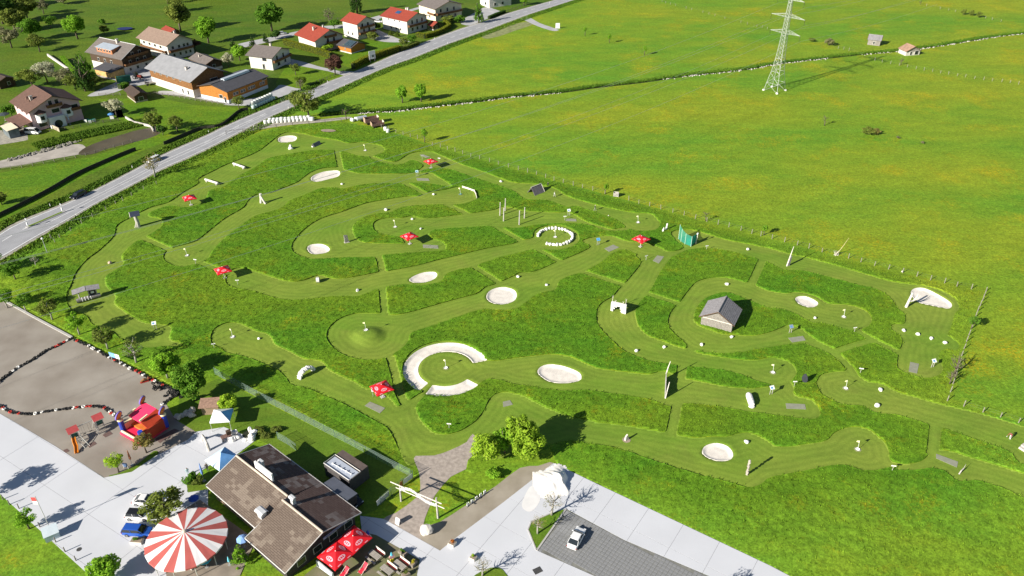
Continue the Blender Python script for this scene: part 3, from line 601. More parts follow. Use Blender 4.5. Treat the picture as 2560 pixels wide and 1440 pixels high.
sheet('terrace_floor', GL([(418,1300),(500,1250),(640,1350),(600,1440),(420,1460),(405,1380)]), .082, M('terrace_slabs', (.26,.22,.18), .9, .2, .6), 'brown paved terrace under the striped canopy')
sheet('terrace_deck', GL([(900,1330),(940,1338),(1050,1400),(1040,1450),(780,1460),(760,1440)]), .08, M('worn_terrace', (.20,.17,.12), .95, .3, .4, col2=(.13,.16,.05)), 'worn earth and grass terrace with picnic tables')
# ------------------------------------------------------------ trees
BARK = M('bark', (.13,.105,.08), .95, .3, 4, .03); PALEBARK = M('pale_bark', (.36,.34,.30), .95, .2, 4, .02)
LB = 1.0
LEAF = {'spring': leaf_mat('leaf_spring', (0.155,0.341,0.028), (0.310,0.527,0.054)), 'green': leaf_mat('leaf_green', (0.078,0.194,0.022), (0.163,0.310,0.043)),
 'lime': leaf_mat('leaf_lime', (.25,.42,.035), (.42,.57,.06)), 'olive': leaf_mat('leaf_olive', (0.132,0.178,0.039), (0.248,0.295,0.070)),
 'dark': leaf_mat('leaf_dark', (0.034,0.085,0.022), (0.078,0.147,0.034)), 'purple': leaf_mat('leaf_purple', (0.085,0.043,0.040), (0.155,0.085,0.070)),
 'blossom': leaf_mat('leaf_blossom', (0.372,0.372,0.248), (0.713,0.682,0.558)), 'brown': leaf_mat('leaf_brown', (0.232,0.194,0.062), (0.372,0.310,0.109)),
 'grey': leaf_mat('leaf_grey', (0.186,0.194,0.109), (0.310,0.295,0.186)), 'hedge': leaf_mat('leaf_hedge', (0.085,0.132,0.019), (0.155,0.217,0.034)),
 'yellowhedge': leaf_mat('leaf_yellowhedge', (0.202,0.232,0.023), (0.326,0.341,0.046))}
def leaf_cloud(seed, n, clumps, spread, leaf, shape='round', fill=.5):
    r = np.random.default_rng(seed); C = []
    while len(C) < clumps:
        p = r.uniform(-1, 1, 3)
        if shape == 'cone':
            h = (p[2]+1)/2
            if math.hypot(p[0], p[1]) > (1-h)*.95+.05: continue
        elif np.linalg.norm(p) > 1 or np.linalg.norm(p) < fill*r.uniform(0, 1): continue
        C.append(p*(1-spread*.8) if shape != 'cone' else p*np.array([.9,.9,1]))
    C = np.array(C); cr = r.uniform(.55, 1.1, clumps)*spread
    k = r.integers(0, clumps, n); d = r.normal(size=(n, 3)); d /= np.linalg.norm(d, axis=1)[:,None]
    P = C[k]+d*(cr[k]*r.uniform(.55, 1.0, n)**.6)[:,None]
    nrm = d+r.normal(size=(n, 3))*.55+np.array([0,0,.35]); nrm /= np.linalg.norm(nrm, axis=1)[:,None]
    t = np.cross(nrm, r.normal(size=(n, 3))); t /= np.linalg.norm(t, axis=1)[:,None]; b = np.cross(nrm, t)
    s = leaf*r.uniform(.6, 1.3, n)[:,None]
    V = np.stack([P+t*s, P+b*s*.6, P-t*s, P-b*s*.6], 1).reshape(-1, 3); F = np.arange(4*n).reshape(-1, 4)
    return V, F
CROWN = {}
def crown_mesh(kind, i):
    k = (kind, i)
    if k not in CROWN:
        par = {'dense': (4600, 34, .36, .078, 'round'), 'loose': (2000, 28, .32, .072, 'round'), 'sparse': (520, 22, .30, .06, 'round'),
               'cone': (2000, 60, .22, .07, 'cone'), 'bush': (1300, 16, .42, .12, 'round'), 'fine': (300, 22, .22, .045, 'round')}[kind]
        V, F = leaf_cloud(100+i*17+len(kind), par[0], par[1], par[2], par[3], par[4])
        CROWN[k] = fastmesh('crown', V, F, LEAF['green'])
    return CROWN[k]
TRUNK = {}
def trunk_mesh(kind, i):
    k = (kind, i)
    if k in TRUNK: return TRUNK[k]
    r = random.Random(i*31+len(kind)); m = MB(); full = kind in ('sparse', 'fine')
    bend = [(0,0,0),(r.uniform(-.02,.02), r.uniform(-.02,.02), .25),(r.uniform(-.05,.05), r.uniform(-.05,.05), .55),(r.uniform(-.07,.07), r.uniform(-.07,.07), .85)]
    m.tube(bend, [.035,.028,.02,.008], 7)
    for q in range(14 if full else 7):
        a = q*2.4+r.uniform(-.4,.4); z0 = r.uniform(.26,.7) if full else r.uniform(.3,.6); L = r.uniform(.18,.34)*(1.1-z0*.5); up = r.uniform(.35,1.0)
        x0 = bend[1][0]+(bend[3][0]-bend[1][0])*(z0-.25)/.6; y0 = bend[1][1]+(bend[3][1]-bend[1][1])*(z0-.25)/.6
        e = (x0+math.cos(a)*L, y0+math.sin(a)*L, z0+L*up); mid = (x0+math.cos(a)*L*.5, y0+math.sin(a)*L*.5, z0+L*up*.4)
        m.tube([(x0,y0,z0), mid, e], [.013,.009,.003], 5)
        if full:
            for w_ in range(3):
                b = a+r.uniform(-1,1); m.tube([mid if w_ else e, (mid[0]+math.cos(b)*L*.55, mid[1]+math.sin(b)*L*.55, mid[2]+L*.5)], [.005,.0015], 4)
    TRUNK[k] = m.mesh('trunk', True); TRUNK[k].materials.append(BARK)
    return TRUNK[k]
TREES = [0]
def tree(px, py, h, rad, kind, leaf, label, group=None, bark=None, base=.3, name='tree', shape=None, cat='tree'):
    """base point in the photo, height and crown radius in metres; base = share of the height below the crown"""
    i = TREES[0] % 4; TREES[0] += 1; p = on(px, py); k_ = 1.32 if py < 345 and px < 1330 else (1.18 if px < 1400 else 1.05); h *= k_; rad *= k_
    r = thing(name, label, cat, p, rng.uniform(0, 6.28), group)
    t = link('trunk', trunk_mesh(kind, i), bark or BARK, r); t.scale = (h*1.15 if kind in ('sparse','fine') else h, h*1.15 if kind in ('sparse','fine') else h, h*(.98 if kind != 'bush' else .6))
    hz_ = h*(1-base)/2
    c = link('crown', crown_mesh(kind, i), LEAF[leaf], r); c.location = (rng.uniform(-.05,.05)*rad, rng.uniform(-.05,.05)*rad, h*base+hz_); c.scale = (rad, rad*rng.uniform(.88,1.12), hz_)
    return r
def hedge(pts, h, wd, leaf, label, name='hedge', dens=70):
    P = [Vector((p[0], p[1], 0)) for p in GL(pts)]; root = thing(name, label, 'hedge', P[0]); core = MB(); allV = []
    for a, b in zip(P, P[1:]):
        L = (b-a).length; q = hd(a, b); core.box((a.x+b.x)/2-P[0].x, (a.y+b.y)/2-P[0].y, h*.46, L+wd*.4, wd*.74, h*.92, q)
        n = int(dens*L*(h+wd)); u = (b-a)/L; v = Vector((-u.y, u.x, 0))
        for _ in range(n):
            s = rng.uniform(-.1, L+.1); f = rng.random()
            if f < .4: o = v*rng.uniform(-wd/2, wd/2); z = h+rng.uniform(-.10,.12)
            else: o = v*(wd/2+rng.uniform(-.08,.08))*(1 if rng.random() < .5 else -1); z = rng.uniform(.05, h)
            allV.append(a-P[0]+u*s+o+Vector((0,0,z)))
    core.obj('hedge_body', M('hedge_core', (.03,.045,.012), .95, .3, 3), root)
    A = np.array([tuple(p) for p in allV]); n = len(A); r = np.random.default_rng(n); t = r.normal(size=(n,3)); t /= np.linalg.norm(t, axis=1)[:,None]; b = np.cross(t, r.normal(size=(n,3))); b /= np.linalg.norm(b, axis=1)[:,None]
    s = r.uniform(.09, .2, n)[:,None]
    V = np.stack([A+t*s, A+b*s*.6, A-t*s, A-b*s*.6], 1).reshape(-1,3)
    link('foliage', fastmesh('foliage', V, np.arange(4*n).reshape(-1,4), LEAF[leaf]), LEAF[leaf], root)
    return root
# ------------------------------------------------------------ houses
GLASS = M('window_glass', (.025,.03,.035), .12, .2, 1, spec=.6)
def rect_from_eaves(A, B, C, z):
    a, b, c = (G(*p, z) for p in (A, B, C)); u = Vector((b.x-a.x, b.y-a.y)); L = u.length; u /= L; v = Vector((-u.y, u.x)); wv = (c.x-b.x)*v.x+(c.y-b.y)*v.y
    W = abs(wv); s = 1 if wv > 0 else -1; ctr = Vector((a.x, a.y))+u*L/2+v*s*W/2
    return ctr, math.atan2(u.y, u.x), L, W, s
def house(name, label, A, B, C, ze, slope, roofm, lowm, upm, zs, cat='house', ov=.9, wins=(), balc=(), chim=(), LW=None, thick=.22, group=None, trim=None):
    """eave corners of the roof in the photo: far end, near end, other side of the near gable"""
    ctr, ang, L, W, s = rect_from_eaves(A, B, C, ze)
    if LW: L, W = LW[0] or L, LW[1] or W
    root = thing(name, label, cat, (ctr.x, ctr.y, 0), ang, group); lw, ww = L-2*ov, W-2*ov; zt = ze+ov*slope-.06; zr = ze+W/2*slope
    m = MB(); m.box(0, 0, zs/2, lw, ww, zs); m.obj('lower_wall', lowm, root)
    m = MB(); e = .03; m.xprism([(-ww/2-e, zs), (ww/2+e, zs), (ww/2+e, zt-.02), (0, zr-thick-.05), (-ww/2-e, zt-.02)], -lw/2-e, lw/2+e); m.obj('upper_wall', upm, root)
    rf = None
    for k in (-1, 1):
        m = MB(); y = k*W/2; q = [(-L/2, y, ze), (L/2, y, ze), (L/2, 0, zr), (-L/2, 0, zr)]
        if k > 0: q = [q[3], q[2], q[1], q[0]]
        m.slab(q, thick); o = m.obj('roof_slope', roofm, root); rf = rf or o
    m = MB(); m.cyl((-L/2, 0, zr+.02), (L/2, 0, zr+.02), .14, n=6); m.obj('ridge', trim or roofm, root)
    TW = trim or M('dark_trim', (.10,.06,.035), .8, .2, 4)
    for k in (-1, 1):
        m = MB()
        for j in (-1, 1): m.tube([(k*(L/2+.02), j*(W/2+.03), ze-.1), (k*(L/2+.02), 0, zr-.1)], [.11,.11], 4)
        m.obj('barge_board', TW, root)
    for x, y, hgt, w_ in chim:
        z0 = ze+(W/2-abs(y*s))*slope; m = MB(); m.box(x, y*s, z0+hgt/2-.3, w_, w_, hgt+.6); ch = m.obj('chimney', M('chimney_plaster', (.55,.50,.44), .9, .1, 2), root)
        m = MB(); m.box(x, y*s, z0+hgt+.06, w_*1.25, w_*1.25, .1); m.obj('cap', M('chimney_cap', (.25,.24,.23), .8, .1, 2), ch)
    FR = M('window_frame', (.62,.60,.56), .6, .06, 2); SH = M('shutter_green', (.05,.09,.06), .7, .15, 3)
    for side, t, z, w_, h_ in wins:     # F: near gable, L: visible long side, R: other long side, K: far gable
        m = MB(); g = MB()
        if side in 'FK':
            q = 1 if side == 'F' else -1; x = q*(lw/2+.05); y = t*ww/2*s; m.box(x, y, z, .1, w_+.2, h_+.2); g.box(x+q*.04, y, z, .06, w_, h_)
        else:
            q = -1 if side == 'L' else 1; y = q*s*(ww/2+.05); x = t*lw/2; m.box(x, y, z, w_+.2, .1, h_+.2); g.box(x, y+q*s*.04, z, w_, .06, h_)
        f = m.obj('window', FR, root); g.obj('pane', GLASS, f)
    WB = M('balcony_wood', (.16,.075,.03), .75, .3, 3)
    for side, t0, t1, z, dep in balc:
        m = MB(); r_ = MB()
        if side == 'F':
            y0, y1 = t0*ww/2, t1*ww/2; x = lw/2; m.box(x+dep/2, (y0+y1)/2*s, z, dep, y1-y0, .14); fl = m.obj('balcony', WB, root)
            r_.box(x+dep, (y0+y1)/2*s, z+.55, .08, y1-y0, .8)
            for y in (y0, y1): r_.box(x+dep/2, y*s, z+.55, dep, .08, .8)
        else:
            x0, x1 = t0*lw/2, t1*lw/2; y = -s*ww/2; m.box((x0+x1)/2, y-s*dep/2, z, x1-x0, dep, .14); fl = m.obj('balcony', WB, root)
            r_.box((x0+x1)/2, y-s*dep, z+.55, x1-x0, .08, .8)
            for x in (x0, x1): r_.box(x, y-s*dep/2, z+.55, .08, dep, .8)
        r_.obj('railing', WB, fl)
    root['_d'] = 0; del root['_d']
    return root, (L, W, s, ze, zr, slope, lw, ww, zs)
# ------------------------------------------------------------ vehicles
TYRE = M('rubber', (.02,.02,.02), .85, .2, 4); RIM = M('rim_metal', (.45,.46,.48), .35, .1, 4, metal=.8); DARKP = M('dark_plastic', (.03,.03,.03), .6, .1, 3)
CGLASS = M('car_glass', (.02,.025,.03), .06, .1, 1, spec=.8)
def paint(name, col): return M(name, col, .22, .03, 1, spec=.6)
def loft(m, secs):
    n = len(secs[0]); vs = [p for s_ in secs for p in s_]; fs = []
    for i in range(len(secs)-1):
        for k in range(n): fs.append((i*n+k, i*n+(k+1) % n, (i+1)*n+(k+1) % n, (i+1)*n+k))
    fs += [tuple(range(n-1,-1,-1)), tuple(range((len(secs)-1)*n, len(secs)*n))]
    m.add(vs, fs)
CARS = {  # belt profile (x share from the tail, top height), cabin (x0,x1 base; x0,x1 roof; roof height)
 'hatch': dict(L=3.9, W=1.72, belt=[(0,.80),(.02,.92),(.2,.96),(.62,.95),(.70,.94),(.95,.74),(1,.58)], cab=(.02,.76,.09,.62,1.44)),
 'coupe': dict(L=4.3, W=1.82, belt=[(0,.66),(.03,.84),(.2,.92),(.62,.90),(.70,.88),(.94,.70),(1,.50)], cab=(.10,.75,.25,.60,1.36)),
 'beetle': dict(L=4.1, W=1.75, belt=[(0,.62),(.05,.82),(.2,.94),(.62,.92),(.72,.90),(.92,.72),(1,.5)], cab=(.10,.74,.30,.58,1.48)),
 'wagon': dict(L=4.6, W=1.80, belt=[(0,.84),(.02,.95),(.2,.97),(.62,.96),(.72,.94),(.95,.76),(1,.58)], cab=(.01,.76,.06,.62,1.5)),
 'van': dict(L=5.1, W=1.95, belt=[(0,1.0),(.01,1.12),(.2,1.14),(.75,1.14),(.84,1.08),(.97,.86),(1,.6)], cab=(.005,.93,.02,.74,2.05))}
def car(kind, label, p, ang, col, roofcol=None, cat='car', name='car', group=None):
    d = CARS[kind]; L, W = d['L'], d['W']; r = thing(name, label, cat, p, ang, group); pm = paint('paint_%s' % '_'.join('%d' % (c*100) for c in col), col)
    m = MB(); secs = []
    for t, zt in d['belt']:
        x = (t-.5)*L; k = 1-.16*abs(2*t-1)**4; w2 = W/2*k; zb = .24+.08*abs(2*t-1)**6
        secs.append([(x,-w2*.94,zb),(x,-w2,zb+.18),(x,-w2*.99,zt-.22),(x,-w2*.90,zt-.03),(x,-w2*.7,zt),(x,w2*.7,zt),(x,w2*.90,zt-.03),(x,w2*.99,zt-.22),(x,w2,zb+.18),(x,w2*.94,zb)])
    loft(m, secs); m.obj('body', pm, r, smooth=False)
    c0, c1, r0, r1, zr = d['cab']; zb = d['belt'][2][1]-.04; wb, wr = W/2*.90, W/2*.77
    X = lambda t: (t-.5)*L
    def ring(x, w_, z): return (x, w_, z)
    m = MB(); m.hexa([(X(c0),-wb,zb),(X(c1),-wb,zb-.02),(X(c1),wb,zb-.02),(X(c0),wb,zb),(X(r0),-wr,zr-.04),(X(r1),-wr,zr-.05),(X(r1),wr,zr-.05),(X(r0),wr,zr-.04)]); m.obj('windows', CGLASS, r)
    m = MB(); m.hexa([(X(r0)-.03,-wr-.02,zr-.07),(X(r1)+.03,-wr-.02,zr-.08),(X(r1)+.03,wr+.02,zr-.08),(X(r0)-.03,wr+.02,zr-.07),(X(r0)+.1,-wr+.1,zr),(X(r1)-.1,-wr+.1,zr-.01),(X(r1)-.1,wr-.1,zr-.01),(X(r0)+.1,wr-.1,zr)])
    m.obj('roof', paint('paint_%s' % '_'.join('%d' % (c*100) for c in (roofcol or col)), roofcol or col), r)
    m = MB()
    for y in (-1, 1):
        for (xa, xb) in ((c0, r0), ((c0+c1)/2-.02, (r0+r1)/2-.02), (c1, r1)): m.tube([(X(xa), y*(wb+.005), zb), (X(xb), y*(wr+.01), zr-.05)], [.045,.04], 4)
    m.obj('pillar', pm, r)
    for x in (-L*.31, L*.31):
        for y in (-1, 1):
            m = MB(); m.cyl((x, y*(W/2-.2), .32), (x, y*(W/2+.005), .32), .32, n=14); w_ = m.obj('wheel', TYRE, r); m = MB(); m.cyl((x, y*(W/2+.004), .32), (x, y*(W/2+.015), .32), .2, n=10); m.obj('rim', RIM, w_)
    for y in (-1, 1):
        m = MB(); m.box(L/2-.16, y*W*.34, .62, .2, .34, .14); m.obj('headlight', M('headlight', (.7,.7,.7), .15, .1, 2, spec=.8), r)
        m = MB(); m.box(-L/2+.05, y*W*.36, d['belt'][1][1]-.22, .1, .3, .18); m.obj('tail_light', M('tail_light', (.35,.01,.01), .25, .1, 2), r)
        m = MB(); m.box(X(c1)-.35, y*(W/2+.06), zb+.06, .12, .16, .12); m.obj('mirror', pm, r)
    m = MB(); m.box(L/2-.03, 0, .4, .1, W*.8, .16); m.obj('bumper', DARKP, r)
    return r
# ------------------------------------------------------------ people: one skinned body, coloured by garment height
def person_mat(name, skin, hair, top, legs, shoe, h):
    m = bpy.data.materials.new(name); m.use_nodes = True; t = m.node_tree; b = t.nodes['Principled BSDF']; b.inputs['Roughness'].default_value = .8
    tc = t.nodes.new('ShaderNodeTexCoord'); sp = t.nodes.new('ShaderNodeSeparateXYZ'); t.links.new(tc.outputs['Object'], sp.inputs[0])
    rp = t.nodes.new('ShaderNodeValToRGB'); mr = t.nodes.new('ShaderNodeMapRange'); mr.inputs[2].default_value = 2.0
    t.links.new(sp.outputs['Z'], mr.inputs[0]); t.links.new(mr.outputs[0], rp.inputs[0]); cr = rp.color_ramp; cr.interpolation = 'CONSTANT'
    cr.elements[0].position = 0; cr.elements[0].color = (*shoe, 1); cr.elements[1].position = .05; cr.elements[1].color = (*legs, 1)
    for p, c in ((.5*h/1.75*.98, top), (.745*h/1.75*1.0, skin), (.83*h/1.75, hair)):
        e = cr.elements.new(p); e.color = (*c, 1)
    t.links.new(rp.outputs[0], b.inputs['Base Color']); return m
def person(label, px, py, facing, mat, pose='stand', h=1.75):
    k = h/1.75; lean = .45 if pose == 'bend' else .04; step = .34 if pose in ('walk', 'kick') else .14
    V = [(0,0,.95),(lean*.3,0,1.15),(lean*.75,0,1.40),(lean*.9,0,1.52),(lean*1.15,0,1.62),(lean*1.2,0,1.74)]
    Rd = [.15,.15,.165,.07,.10,.075]; E = [(0,1),(1,2),(2,3),(3,4),(4,5)]
    def chain(root, pts, rad):
        p = root
        for q, r_ in zip(pts, rad): V.append(q); Rd.append(r_); E.append((p, len(V)-1)); p = len(V)-1
        return p
    for s in (-1, 1):
        f = step*s; chain(0, [(0,.1*s,.88),(f*.4,.11*s,.5),(f*.9,.11*s,.09),(f*.9+.16,.12*s,.04)], [.10,.07,.045,.04])
        a = .5 if pose == 'bend' else (.25*-s if pose in ('walk','kick') else .05)
        w_ = chain(2, [(lean*.75,.2*s,1.40),(lean*.75+a*.5,.27*s,1.14),(lean*.75+a+.08,.25*s,.92),(lean*.75+a+.12,.245*s,.86)], [.062,.045,.032,.034])
        for j in range(4): V.append((lean*.75+a+.13+.008*j,.24*s+.018*(j-1.5),.775-.008*abs(j-1.5))); Rd.append(.010); E.append((w_, len(V)-1))
        V.append((lean*.75+a+.16,.235*s-.03*s,.83)); Rd.append(.011); E.append((w_, len(V)-1))
    me = bpy.data.meshes.new('person'); me.from_pydata([(x*k, y*k, z*k) for x, y, z in V], E, []); o = link('person', me, mat); p = on(px, py); o.location = p; o.rotation_euler = (0,0,facing)
    md = o.modifiers.new('skin', 'SKIN'); sk = me.skin_vertices[0].data
    for i, r_ in enumerate(Rd): sk[i].radius = (r_*k, r_*k)
    sk[0].use_root = True; sb = o.modifiers.new('sub', 'SUBSURF'); sb.levels = 1; sb.render_levels = 1
    return tag(o, label, 'person')
# ------------------------------------------------------------ village houses
WHITE = M('white_render', (.60,.575,.53), .9, .09, .6); CREAM = M('cream_render', (.66,.60,.47), .9, .06, .6); PINK = M('pink_render', (.62,.43,.44), .9, .06, .5)
PWHITE = M('bay_render', (.72,.71,.72), .9, .04, .8)
DWOOD = M('dark_boards', (.075,.048,.030), .85, .3, 3); MWOOD = M('brown_boards', (.20,.095,.035), .8, .3, 2.5); OWOOD = M('orange_boards', (.38,.15,.028), .7, .2, 2.5)
RB = M('roof_brown', (.13,.075,.058), .9, .16, 1.2, .02); RG = M('roof_greybrown', (.155,.135,.125), .9, .14, 1.2, .02); RT = M('roof_tan', (.25,.18,.14), .9, .12, 1.2, .02)
RR = M('roof_red', (.27,.050,.030), .8, .14, 1.5, .02); RL = M('roof_lightgrey', (.26,.265,.28), .75, .10, .6, .02); RD = M('roof_dark', (.075,.075,.085), .8, .14, 1, .01)
ZINC = M('zinc_sheet', (.50,.56,.62), .45, .08, .6, metal=.3)
def W2(side, ts, z, w_=1.0, h_=1.2): return [(side, t, z, w_, h_) for t in ts]
h, d = house('guesthouse', 'large pink guesthouse with brown roof and white bays by the stream', (22,254), (67,284), (205,250), 6.8, .42, RB, PINK, PINK, 5.0, ov=1.0,
    wins=W2('L', (-.6,0,.55), 5.6, 1.2, 1.1)+W2('L', (-.6,.0), 2.2, 1.2, 1.3)+W2('F', (-.12,.14), 8.2, 1.1, 1.5)+W2('F', (.0,), 5.3, 2.4, 1.3)+W2('F', (.72,), 5.2, 3.0, 1.4)+W2('F', (-.62,), 1.8, 2.6, 1.5), balc=[('F', .55, .95, 4.2, 1.2), ('F', -.3, .3, 6.9, 1.1)], chim=[(1.5,-4.6,1.3,.9)])
L, W, s, ze, zr, sl_, lw, ww, zs = d
for t in (-.62, .42):
    m = MB(); m.lathe([(1.7,2.7),(1.75,2.8),(1.75,5.6),(1.7,5.7)], 14, (lw/2, t*ww/2*s, 0)); b = m.obj('bay', PWHITE, h)
    m = MB(); m.lathe([(2.0,5.7),(.05,6.9)], 14, (lw/2, t*ww/2*s, 0)); m.obj('bay_roof', RB, b)
    m = MB(); m.box(lw/2+1.72, t*ww/2*s, 4.3, .1, 1.2, 1.3); m.obj('bay_window', GLASS, b)
m = MB(); m.box(lw/2+.9, -.1*ww/2*s, 1.9, 1.9, 5.0, 3.8); po = m.obj('porch', PWHITE, h); m = MB(); m.cyl((lw/2+1.86, -.1*ww/2*s, 1.3), (lw/2+1.9, -.1*ww/2*s, 1.3), 1.3, n=18); m.obj('arch_window', GLASS, po)
m = MB(); m.slab([(-4.5,-s*ww*.5*1.0-5,2.6),(lw/2,-s*ww/2-5,2.6),(lw/2,-s*ww/2,3.4),(-4.5,-s*ww/2,3.4)], .2); m.obj('side_roof', RB, h)
m = MB(); m.slab([(2.2,-s*ww/2-8.5,2.9),(lw/2+1.5,-s*ww/2-8.5,2.9),(lw/2+1.5,-s*ww/2-5,3.2),(2.2,-s*ww/2-5,3.2)], .15); aw = m.obj('awning', M('awning_cream', (.72,.62,.46), .8, .06, 1), h)
m = MB(); m.box(lw/4+1.8, -s*(ww/2+6.6), 1.35, lw/2-1.2, 3.2, 2.6); m.obj('conservatory', M('conservatory_glass', (.12,.15,.17), .2, .3, .8), h)
for x in (-1.2, 1.0):
    m = MB(); m.add([(x-.9,-s*5.6,ze+(W/2-5.6)*sl_+.1),(x+.9,-s*5.6,ze+(W/2-5.6)*sl_+.1),(x,-s*5.3,ze+(W/2-5.6)*sl_+1.1),(x,-s*3.0,ze+(W/2-3.0)*sl_+.1)], [(0,1,2),(0,2,3),(1,3,2),(0,3,1)]); m.obj('dormer', RB, h)
h, d = house('farmhouse', 'dark timbered farmhouse with long pale dormer and grey roof', (212,130), (302,150), (372,122), 6.5, .5, RG, WHITE, DWOOD, 3.0, ov=1.2, wins=W2('F', (-.6,-.1,.5), 1.6, 1.0, 1.1)+W2('F', (-.5,0,.5), 4.4)+W2('F', (-.25,.25), 7.3)+W2('L', (-.5,-.1,.3), 4.2)+W2('L', (-.2,.4), 1.6),
    balc=[('F', -.95, .95, 3.3, 1.3), ('F', -.7, .7, 6.2, 1.2)], chim=[(1.0,-.8,1.5,.8)], trim=M('pale_trim', (.5,.5,.5), .7, .1, 2))
L, W, s, ze, zr, sl_, lw, ww, zs = d
m = MB(); y0, y1 = -s*7.0, -s*2.6; m.slab([(-5.5,y0,ze+2.7),(4.8,y0,ze+2.7),(4.8,y1,ze+3.5),(-5.5,y1,ze+3.5)], .14); dm = m.obj('dormer_roof', ZINC, h)
m = MB(); m.hexa([(-5.2,y0+s*.4,ze+.7),(4.5,y0+s*.4,ze+.7),(4.5,y1,ze+1.5),(-5.2,y1,ze+1.5),(-5.2,y0+s*.4,ze+2.55),(4.5,y0+s*.4,ze+2.55),(4.5,y1,ze+3.3),(-5.2,y1,ze+3.3)]); m.obj('dormer_wall', M('dormer_boards', (.45,.18,.08), .8, .2, 2), h)
for x in (-3.8, -2.2, -.2, 1.6, 3.2):
    m = MB(); m.box(x, y0+s*.36, ze+1.8, 1.0, .1, 1.0); f = m.obj('window', M('window_frame'), h); m = MB(); m.box(x, y0+s*.30, ze+1.8, .8, .06, .8); m.obj('pane', GLASS, f)
m = MB(); m.slab([(-1.0,-s*(ww/2+6.5),2.6),(10.5,-s*(ww/2+6.5),2.6),(10.5,-s*(ww/2+.1),3.6),(-1.0,-s*(ww/2+.1),3.6)], .2); ln = m.obj('lean_to_roof', RD, h)
m = MB(); m.box(4.8, -s*(ww/2+3.0), 1.3, 10.6, 5.6, 2.5); m.obj('lean_to_wall', M('ochre_boards', (.50,.33,.13), .8, .25, 1.5), h)
house('farmhouse', 'white upper farmhouse with tan roof behind the dark farmhouse', (339,94), (415,116), (470,93), 6.5, .46, RT, WHITE, WHITE, 3.0, ov=1.1, wins=W2('F', (-.6,-.1,.35,.7), 1.9, .9, 1.2)+W2('F', (-.6,-.1,.3,.6), 5.0)+W2('L', (-.7,-.3,.1,.5), 5.0, 1.4, 1.0), balc=[('F', -.95, .95, 3.4, 1.2), ('L', -.9, .9, 3.2, 1.1)], chim=[(4.0,2.5,1.2,.7)])
house('shed', 'small red roofed shed behind the upper farmhouse', (402,72), (425,82), (442,73), 2.6, .42, RR, WHITE, DWOOD, 1.2, cat='shed', ov=.4, wins=W2('F', (0,), 1.6, .8, .8))
h, d = house('barn', 'big barn with light grey roof, brown boards and white base', (360,170), (475,207), (558,176), 6.4, .44, RL, WHITE, MWOOD, 3.0, cat='barn', ov=1.3, wins=W2('L', (-.75,-.45,-.15,.15,.48), 5.6, 1.0, 1.0)+W2('F', (-.5,-.1), 1.6, 1.2, 1.1)+W2('F', (.35,), 4.3, 3.0, 2.0)+W2('L', (.5,.75), 1.4, .8, 1.6), chim=[(6.5,-3.4,1.0,.8)])
L, W, s, ze, zr, sl_, lw, ww, zs = d
m = MB(); m.slab([(-3,s*.5,zr-.1),(L/2-2,s*.5,zr-.1),(L/2-2,s*2.0,zr-.7),(-3,s*2.0,zr-.7)], .06); m.obj('solar_strip', M('solar_blue', (.03,.09,.20), .15, .2, 1, spec=.8), h)
h, d = house('orange_barn', 'orange boarded barn with dark roof and ridge skylight beside the forecourt', (687,193), (582,234), (520,196), 4.6, .22, RD, M('barn_base', (.58,.62,.68), .9, .05, .8), OWOOD, 1.3, cat='barn', ov=.7, LW=(None, 15.5), wins=[('L', t, 2.7, 1.0, .9) for t in (-.8,-.66,-.3,-.18,-.05,.2,.32,.55,.68)]+W2('F', (-.5,), 2.2, 1.6, 1.2)+W2('L', (-.86,), 4.1, 2.0, .9)+W2('F', (-.78,), 1.2, .9, 2.0))
L, W, s, ze, zr, sl_, lw, ww, zs = d
m = MB(); m.hexa([(-8,-1.0,zr-.3),(5,-1.0,zr-.3),(5,1.0,zr-.3),(-8,1.0,zr-.3),(-8,-.8,zr+.5),(5,-.8,zr+.5),(5,.8,zr+.5),(-8,.8,zr+.5)]); m.obj('ridge_skylight', ZINC, h)
house('shed', 'low brown shed between barn and white house', (470,146), (512,163), (548,148), 3.0, .4, RG, WHITE, DWOOD, 1.0, cat='shed', ov=.6, wins=W2('F', (0,), 1.8, 1.2, 1.0), chim=[(-2,-1.5,.9,.5)])
house('house', 'white house with brown grey roof and dark balcony next to the driveway', (612,138), (680,146), (733,122), 5.4, .32, RG, WHITE, WHITE, 2.8, ov=1.1, wins=W2('F', (-.45,.25), 4.3, 1.0, 1.7)+W2('F', (-.35,), 1.6, 1.8, 1.3)+W2('F', (.4,), 1.7, 1.1, 1.2)+W2('L', (.35,), 4.2, 2.0, 1.3)+W2('L', (.2,), 1.2, 1.0, 2.0), balc=[('F', -.95, .95, 3.0, 1.2)], chim=[(.5,1.0,1.3,.7)])
house('chalet', 'red roofed chalet with orange gable boards above the clipped hedge', (735,86), (785,105), (847,81), 5.4, .44, RR, WHITE, WHITE, 2.6, ov=1.3, wins=W2('L', (-.5,-.2), 1.7, .9, .9)+W2('L', (.5,), 1.6, 2.2, 1.6)+W2('F', (-.6,), 1.8, .9, 1.6)+W2('F', (-.1,.35), 4.6, 1.0, 1.7)+W2('F', (.2,.6), 1.9, 1.1, 1.5), balc=[('F', -.2, .95, 3.2, 1.4), ('F', -.3, .5, 5.9, 1.2)], chim=[(-.5,-2.6,1.3,.8),(0,2.0,1.1,.6)])
h, d = house('garden_shed', 'small orange timber shed with solar panels on its dark roof', (840,112), (877,121), (907,107), 2.7, .36, RD, WHITE, OWOOD, .5, cat='shed', ov=.6, wins=W2('L', (.1,), 1.6, .5, .7))
L, W, s, ze, zr, sl_, lw, ww, zs = d
pan = [(-.5,-s*W*.45,ze+.05*W*sl_+.3),(L/2-.6,-s*W*.45,ze+.05*W*sl_+.3),(L/2-.6,-s*.5,zr-.5*sl_+.45),(-.5,-s*.5,zr-.5*sl_+.45)]
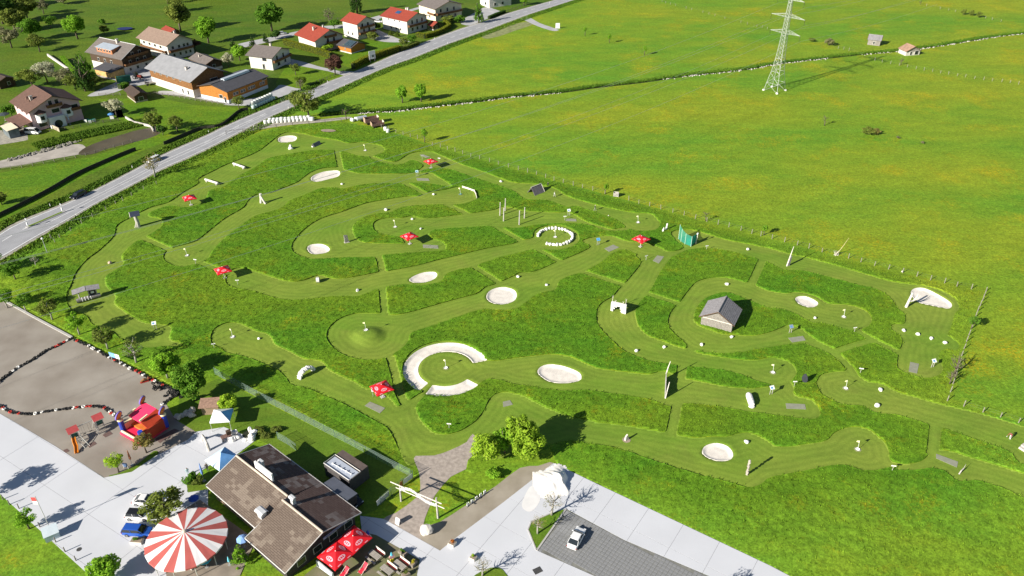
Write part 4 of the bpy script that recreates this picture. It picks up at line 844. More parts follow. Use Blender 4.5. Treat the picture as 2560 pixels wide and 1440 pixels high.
SOL = M('solar_glass', (.05,.08,.10), .15, .2, 1.2, spec=.8)
for k in range(4):
    a = Vector(pan[0]).lerp(Vector(pan[1]), k/4+.01); b = Vector(pan[0]).lerp(Vector(pan[1]), (k+1)/4-.02); c_ = Vector(pan[3]).lerp(Vector(pan[2]), (k+1)/4-.02); e_ = Vector(pan[3]).lerp(Vector(pan[2]), k/4+.01)
    m = MB(); m.slab([a, b, c_, e_], .07); m.obj('solar_panel', SOL, h)
house('house', 'narrow white three storey house with red roof and two orange balconies', (850,51), (892,62), (931,47), 7.2, .44, RR, WHITE, WHITE, 3.0, ov=.8, wins=W2('L', (-.35,.25), 2.2, .8, 1.2)+W2('F', (-.45,.2), 6.2, 1.0, 1.6)+W2('F', (-.3,.3), 3.9, 1.0, 1.6)+W2('F', (.1,), 1.2, 2.2, 1.4), balc=[('F', -.9, .9, 2.4, 1.2), ('F', -.9, .8, 5.0, 1.2)])
h, d = house('house', 'broad white house with red roof and a dark solar panel', (949,39), (1017,54), (1060,36), 6.2, .36, RR, WHITE, WHITE, 3.0, ov=.9, wins=W2('L', (-.3,.1,.45), 1.6, .8, 1.0)+W2('L', (-.5,.0,.4), 5.2, .7, .6)+W2('F', (-.5,0,.5), 5.0, 1.0, 1.7)+W2('F', (-.5,0,.5), 1.7, 1.1, 1.4), balc=[('F', -.95, .95, 3.2, 1.2)], chim=[(2.0,.8,1.4,.8),(0,1.6,1.2,.7)])
L, W, s, ze, zr, sl_, lw, ww, zs = d
m = MB(); m.slab([(-2.6,-s*3.6,ze+(W/2-3.6)*sl_+.12),(.2,-s*3.6,ze+(W/2-3.6)*sl_+.12),(.2,-s*1.6,ze+(W/2-1.6)*sl_+.12),(-2.6,-s*1.6,ze+(W/2-1.6)*sl_+.12)], .08); m.obj('solar_panel', M('solar_blue'), h)
house('house', 'cream house with grey brown roof and wooden balconies at the top edge', (1041,10), (1087,24), (1142,5), 6.2, .3, RG, CREAM, CREAM, 3.0, ov=.9, wins=W2('F', (-.6,-.1,.4), 4.9, 1.0, 1.6)+W2('F', (-.5,0,.5), 1.7, 1.2, 1.3)+W2('L', (-.4,.3), 1.8, .9, 1.2), balc=[('F', -.95, .95, 3.1, 1.3), ('L', .2, 1, 3.1, 1.0)])
house('house', 'white house cut by the top edge beside the curving road', (1195,-14), (1222,-4), (1262,-20), 5.2, .35, RG, WHITE, WHITE, 2.6, ov=.8, wins=W2('F', (-.5,.2), 1.7, 1.2, 1.3)+W2('L', (.2,), 1.7, 1.4, 1.3)+W2('F', (0,), 4.2, 1.6, 1.2))
house('pavilion', 'little red roofed garden pavilion inside the yellow hedge', (1068,62), (1082,66), (1096,58), 2.3, .5, RR, WHITE, DWOOD, .6, cat='pavilion', ov=.9, wins=W2('F', (0,), 1.4, .8, .8))
house('wooden_shelter', 'small brown roofed wooden shelter beside the farm track fence', (308,225), (332,243), (360,226), 2.6, .45, M('roof_darkbrown', (.07,.05,.04), .9, .2, 2), M('stone_base', (.4,.36,.3), .9, .2, 2), DWOOD, .6, cat='shelter', ov=.7, wins=W2('F', (0,), 1.2, 1.6, 1.5))
house('woodshed', 'dark shed cut by the left edge above the guesthouse', (-40,196), (-6,206), (26,190), 3.0, .35, M('roof_darkbrown'), DWOOD, DWOOD, 1.0, cat='shed', ov=.5, wins=W2('F', (.2,), 1.5, 1.0, 1.2))
GREYW = M('weathered_boards', (.25,.23,.21), .95, .25, 3, .02); SHGR = M('weathered_shingle', (.25,.24,.25), .95, .22, 2.5, .03)
house('field_hut', 'small grey wooden hay hut far out in the meadow', (2167,103), (2202,107), (2212,90), 2.4, .5, SHGR, GREYW, GREYW, .4, cat='hut', ov=.35, LW=(None,6.4), wins=W2('L', (0,), 1.2, .7, 1.0))
house('field_hut', 'low hay hut with rusty brown roof beside the meadow stream', (2245,120), (2266,129), (2304,126), 2.0, .5, M('roof_rust', (.33,.21,.15), .95, .2, 1.5, .02), M('pale_wall', (.55,.52,.48), .95, .1, 1), GREYW, 1.6, cat='hut', ov=.4, wins=W2('F', (.5,), 1.1, 1.6, 1.6)+W2('F', (-.3,), 1.0, .8, 1.4))
# ------------------------------------------------------------ things around the houses
car('van', 'white van parked in front of the pink guesthouse', on(84,334), R(-8), (.72,.72,.72), cat='van', name='van')
car('hatch', 'silver car parked on the lane behind the red chalet', on(706,86), R(20), (.42,.44,.46))
car('wagon', 'white car in the shaded yard between the two red roofed houses', on(946,56), R(-10), (.70,.70,.70))
car('wagon', 'black estate car driving on the road', on(197,492), hd(G(197,492), G(120,530)), (.008,.009,.012))
car('wagon', 'white car on the road behind the bare tree', on(385,403), hd(G(385,403), G(330,432)), (.75,.76,.77))
# tractor and tipping trailer
p = on(312,209); t = thing('tipping_trailer', 'green trailer with yellow front wall in the farm yard', 'trailer', p, R(28))
m = MB(); m.box(0,0,1.9,5.2,2.4,2.0); m.obj('box_body', M('trailer_green', (.015,.11,.07), .5, .1, 2), t); m = MB(); m.box(-2.66,0,1.9,.12,2.5,2.1); m.obj('end_wall', M('trailer_yellow', (.62,.52,.02), .5, .1, 2), t)
for x in (-1.2,1.2):
    for y in (-1,1): m = MB(); m.cyl((x,y*.8,.5),(x,y*1.1,.5),.5,n=12); m.obj('wheel', TYRE, t)
p = on(345,197); t = thing('tractor', 'dark tractor beside the green trailer', 'tractor', p, R(-15))
m = MB(); m.box(.9,0,1.2,2.0,.8,.8); m.obj('bonnet', M('tractor_red', (.18,.03,.02), .5, .1, 2), t); m = MB(); m.hexa([(-1.2,-.8,1.0),(.1,-.8,1.0),(.1,.8,1.0),(-1.2,.8,1.0),(-1.1,-.7,2.6),(-.1,-.7,2.6),(-.1,.7,2.6),(-1.1,.7,2.6)]); m.obj('cab', CGLASS, t); m = MB(); m.box(-.6,0,2.65,1.3,1.6,.12); m.obj('cab_roof', DARKP, t)
for x, rr in ((-.8,.8),(1.4,.5)):
    for y in (-1,1): m = MB(); m.cyl((x,y*.7,rr),(x,y*1.1,rr),rr,n=14); w_ = m.obj('wheel', TYRE, t); m = MB(); m.cyl((x,y*1.1,rr),(x,y*1.12,rr),rr*.5,n=10); m.obj('rim', RIM, w_)
p = on(382,212); t = thing('hay_wagon', 'old flat wooden wagon beside the barn', 'wagon', p, R(20)); m = MB(); m.box(0,0,1.0,5.5,2.0,.15); m.obj('bed', GREYW, t)
m = MB()
for x in (-2.6,2.6): m.box(x,0,1.4,.1,2.0,.8)
m.obj('end_rack', GREYW, t)
for x in (-1.8,1.8):
    for y in (-1,1): m = MB(); m.cyl((x,y*.8,.45),(x,y*1.0,.45),.45,n=12); m.obj('wheel', TYRE, t)
# wrapped bales
BAL = M('bale_wrap', (.70,.72,.68), .35, .08, 1.5, .01, spec=.5); BALG = M('bale_wrap_green', (.52,.66,.62), .35, .1, 1.5, .01, spec=.5)
mb = MB(); mb.lathe([(.01,0),(.56,0),(.64,.08),(.64,1.12),(.56,1.22),(.01,1.24)], 14); balem = mb.mesh('round_bale', True)
ORD = ('first','second','third','fourth','fifth','sixth','seventh','eighth','ninth','tenth','eleventh','twelfth')
def bale(px, py, z, mat, label, group, lie=None):
    p = on(px, py); o = link('round_bale', balem, mat, None, (p.x, p.y, z), rng.uniform(0,6)); s_ = rng.uniform(.94,1.06); o.scale = (s_, s_, s_)
    if lie is not None: o.rotation_euler = (math.pi/2, 0, lie); o.location.z = .62
    return tag(o, label, 'bale', group)
for i in range(12): bale(664+i*10.1, 309-i*.75, 0, BAL, ORD[i]+' white bale from the left in the front row by the road', 'front row of white bales')
for i in range(11): bale(676+i*9.6, 304.2-i*.7, 0, BAL, ORD[i]+' white bale from the left in the back row by the road', 'back row of white bales')
bale(781, 301.5, 0, BAL, 'single white bale standing just right of the bale rows', None)
for i in range(9): bale(634+i*6.3, 272-i*2.9, 0, BALG, ORD[i]+' pale green bale from the left at the bottom of the stack', 'lower bales of the green stack')
for i in range(8): bale(630+i*6.3, 267-i*2.9, 0, BALG, ORD[i]+' pale green bale from the left in the back row of the stack', 'back bales of the green stack')
for i in range(8): bale(634+i*6.4, 269-i*2.9, 1.24, BAL, ORD[i]+' white topped bale from the left on the upper stack layer', 'upper bales of the green stack')
bale(878, 303, 0, BAL, 'white bale lying left of the silver tank', None, R(60)); bale(887, 301, 0, BAL, 'white bale lying against the silver tank', None, R(80))
bale(964, 326, 0, BAL, 'white bale left of the pair by the field fence', None); bale(970, 331, 0, BAL, 'white bale right of the pair by the field fence', None)
# slurry tank and two box wagons
p = on(905,303); t = thing('tank_trailer', 'silver cylindrical tank trailer beside the field', 'tank', p, R(28)); m = MB(); m.cyl((-1.7,0,1.2),(1.7,0,1.2),.7,n=16); m.obj('tank', M('tank_silver', (.55,.60,.65), .35, .08, 1, metal=.4), t)
for y in (-1,1): m = MB(); m.cyl((0,y*.7,.45),(0,y*.95,.45),.45,n=12); m.obj('wheel', TYRE, t)
BWD = M('wagon_boards', (.17,.10,.085), .9, .3, 2.5); PLY = M('pale_plywood', (.66,.58,.46), .9, .08, 1)
def boxwagon(px, py, L, W, Hb, zb, rz, label):
    p = on(px, py); t = thing('box_wagon', label, 'wagon', p, rz)
    for y in (-1,1): m = MB(); m.box(0,y*W/2,zb+Hb/2,L,.08,Hb); m.obj('side_wall', BWD, t)
    for x in (-1,1): m = MB(); m.box(x*(L/2-.05),0,zb+Hb/2+.15,.08,W-.1,Hb+.3); m.obj('end_wall', PLY if x > 0 else M('end_boards', (.36,.26,.18), .9, .2, 2), t)
    m = MB(); m.box(0,0,zb,L,W,.1); m.obj('bed', M('wagon_bed', (.05,.04,.035), .9, .2, 2), t)
    for x in (-L*.3,L*.3):
        for y in (-1,1): m = MB(); m.cyl((x,y*(W/2-.3),.42),(x,y*(W/2-.05),.42),.42,n=12); m.obj('wheel', TYRE, t)
boxwagon(929,309,5.0,2.2,1.5,.8,R(27),'taller dark wooden box wagon next to the silver tank'); boxwagon(944,317,4.4,2.0,1.0,.7,R(27),'lower pinkish wooden box wagon nearest the course')
# road furniture
def reflector(px, py, label): 
    p = on(px, py); t = thing('reflector_post', label, 'post', p, 0, 'white reflector posts along the road'); m = MB(); m.box(0,0,.45,.12,.08,.9); m.obj('post', M('white_plastic', (.8,.8,.8), .5, .04, 2), t); m = MB(); m.box(0,0,.78,.13,.09,.14); m.obj('black_band', DARKP, t)
for x, y, l in ((126,516,'above the traffic island'),(331,420,'before the bare tree'),(191,540,'opposite the black car'),(522,332,'by the embankment bend'),(634,318,'by the bale track'),(721,271,'behind the bale row'),(861,215,'beside the far meadow edge'),(819,206,'at the lawn fence'),(990,160,'right of the road billboard'),(1086,98,'at the small side lane'),(1119,109,'on the meadow side past the lane'),(1215,72,'before the stony patch'),(1374,9,'near the top edge')): reflector(x, y, 'white reflector post '+l)
p = on(115,549); d0 = hd(G(85,560), G(150,532)); t = thing('traffic_island', 'long raised traffic island in the road', 'traffic island', p, d0)
m = MB(); m.box(0,0,.1,11,1.1,.2); m.obj('kerb_body', KERB, t); m = MB(); m.box(0,0,.21,9.6,.7,.06); m.obj('grass_top', LAWN, t)
for x in (-5.0,5.0):
    m = MB(); m.cyl((x,0,.2),(x,0,2.6),.05); m.obj('sign_post', M('galvanised', (.5,.52,.54), .5, .08, 2, metal=.5), t); m = MB(); m.box(x,0,1.0,.3,.3,.9); m.obj('beacon', M('beacon_white', (.8,.8,.78), .5, .05, 2), t); m = MB(); m.cyl((x-.03,0,2.4),(x+.03,0,2.4),.3,n=14); m.obj('round_sign', M('sign_back', (.45,.47,.5), .5, .06, 2), t)
p = on(932,156); t = thing('road_billboard', 'white billboard on two posts between hedge and road', 'billboard', p, R(38))
for x in (-1.1,1.1): m = MB(); m.box(x,0,1.6,.18,.18,3.2); m.obj('post', GREYW, t)
m = MB(); m.box(0,0,3.2,3.0,.12,3.4); b = m.obj('board', M('board_white', (.78,.78,.76), .6, .04, 1), t); m = MB(); m.box(.3,-.07,2.7,1.0,.03,1.0); m.obj('picture', M('board_print', (.12,.16,.12), .6, .4, 3), b)
p = on(1394,71); t = thing('signboard', 'white box like board standing at the end of the gravel spur', 'board', p, R(5)); m = MB(); m.box(0,0,1.3,2.0,.25,2.4); m.obj('board', M('board_white'), t); m = MB(); m.box(0,0,.1,2.4,.8,.2); m.obj('base', KERB, t)
# fences of the village
def rail_fence(pts, label, hgt, step, mat, name='rail_fence', rails=2, pw=.14):
    P = resample([Vector((q.x, q.y, 0)) for q in GL(pts)], step); t = thing(name, label, 'fence', P[0])
    mb = MB(); mb.box(0,0,hgt/2,pw,pw,hgt); pm_ = mb.mesh('post')
    for q in P: link('post', pm_, mat, t, (q.x-P[0].x, q.y-P[0].y, 0), rng.uniform(-.2,.2))
    for k in range(rails):
        z = hgt*(.9-k*.42); m = MB()
        for a, b in zip(P, P[1:]): m.tube([a-P[0]+Vector((0,0,z)), b-P[0]+Vector((0,0,z))], [.05,.05], 4)
        m.obj('rail', mat, t)
    return t
FWOOD = M('fence_wood', (.22,.20,.17), .95, .25, 3)
rail_fence([(248,240),(280,239),(312,238)], 'wooden rail fence left of the small shelter', 1.1, 2.6, FWOOD)
rail_fence([(360,236),(395,237),(440,243),(500,254),(570,264)], 'long wooden rail fence along the farm track', 1.1, 2.6, FWOOD)
rail_fence([(125,330),(180,322),(240,310),(310,300)], 'dark rail fence along the guesthouse garden', 1.0, 2.4, M('dark_fence', (.09,.08,.07), .9, .2, 3))
rail_fence([(0,425),(60,418),(130,405),(205,392),(280,372),(340,352)], 'thin wire and rail fence below the gravel bar', 1.0, 3.0, FWOOD)
rail_fence([(566,336),(640,327),(720,316),(800,309),(870,303)], 'post fence along the dirt track by the bales', 1.3, 5.5, M('dark_fence'), rails=1)
rail_fence([(776,215),(800,204),(830,193),(862,180)], 'low wire fence beside the lawn and road', 1.0, 2.0, M('dark_fence'))
rail_fence([(742,62),(800,54),(870,46),(940,38)], 'dark fence behind the row of red roofs', 1.0, 3.0, M('dark_fence'))
rail_fence([(1230,44),(1275,27),(1330,8)], 'wooden fence between yard and road at the top', 1.0, 3.0, M('dark_fence'))
rail_fence([(520,162),(560,148),(600,130),(640,112)], 'low rail fence above the white house garden', .9, 3.0, FWOOD)
# boarded flood wall along the road
P = resample([Vector((q.x, q.y, 0)) for q in spline(GL([(-60,572),(0,541),(60,512),(125,478),(190,440),(260,408),(330,379),(355,372)]), False, 4)], 2.5); t = thing('boarded_wall', 'long dark boarded wall beside the road embankment', 'wall', P[0]); wm = MB(); wm.box(0,0,.55,2.46,.12,1.1); wme = wm.mesh('wall_panel')
for a, b in zip(P, P[1:]): link('wall_panel', wme, M('dark_wall', (.045,.045,.032), .9, .3, 2), t, ((a.x+b.x)/2-P[0].x, (a.y+b.y)/2-P[0].y, 0), hd(a, b))
P = resample([Vector((q.x, q.y, 0)) for q in spline(GL([(410,362),(450,345),(500,325),(548,318),(575,300),(600,280),(625,275)]), False, 4)], 2.5); t = thing('boarded_wall', 'shorter dark boarded wall between stream garden and road', 'wall', P[0])
for a, b in zip(P, P[1:]): link('wall_panel', wme, M('dark_wall', (.045,.045,.032), .9, .3, 2), t, ((a.x+b.x)/2-P[0].x, (a.y+b.y)/2-P[0].y, 0), hd(a, b))
# stone walls, parasols and seats in the guesthouse garden
def parasol(px, py, hgt, rad, col, label, name='parasol', closed=False, n=8, group=None, rz=0.0):
    p = on(px, py); t = thing(name, label, 'parasol', p, rz, group); PW = M('parasol_pole', (.6,.6,.58), .5, .06, 2); m = MB(); m.cyl((0,0,0),(0,0,hgt),.035); m.obj('pole', PW, t)
    m = MB(); m.cyl((0,0,0),(0,0,.12),.3,n=12); m.obj('base', M('parasol_base', (.3,.3,.3), .9, .1, 2), t); m = MB()
    if closed: m.lathe([(.05,hgt*.35),(.2,hgt*.45),(.14,hgt*.75),(.03,hgt)], 10)
    else: m.lathe([(rad,hgt-.55),(rad*.98,hgt-.45),(rad*.55,hgt-.18),(.02,hgt)], n)
    m.obj('canopy', M('cloth_%d_%d_%d' % tuple(int(c*100) for c in col), col, .8, .08, 2), t); return t
parasol(176,312,4.2,1,(.40,.50,.68),'closed blue and white parasol on the guesthouse lawn',closed=True)
parasol(280,297,2.2,1.1,(.07,.22,.50),'blue parasol roof over the white lawn kiosk')
parasol(14,302,2.9,2.0,(.05,.065,.075),'dark open parasol left of the guesthouse conservatory')
t = thing('kiosk', 'white box kiosk under the blossoming tree', 'kiosk', on(281,296.5), .3); m = MB(); m.box(0,0,.7,1.2,1.0,1.4); m.obj('body', M('board_white'), t); m = MB(); m.box(0,0,1.45,1.5,1.3,.1); m.obj('lid', M('cloth_7_22_50'), t)
for i, (x, y) in enumerate(((218,303),(226,305),(234,303))):
    t = thing('garden_table', ('left','middle','right')[i]+' green garden table with bench on the guesthouse lawn', 'table', on(x,y), .4*i, 'green garden tables'); m = MB(); m.box(0,0,.72,1.3,.8,.05); m.obj('top', M('table_green', (.02,.20,.15), .5, .1, 2), t); m = MB(); m.cyl((0,0,0),(0,0,.7),.06); m.obj('leg', DARKP, t)
    m = MB(); m.box(0,-.9,.45,1.0,.4,.06); m.box(0,-1.1,.75,1.0,.06,.5); m.box(0,-.9,.2,.9,.3,.4); m.obj('bench', M('table_pale', (.6,.62,.6), .6, .06, 2), t)
STONE = M('pale_stone', (.52,.49,.45), .95, .16, 1.5, .04); WSTONE = M('white_stone', (.76,.74,.71), .9, .08, 1.2, .04)
m = MB(); a, b = G(130,320), G(150,330); m.box((a.x+b.x)/2,(a.y+b.y)/2,.7,(b-a).length,.2,1.4,hd(a,b)); tag(m.obj('screen_wall', M('tan_boards', (.42,.36,.27), .9, .15, 2)), 'tan wooden screen beside the white van', 'screen')
m = MB()
P = GL([(315,296),(335,308),(360,314),(378,318),(384,330)])
for a, b in zip(P, P[1:]): m.box((a.x+b.x)/2,(a.y+b.y)/2,.4,(b-a).length+.1,.35,.8,hd(a,b))
tag(m.obj('stone_wall', STONE), 'low curved pale stone wall beside the stream garden', 'wall')
m = MB(); a, b = G(120,140), G(172,176)
m.box((a.x+b.x)/2,(a.y+b.y)/2,.5,(b-a).length,.5,1.0,hd(a,b)); tag(m.obj('garden_wall', STONE), 'straight pale garden wall among the orchard trees', 'wall')
m = MB()
for _ in range(150):
    f = rng.random(); q = G(20+180*f+rng.uniform(-4,4), 408-48*f+rng.uniform(-16,-6)*.6); m.rock(rng.uniform(.25,.6), rng.uniform(.25,.6), rng.uniform(.2,.45), rng.randint(0,9999), q, sub=1)
tag(m.obj('bank_stones', M('bank_stone', (.22,.21,.18), .95, .3, 1.5, .04)), 'rough stones lining the stream bank', kind='stuff')
t = thing('trampoline', 'dark blue trampoline sheet on the hillside meadow', 'trampoline', on(313,74)); m = MB(); m.lathe([(.05,.6),(3.6,.6),(3.7,.55)], 18, ay=.7); m.obj('mat', M('trampoline_blue', (.02,.03,.12), .5, .1, 2), t)
m = MB()
for k in range(6): m.cyl((3.4*math.cos(k),2.4*math.sin(k),0),(3.4*math.cos(k),2.4*math.sin(k),.58),.05)
m.obj('leg', DARKP, t)
# ------------------------------------------------------------ meadow stream: water, stones, tall bank grass
ST_PX = [(800,292),(870,285),(935,281),(1000,277),(1060,270),(1130,262),(1200,254),(1280,243),(1400,232),(1500,218),(1600,207),(1720,190),(1800,182),(1880,172),(1960,158),(2060,147),(2150,137),(2250,128),(2330,118),(2430,102),(2480,94),(2560,84),(2700,70)]
sp = spline([Vector((q.x, q.y, 0)) for q in GL(ST_PX)], False, 4); sp = [Vector((*q[:2], 0)) for q in sp]
def offs(P, d):
    o = []
    for i, p in enumerate(P):
        t_ = (P[min(i+1, len(P)-1)]-P[max(i-1, 0)]).normalized(); o.append(p+Vector((-t_.y, t_.x, 0))*d)
    return o
strip('meadow_stream', offs(sp, -.5), offs(sp, .5), .02, M('ditch_water', (.03,.035,.02), .2, .2, .5), 'narrow meadow stream crossing the valley')
m = MB()
for i in range(1500):
    f = rng.uniform(0, len(sp)-1.01); k = int(f); p = sp[k].lerp(sp[k+1], f-k)
    if not (.06 < f/len(sp) < .36 or .47 < f/len(sp) < .68 or f/len(sp) > .72) or rng.random() < .55: continue
    t_ = (sp[k+1]-sp[k]).normalized(); q = p+Vector((-t_.y, t_.x, 0))*rng.gauss(-.35, .45); r_ = rng.uniform(.12,.34); m.rock(r_*1.2, r_, r_*.7, i, q, sub=1)
tag(m.obj('stream_stones', STONE), 'pale stones lining the meadow stream', kind='stuff')
n = 42000; f = NR.uniform(0, len(sp)-1.01, n); k = f.astype(int); A0 = np.array([tuple(p) for p in sp]); Pp = A0[k]+(A0[k+1]-A0[k])*(f-k)[:,None]; Tt = A0[k+1]-A0[k]; Tt /= np.linalg.norm(Tt, axis=1)[:,None]
off = np.abs(NR.normal(0, 1.5, n))+.4; Pp += np.stack([-Tt[:,1]*off, Tt[:,0]*off, np.zeros(n)], 1); hh = NR.uniform(.25,.85,n)*np.exp(-off/4); an = NR.uniform(0, 6.28, n); wd = NR.uniform(.15,.35,n)
V = np.stack([Pp+np.stack([np.cos(an)*wd, np.sin(an)*wd, 0*an], 1), Pp-np.stack([np.cos(an)*wd, np.sin(an)*wd, 0*an], 1), Pp+np.stack([NR.normal(0,.2,n), NR.normal(0,.2,n), hh], 1)], 1).reshape(-1,3)
BANKG = grass_mat('bank_grass', (.05,.13,.012), (.09,.17,.016), (.1,.15,.02), .2, .3, 0, islands=True)
tag(link('bank_grass', fastmesh('bank_grass', V, np.arange(len(V)).reshape(-1,3), BANKG), BANKG), 'dark tall grass on the stream bank', 'grass', kind='stuff')
def verge(name, label, pts, w0, n, hmax, mat):
    P_ = resample_n([Vector((q[0], q[1], 0)) for q in pts], 200); A_ = np.array([tuple(p) for p in P_]); f = NR.uniform(0, 198.9, n); k = f.astype(int); Q = A_[k]+(A_[k+1]-A_[k])*(f-k)[:,None]; T = A_[k+1]-A_[k]; T /= np.linalg.norm(T, axis=1)[:,None]
    o_ = NR.uniform(0, 1, n)*w0; Q += np.stack([-T[:,1]*o_, T[:,0]*o_, 0*o_], 1); hh = NR.uniform(.2,1,n)*hmax; an = NR.uniform(0,6.28,n); wd = NR.uniform(.1,.25,n); ca = np.stack([np.cos(an)*wd, np.sin(an)*wd, 0*an], 1)
    V = np.stack([Q+ca, Q-ca, Q+np.stack([NR.normal(0,.15,n), NR.normal(0,.15,n), hh], 1)], 1).reshape(-1,3); tag(link(name, fastmesh(name, V, np.arange(len(V)).reshape(-1,3), mat), mat), label, 'grass', kind='stuff')
lo = lerp(ru, rl, 1.1); verge('verge_grass', 'tall verge grass on the meadow side of the road', lo, -4.5, 30000, .5, BANKG)
up = lerp(ru, rl, -.1); verge('verge_grass', 'dark verge grass below the boarded wall', [p for p in up[:48]], 4.0, 16000, .5, BANKG)
verge('bank_herbs', 'leafy herbs on the bank above the stream pool', GL([(100,375),(160,358),(220,345),(300,328),(380,310)]), 7.0, 12000, .9, BANKG)
# ------------------------------------------------------------ pylon and wires
GALV = M('pylon_steel', (.48,.52,.46), .5, .1, .5, metal=.3); B0 = G(1936,226); pr = R(312)
py = thing('power_pylon', 'tall lattice power pylon with three cross arms in the meadow', 'pylon', B0, pr)
lev = [(0,2.9),(3.2,2.45),(7.5,1.75),(12.5,1.25),(17,1.0),(21.8,.85),(27.6,.70),(33.6,.55),(38,.15)]
def hw(z):
    for (z0, a), (z1, b) in zip(lev, lev[1:]):
        if z <= z1: return a+(b-a)*(z-z0)/(z1-z0)
    return .1
for sx, sy in ((-1,-1),(1,-1),(1,1),(-1,1)):
    m = MB(); m.tube([(sx*a, sy*a, z) for z, a in lev], [.11]*5+[.09]*4, 4); m.obj('leg', GALV, py); m = MB(); m.lathe([(.5,-.1),(.45,.35),(.3,.5)], 10, (sx*2.95, sy*2.95, 0)); m.obj('footing', M('footing_concrete', (.7,.7,.66), .9, .06, 1), py)
zs_ = [0,3.2]; z = 3.2
while z < 36: z += max(1.3, hw(z)*1.5); zs_.append(min(z, 37))
m = MB()
for z0, z1 in zip(zs_, zs_[1:]):
    a, b = hw(z0), hw(z1)
    for c0, c1 in (((-1,-1),(1,-1)),((1,-1),(1,1)),((1,1),(-1,1)),((-1,1),(-1,-1))):
        m.tube([(c0[0]*a,c0[1]*a,z0),(c1[0]*b,c1[1]*b,z1)], [.05,.05], 4); m.tube([(c1[0]*a,c1[1]*a,z0),(c0[0]*b,c0[1]*b,z1)], [.05,.05], 4)
for z in (3.2,7.5,12.5,21,21.8,26.8,27.6,32.8,33.6):
    a = hw(z)
    for c0, c1 in (((-1,-1),(1,-1)),((1,-1),(1,1)),((1,1),(-1,1)),((-1,1),(-1,-1))): m.tube([(c0[0]*a,c0[1]*a,z),(c1[0]*a,c1[1]*a,z)], [.06,.06], 4)
m.obj('lattice', GALV, py)
ARMS = ((21.8,6.2),(27.6,6.9),(33.6,5.4)); tips = []
for z, la_ in ARMS:
    m = MB(); a = hw(z)
    for k in (-1,1):
        tip = (k*la_, 0, z)
        for sy in (-1,1):
            m.tube([(k*a, sy*a, z), tip], [.07,.05], 4); m.tube([(k*a, sy*a, z+1.1), tip], [.06,.05], 4)
            for f in (.25,.5,.75): m.tube([(k*(a+(la_-a)*f), sy*a*(1-f), z), (k*(a+(la_-a)*(f-.2)), -sy*a*(1-f+.2), z+1.1*(1-f+.2))], [.035,.035], 4)
        tips.append((k*la_, z))
    m.obj('cross_arm', GALV, py)
mi = MB()
for k in range(5): mi.lathe([(.04,-.3*k),(.13,-.3*k-.06),(.13,-.3*k-.14),(.04,-.3*k-.2)], 8)
mi.cyl((0,0,-1.5),(0,0,-2.0),.04); ime = mi.mesh('insulator', True); INS = M('insulator_brown', (.05,.045,.03), .3, .2, 3)
for x, z in tips: link('insulator', ime, INS, py, (x, 0, z))
wd_ = Vector((math.cos(R(222)), math.sin(R(222)), 0)); ax = Vector((math.cos(pr), math.sin(pr), 0)); WIRE = M('wire_aluminium', (.55,.57,.55), .4, .08, 1, metal=.5)
for x, z in tips:
    pts = []
    for i in range(41):
        Lx = -120+i*10.8; zz = z-2-.0896*Lx*(1 if Lx > 0 else -1)+3.0e-4*Lx*Lx*(1 if Lx > 0 else 2.2)
        if Lx < 0: zz = z-2+.08*Lx+3.4e-4*Lx*Lx
        q = B0+ax*x+wd_*Lx; pts.append((q.x, q.y, zz))
    m = MB(); m.tube(pts, [.028]*len(pts), 4); tag(m.obj('power_line', WIRE), 'thin overhead wire from the %s arm on the %s side of the pylon' % ({21.8:'lowest',27.6:'middle',33.6:'top'}[z], 'left' if x < 0 else 'right'), 'wire', 'overhead power lines')
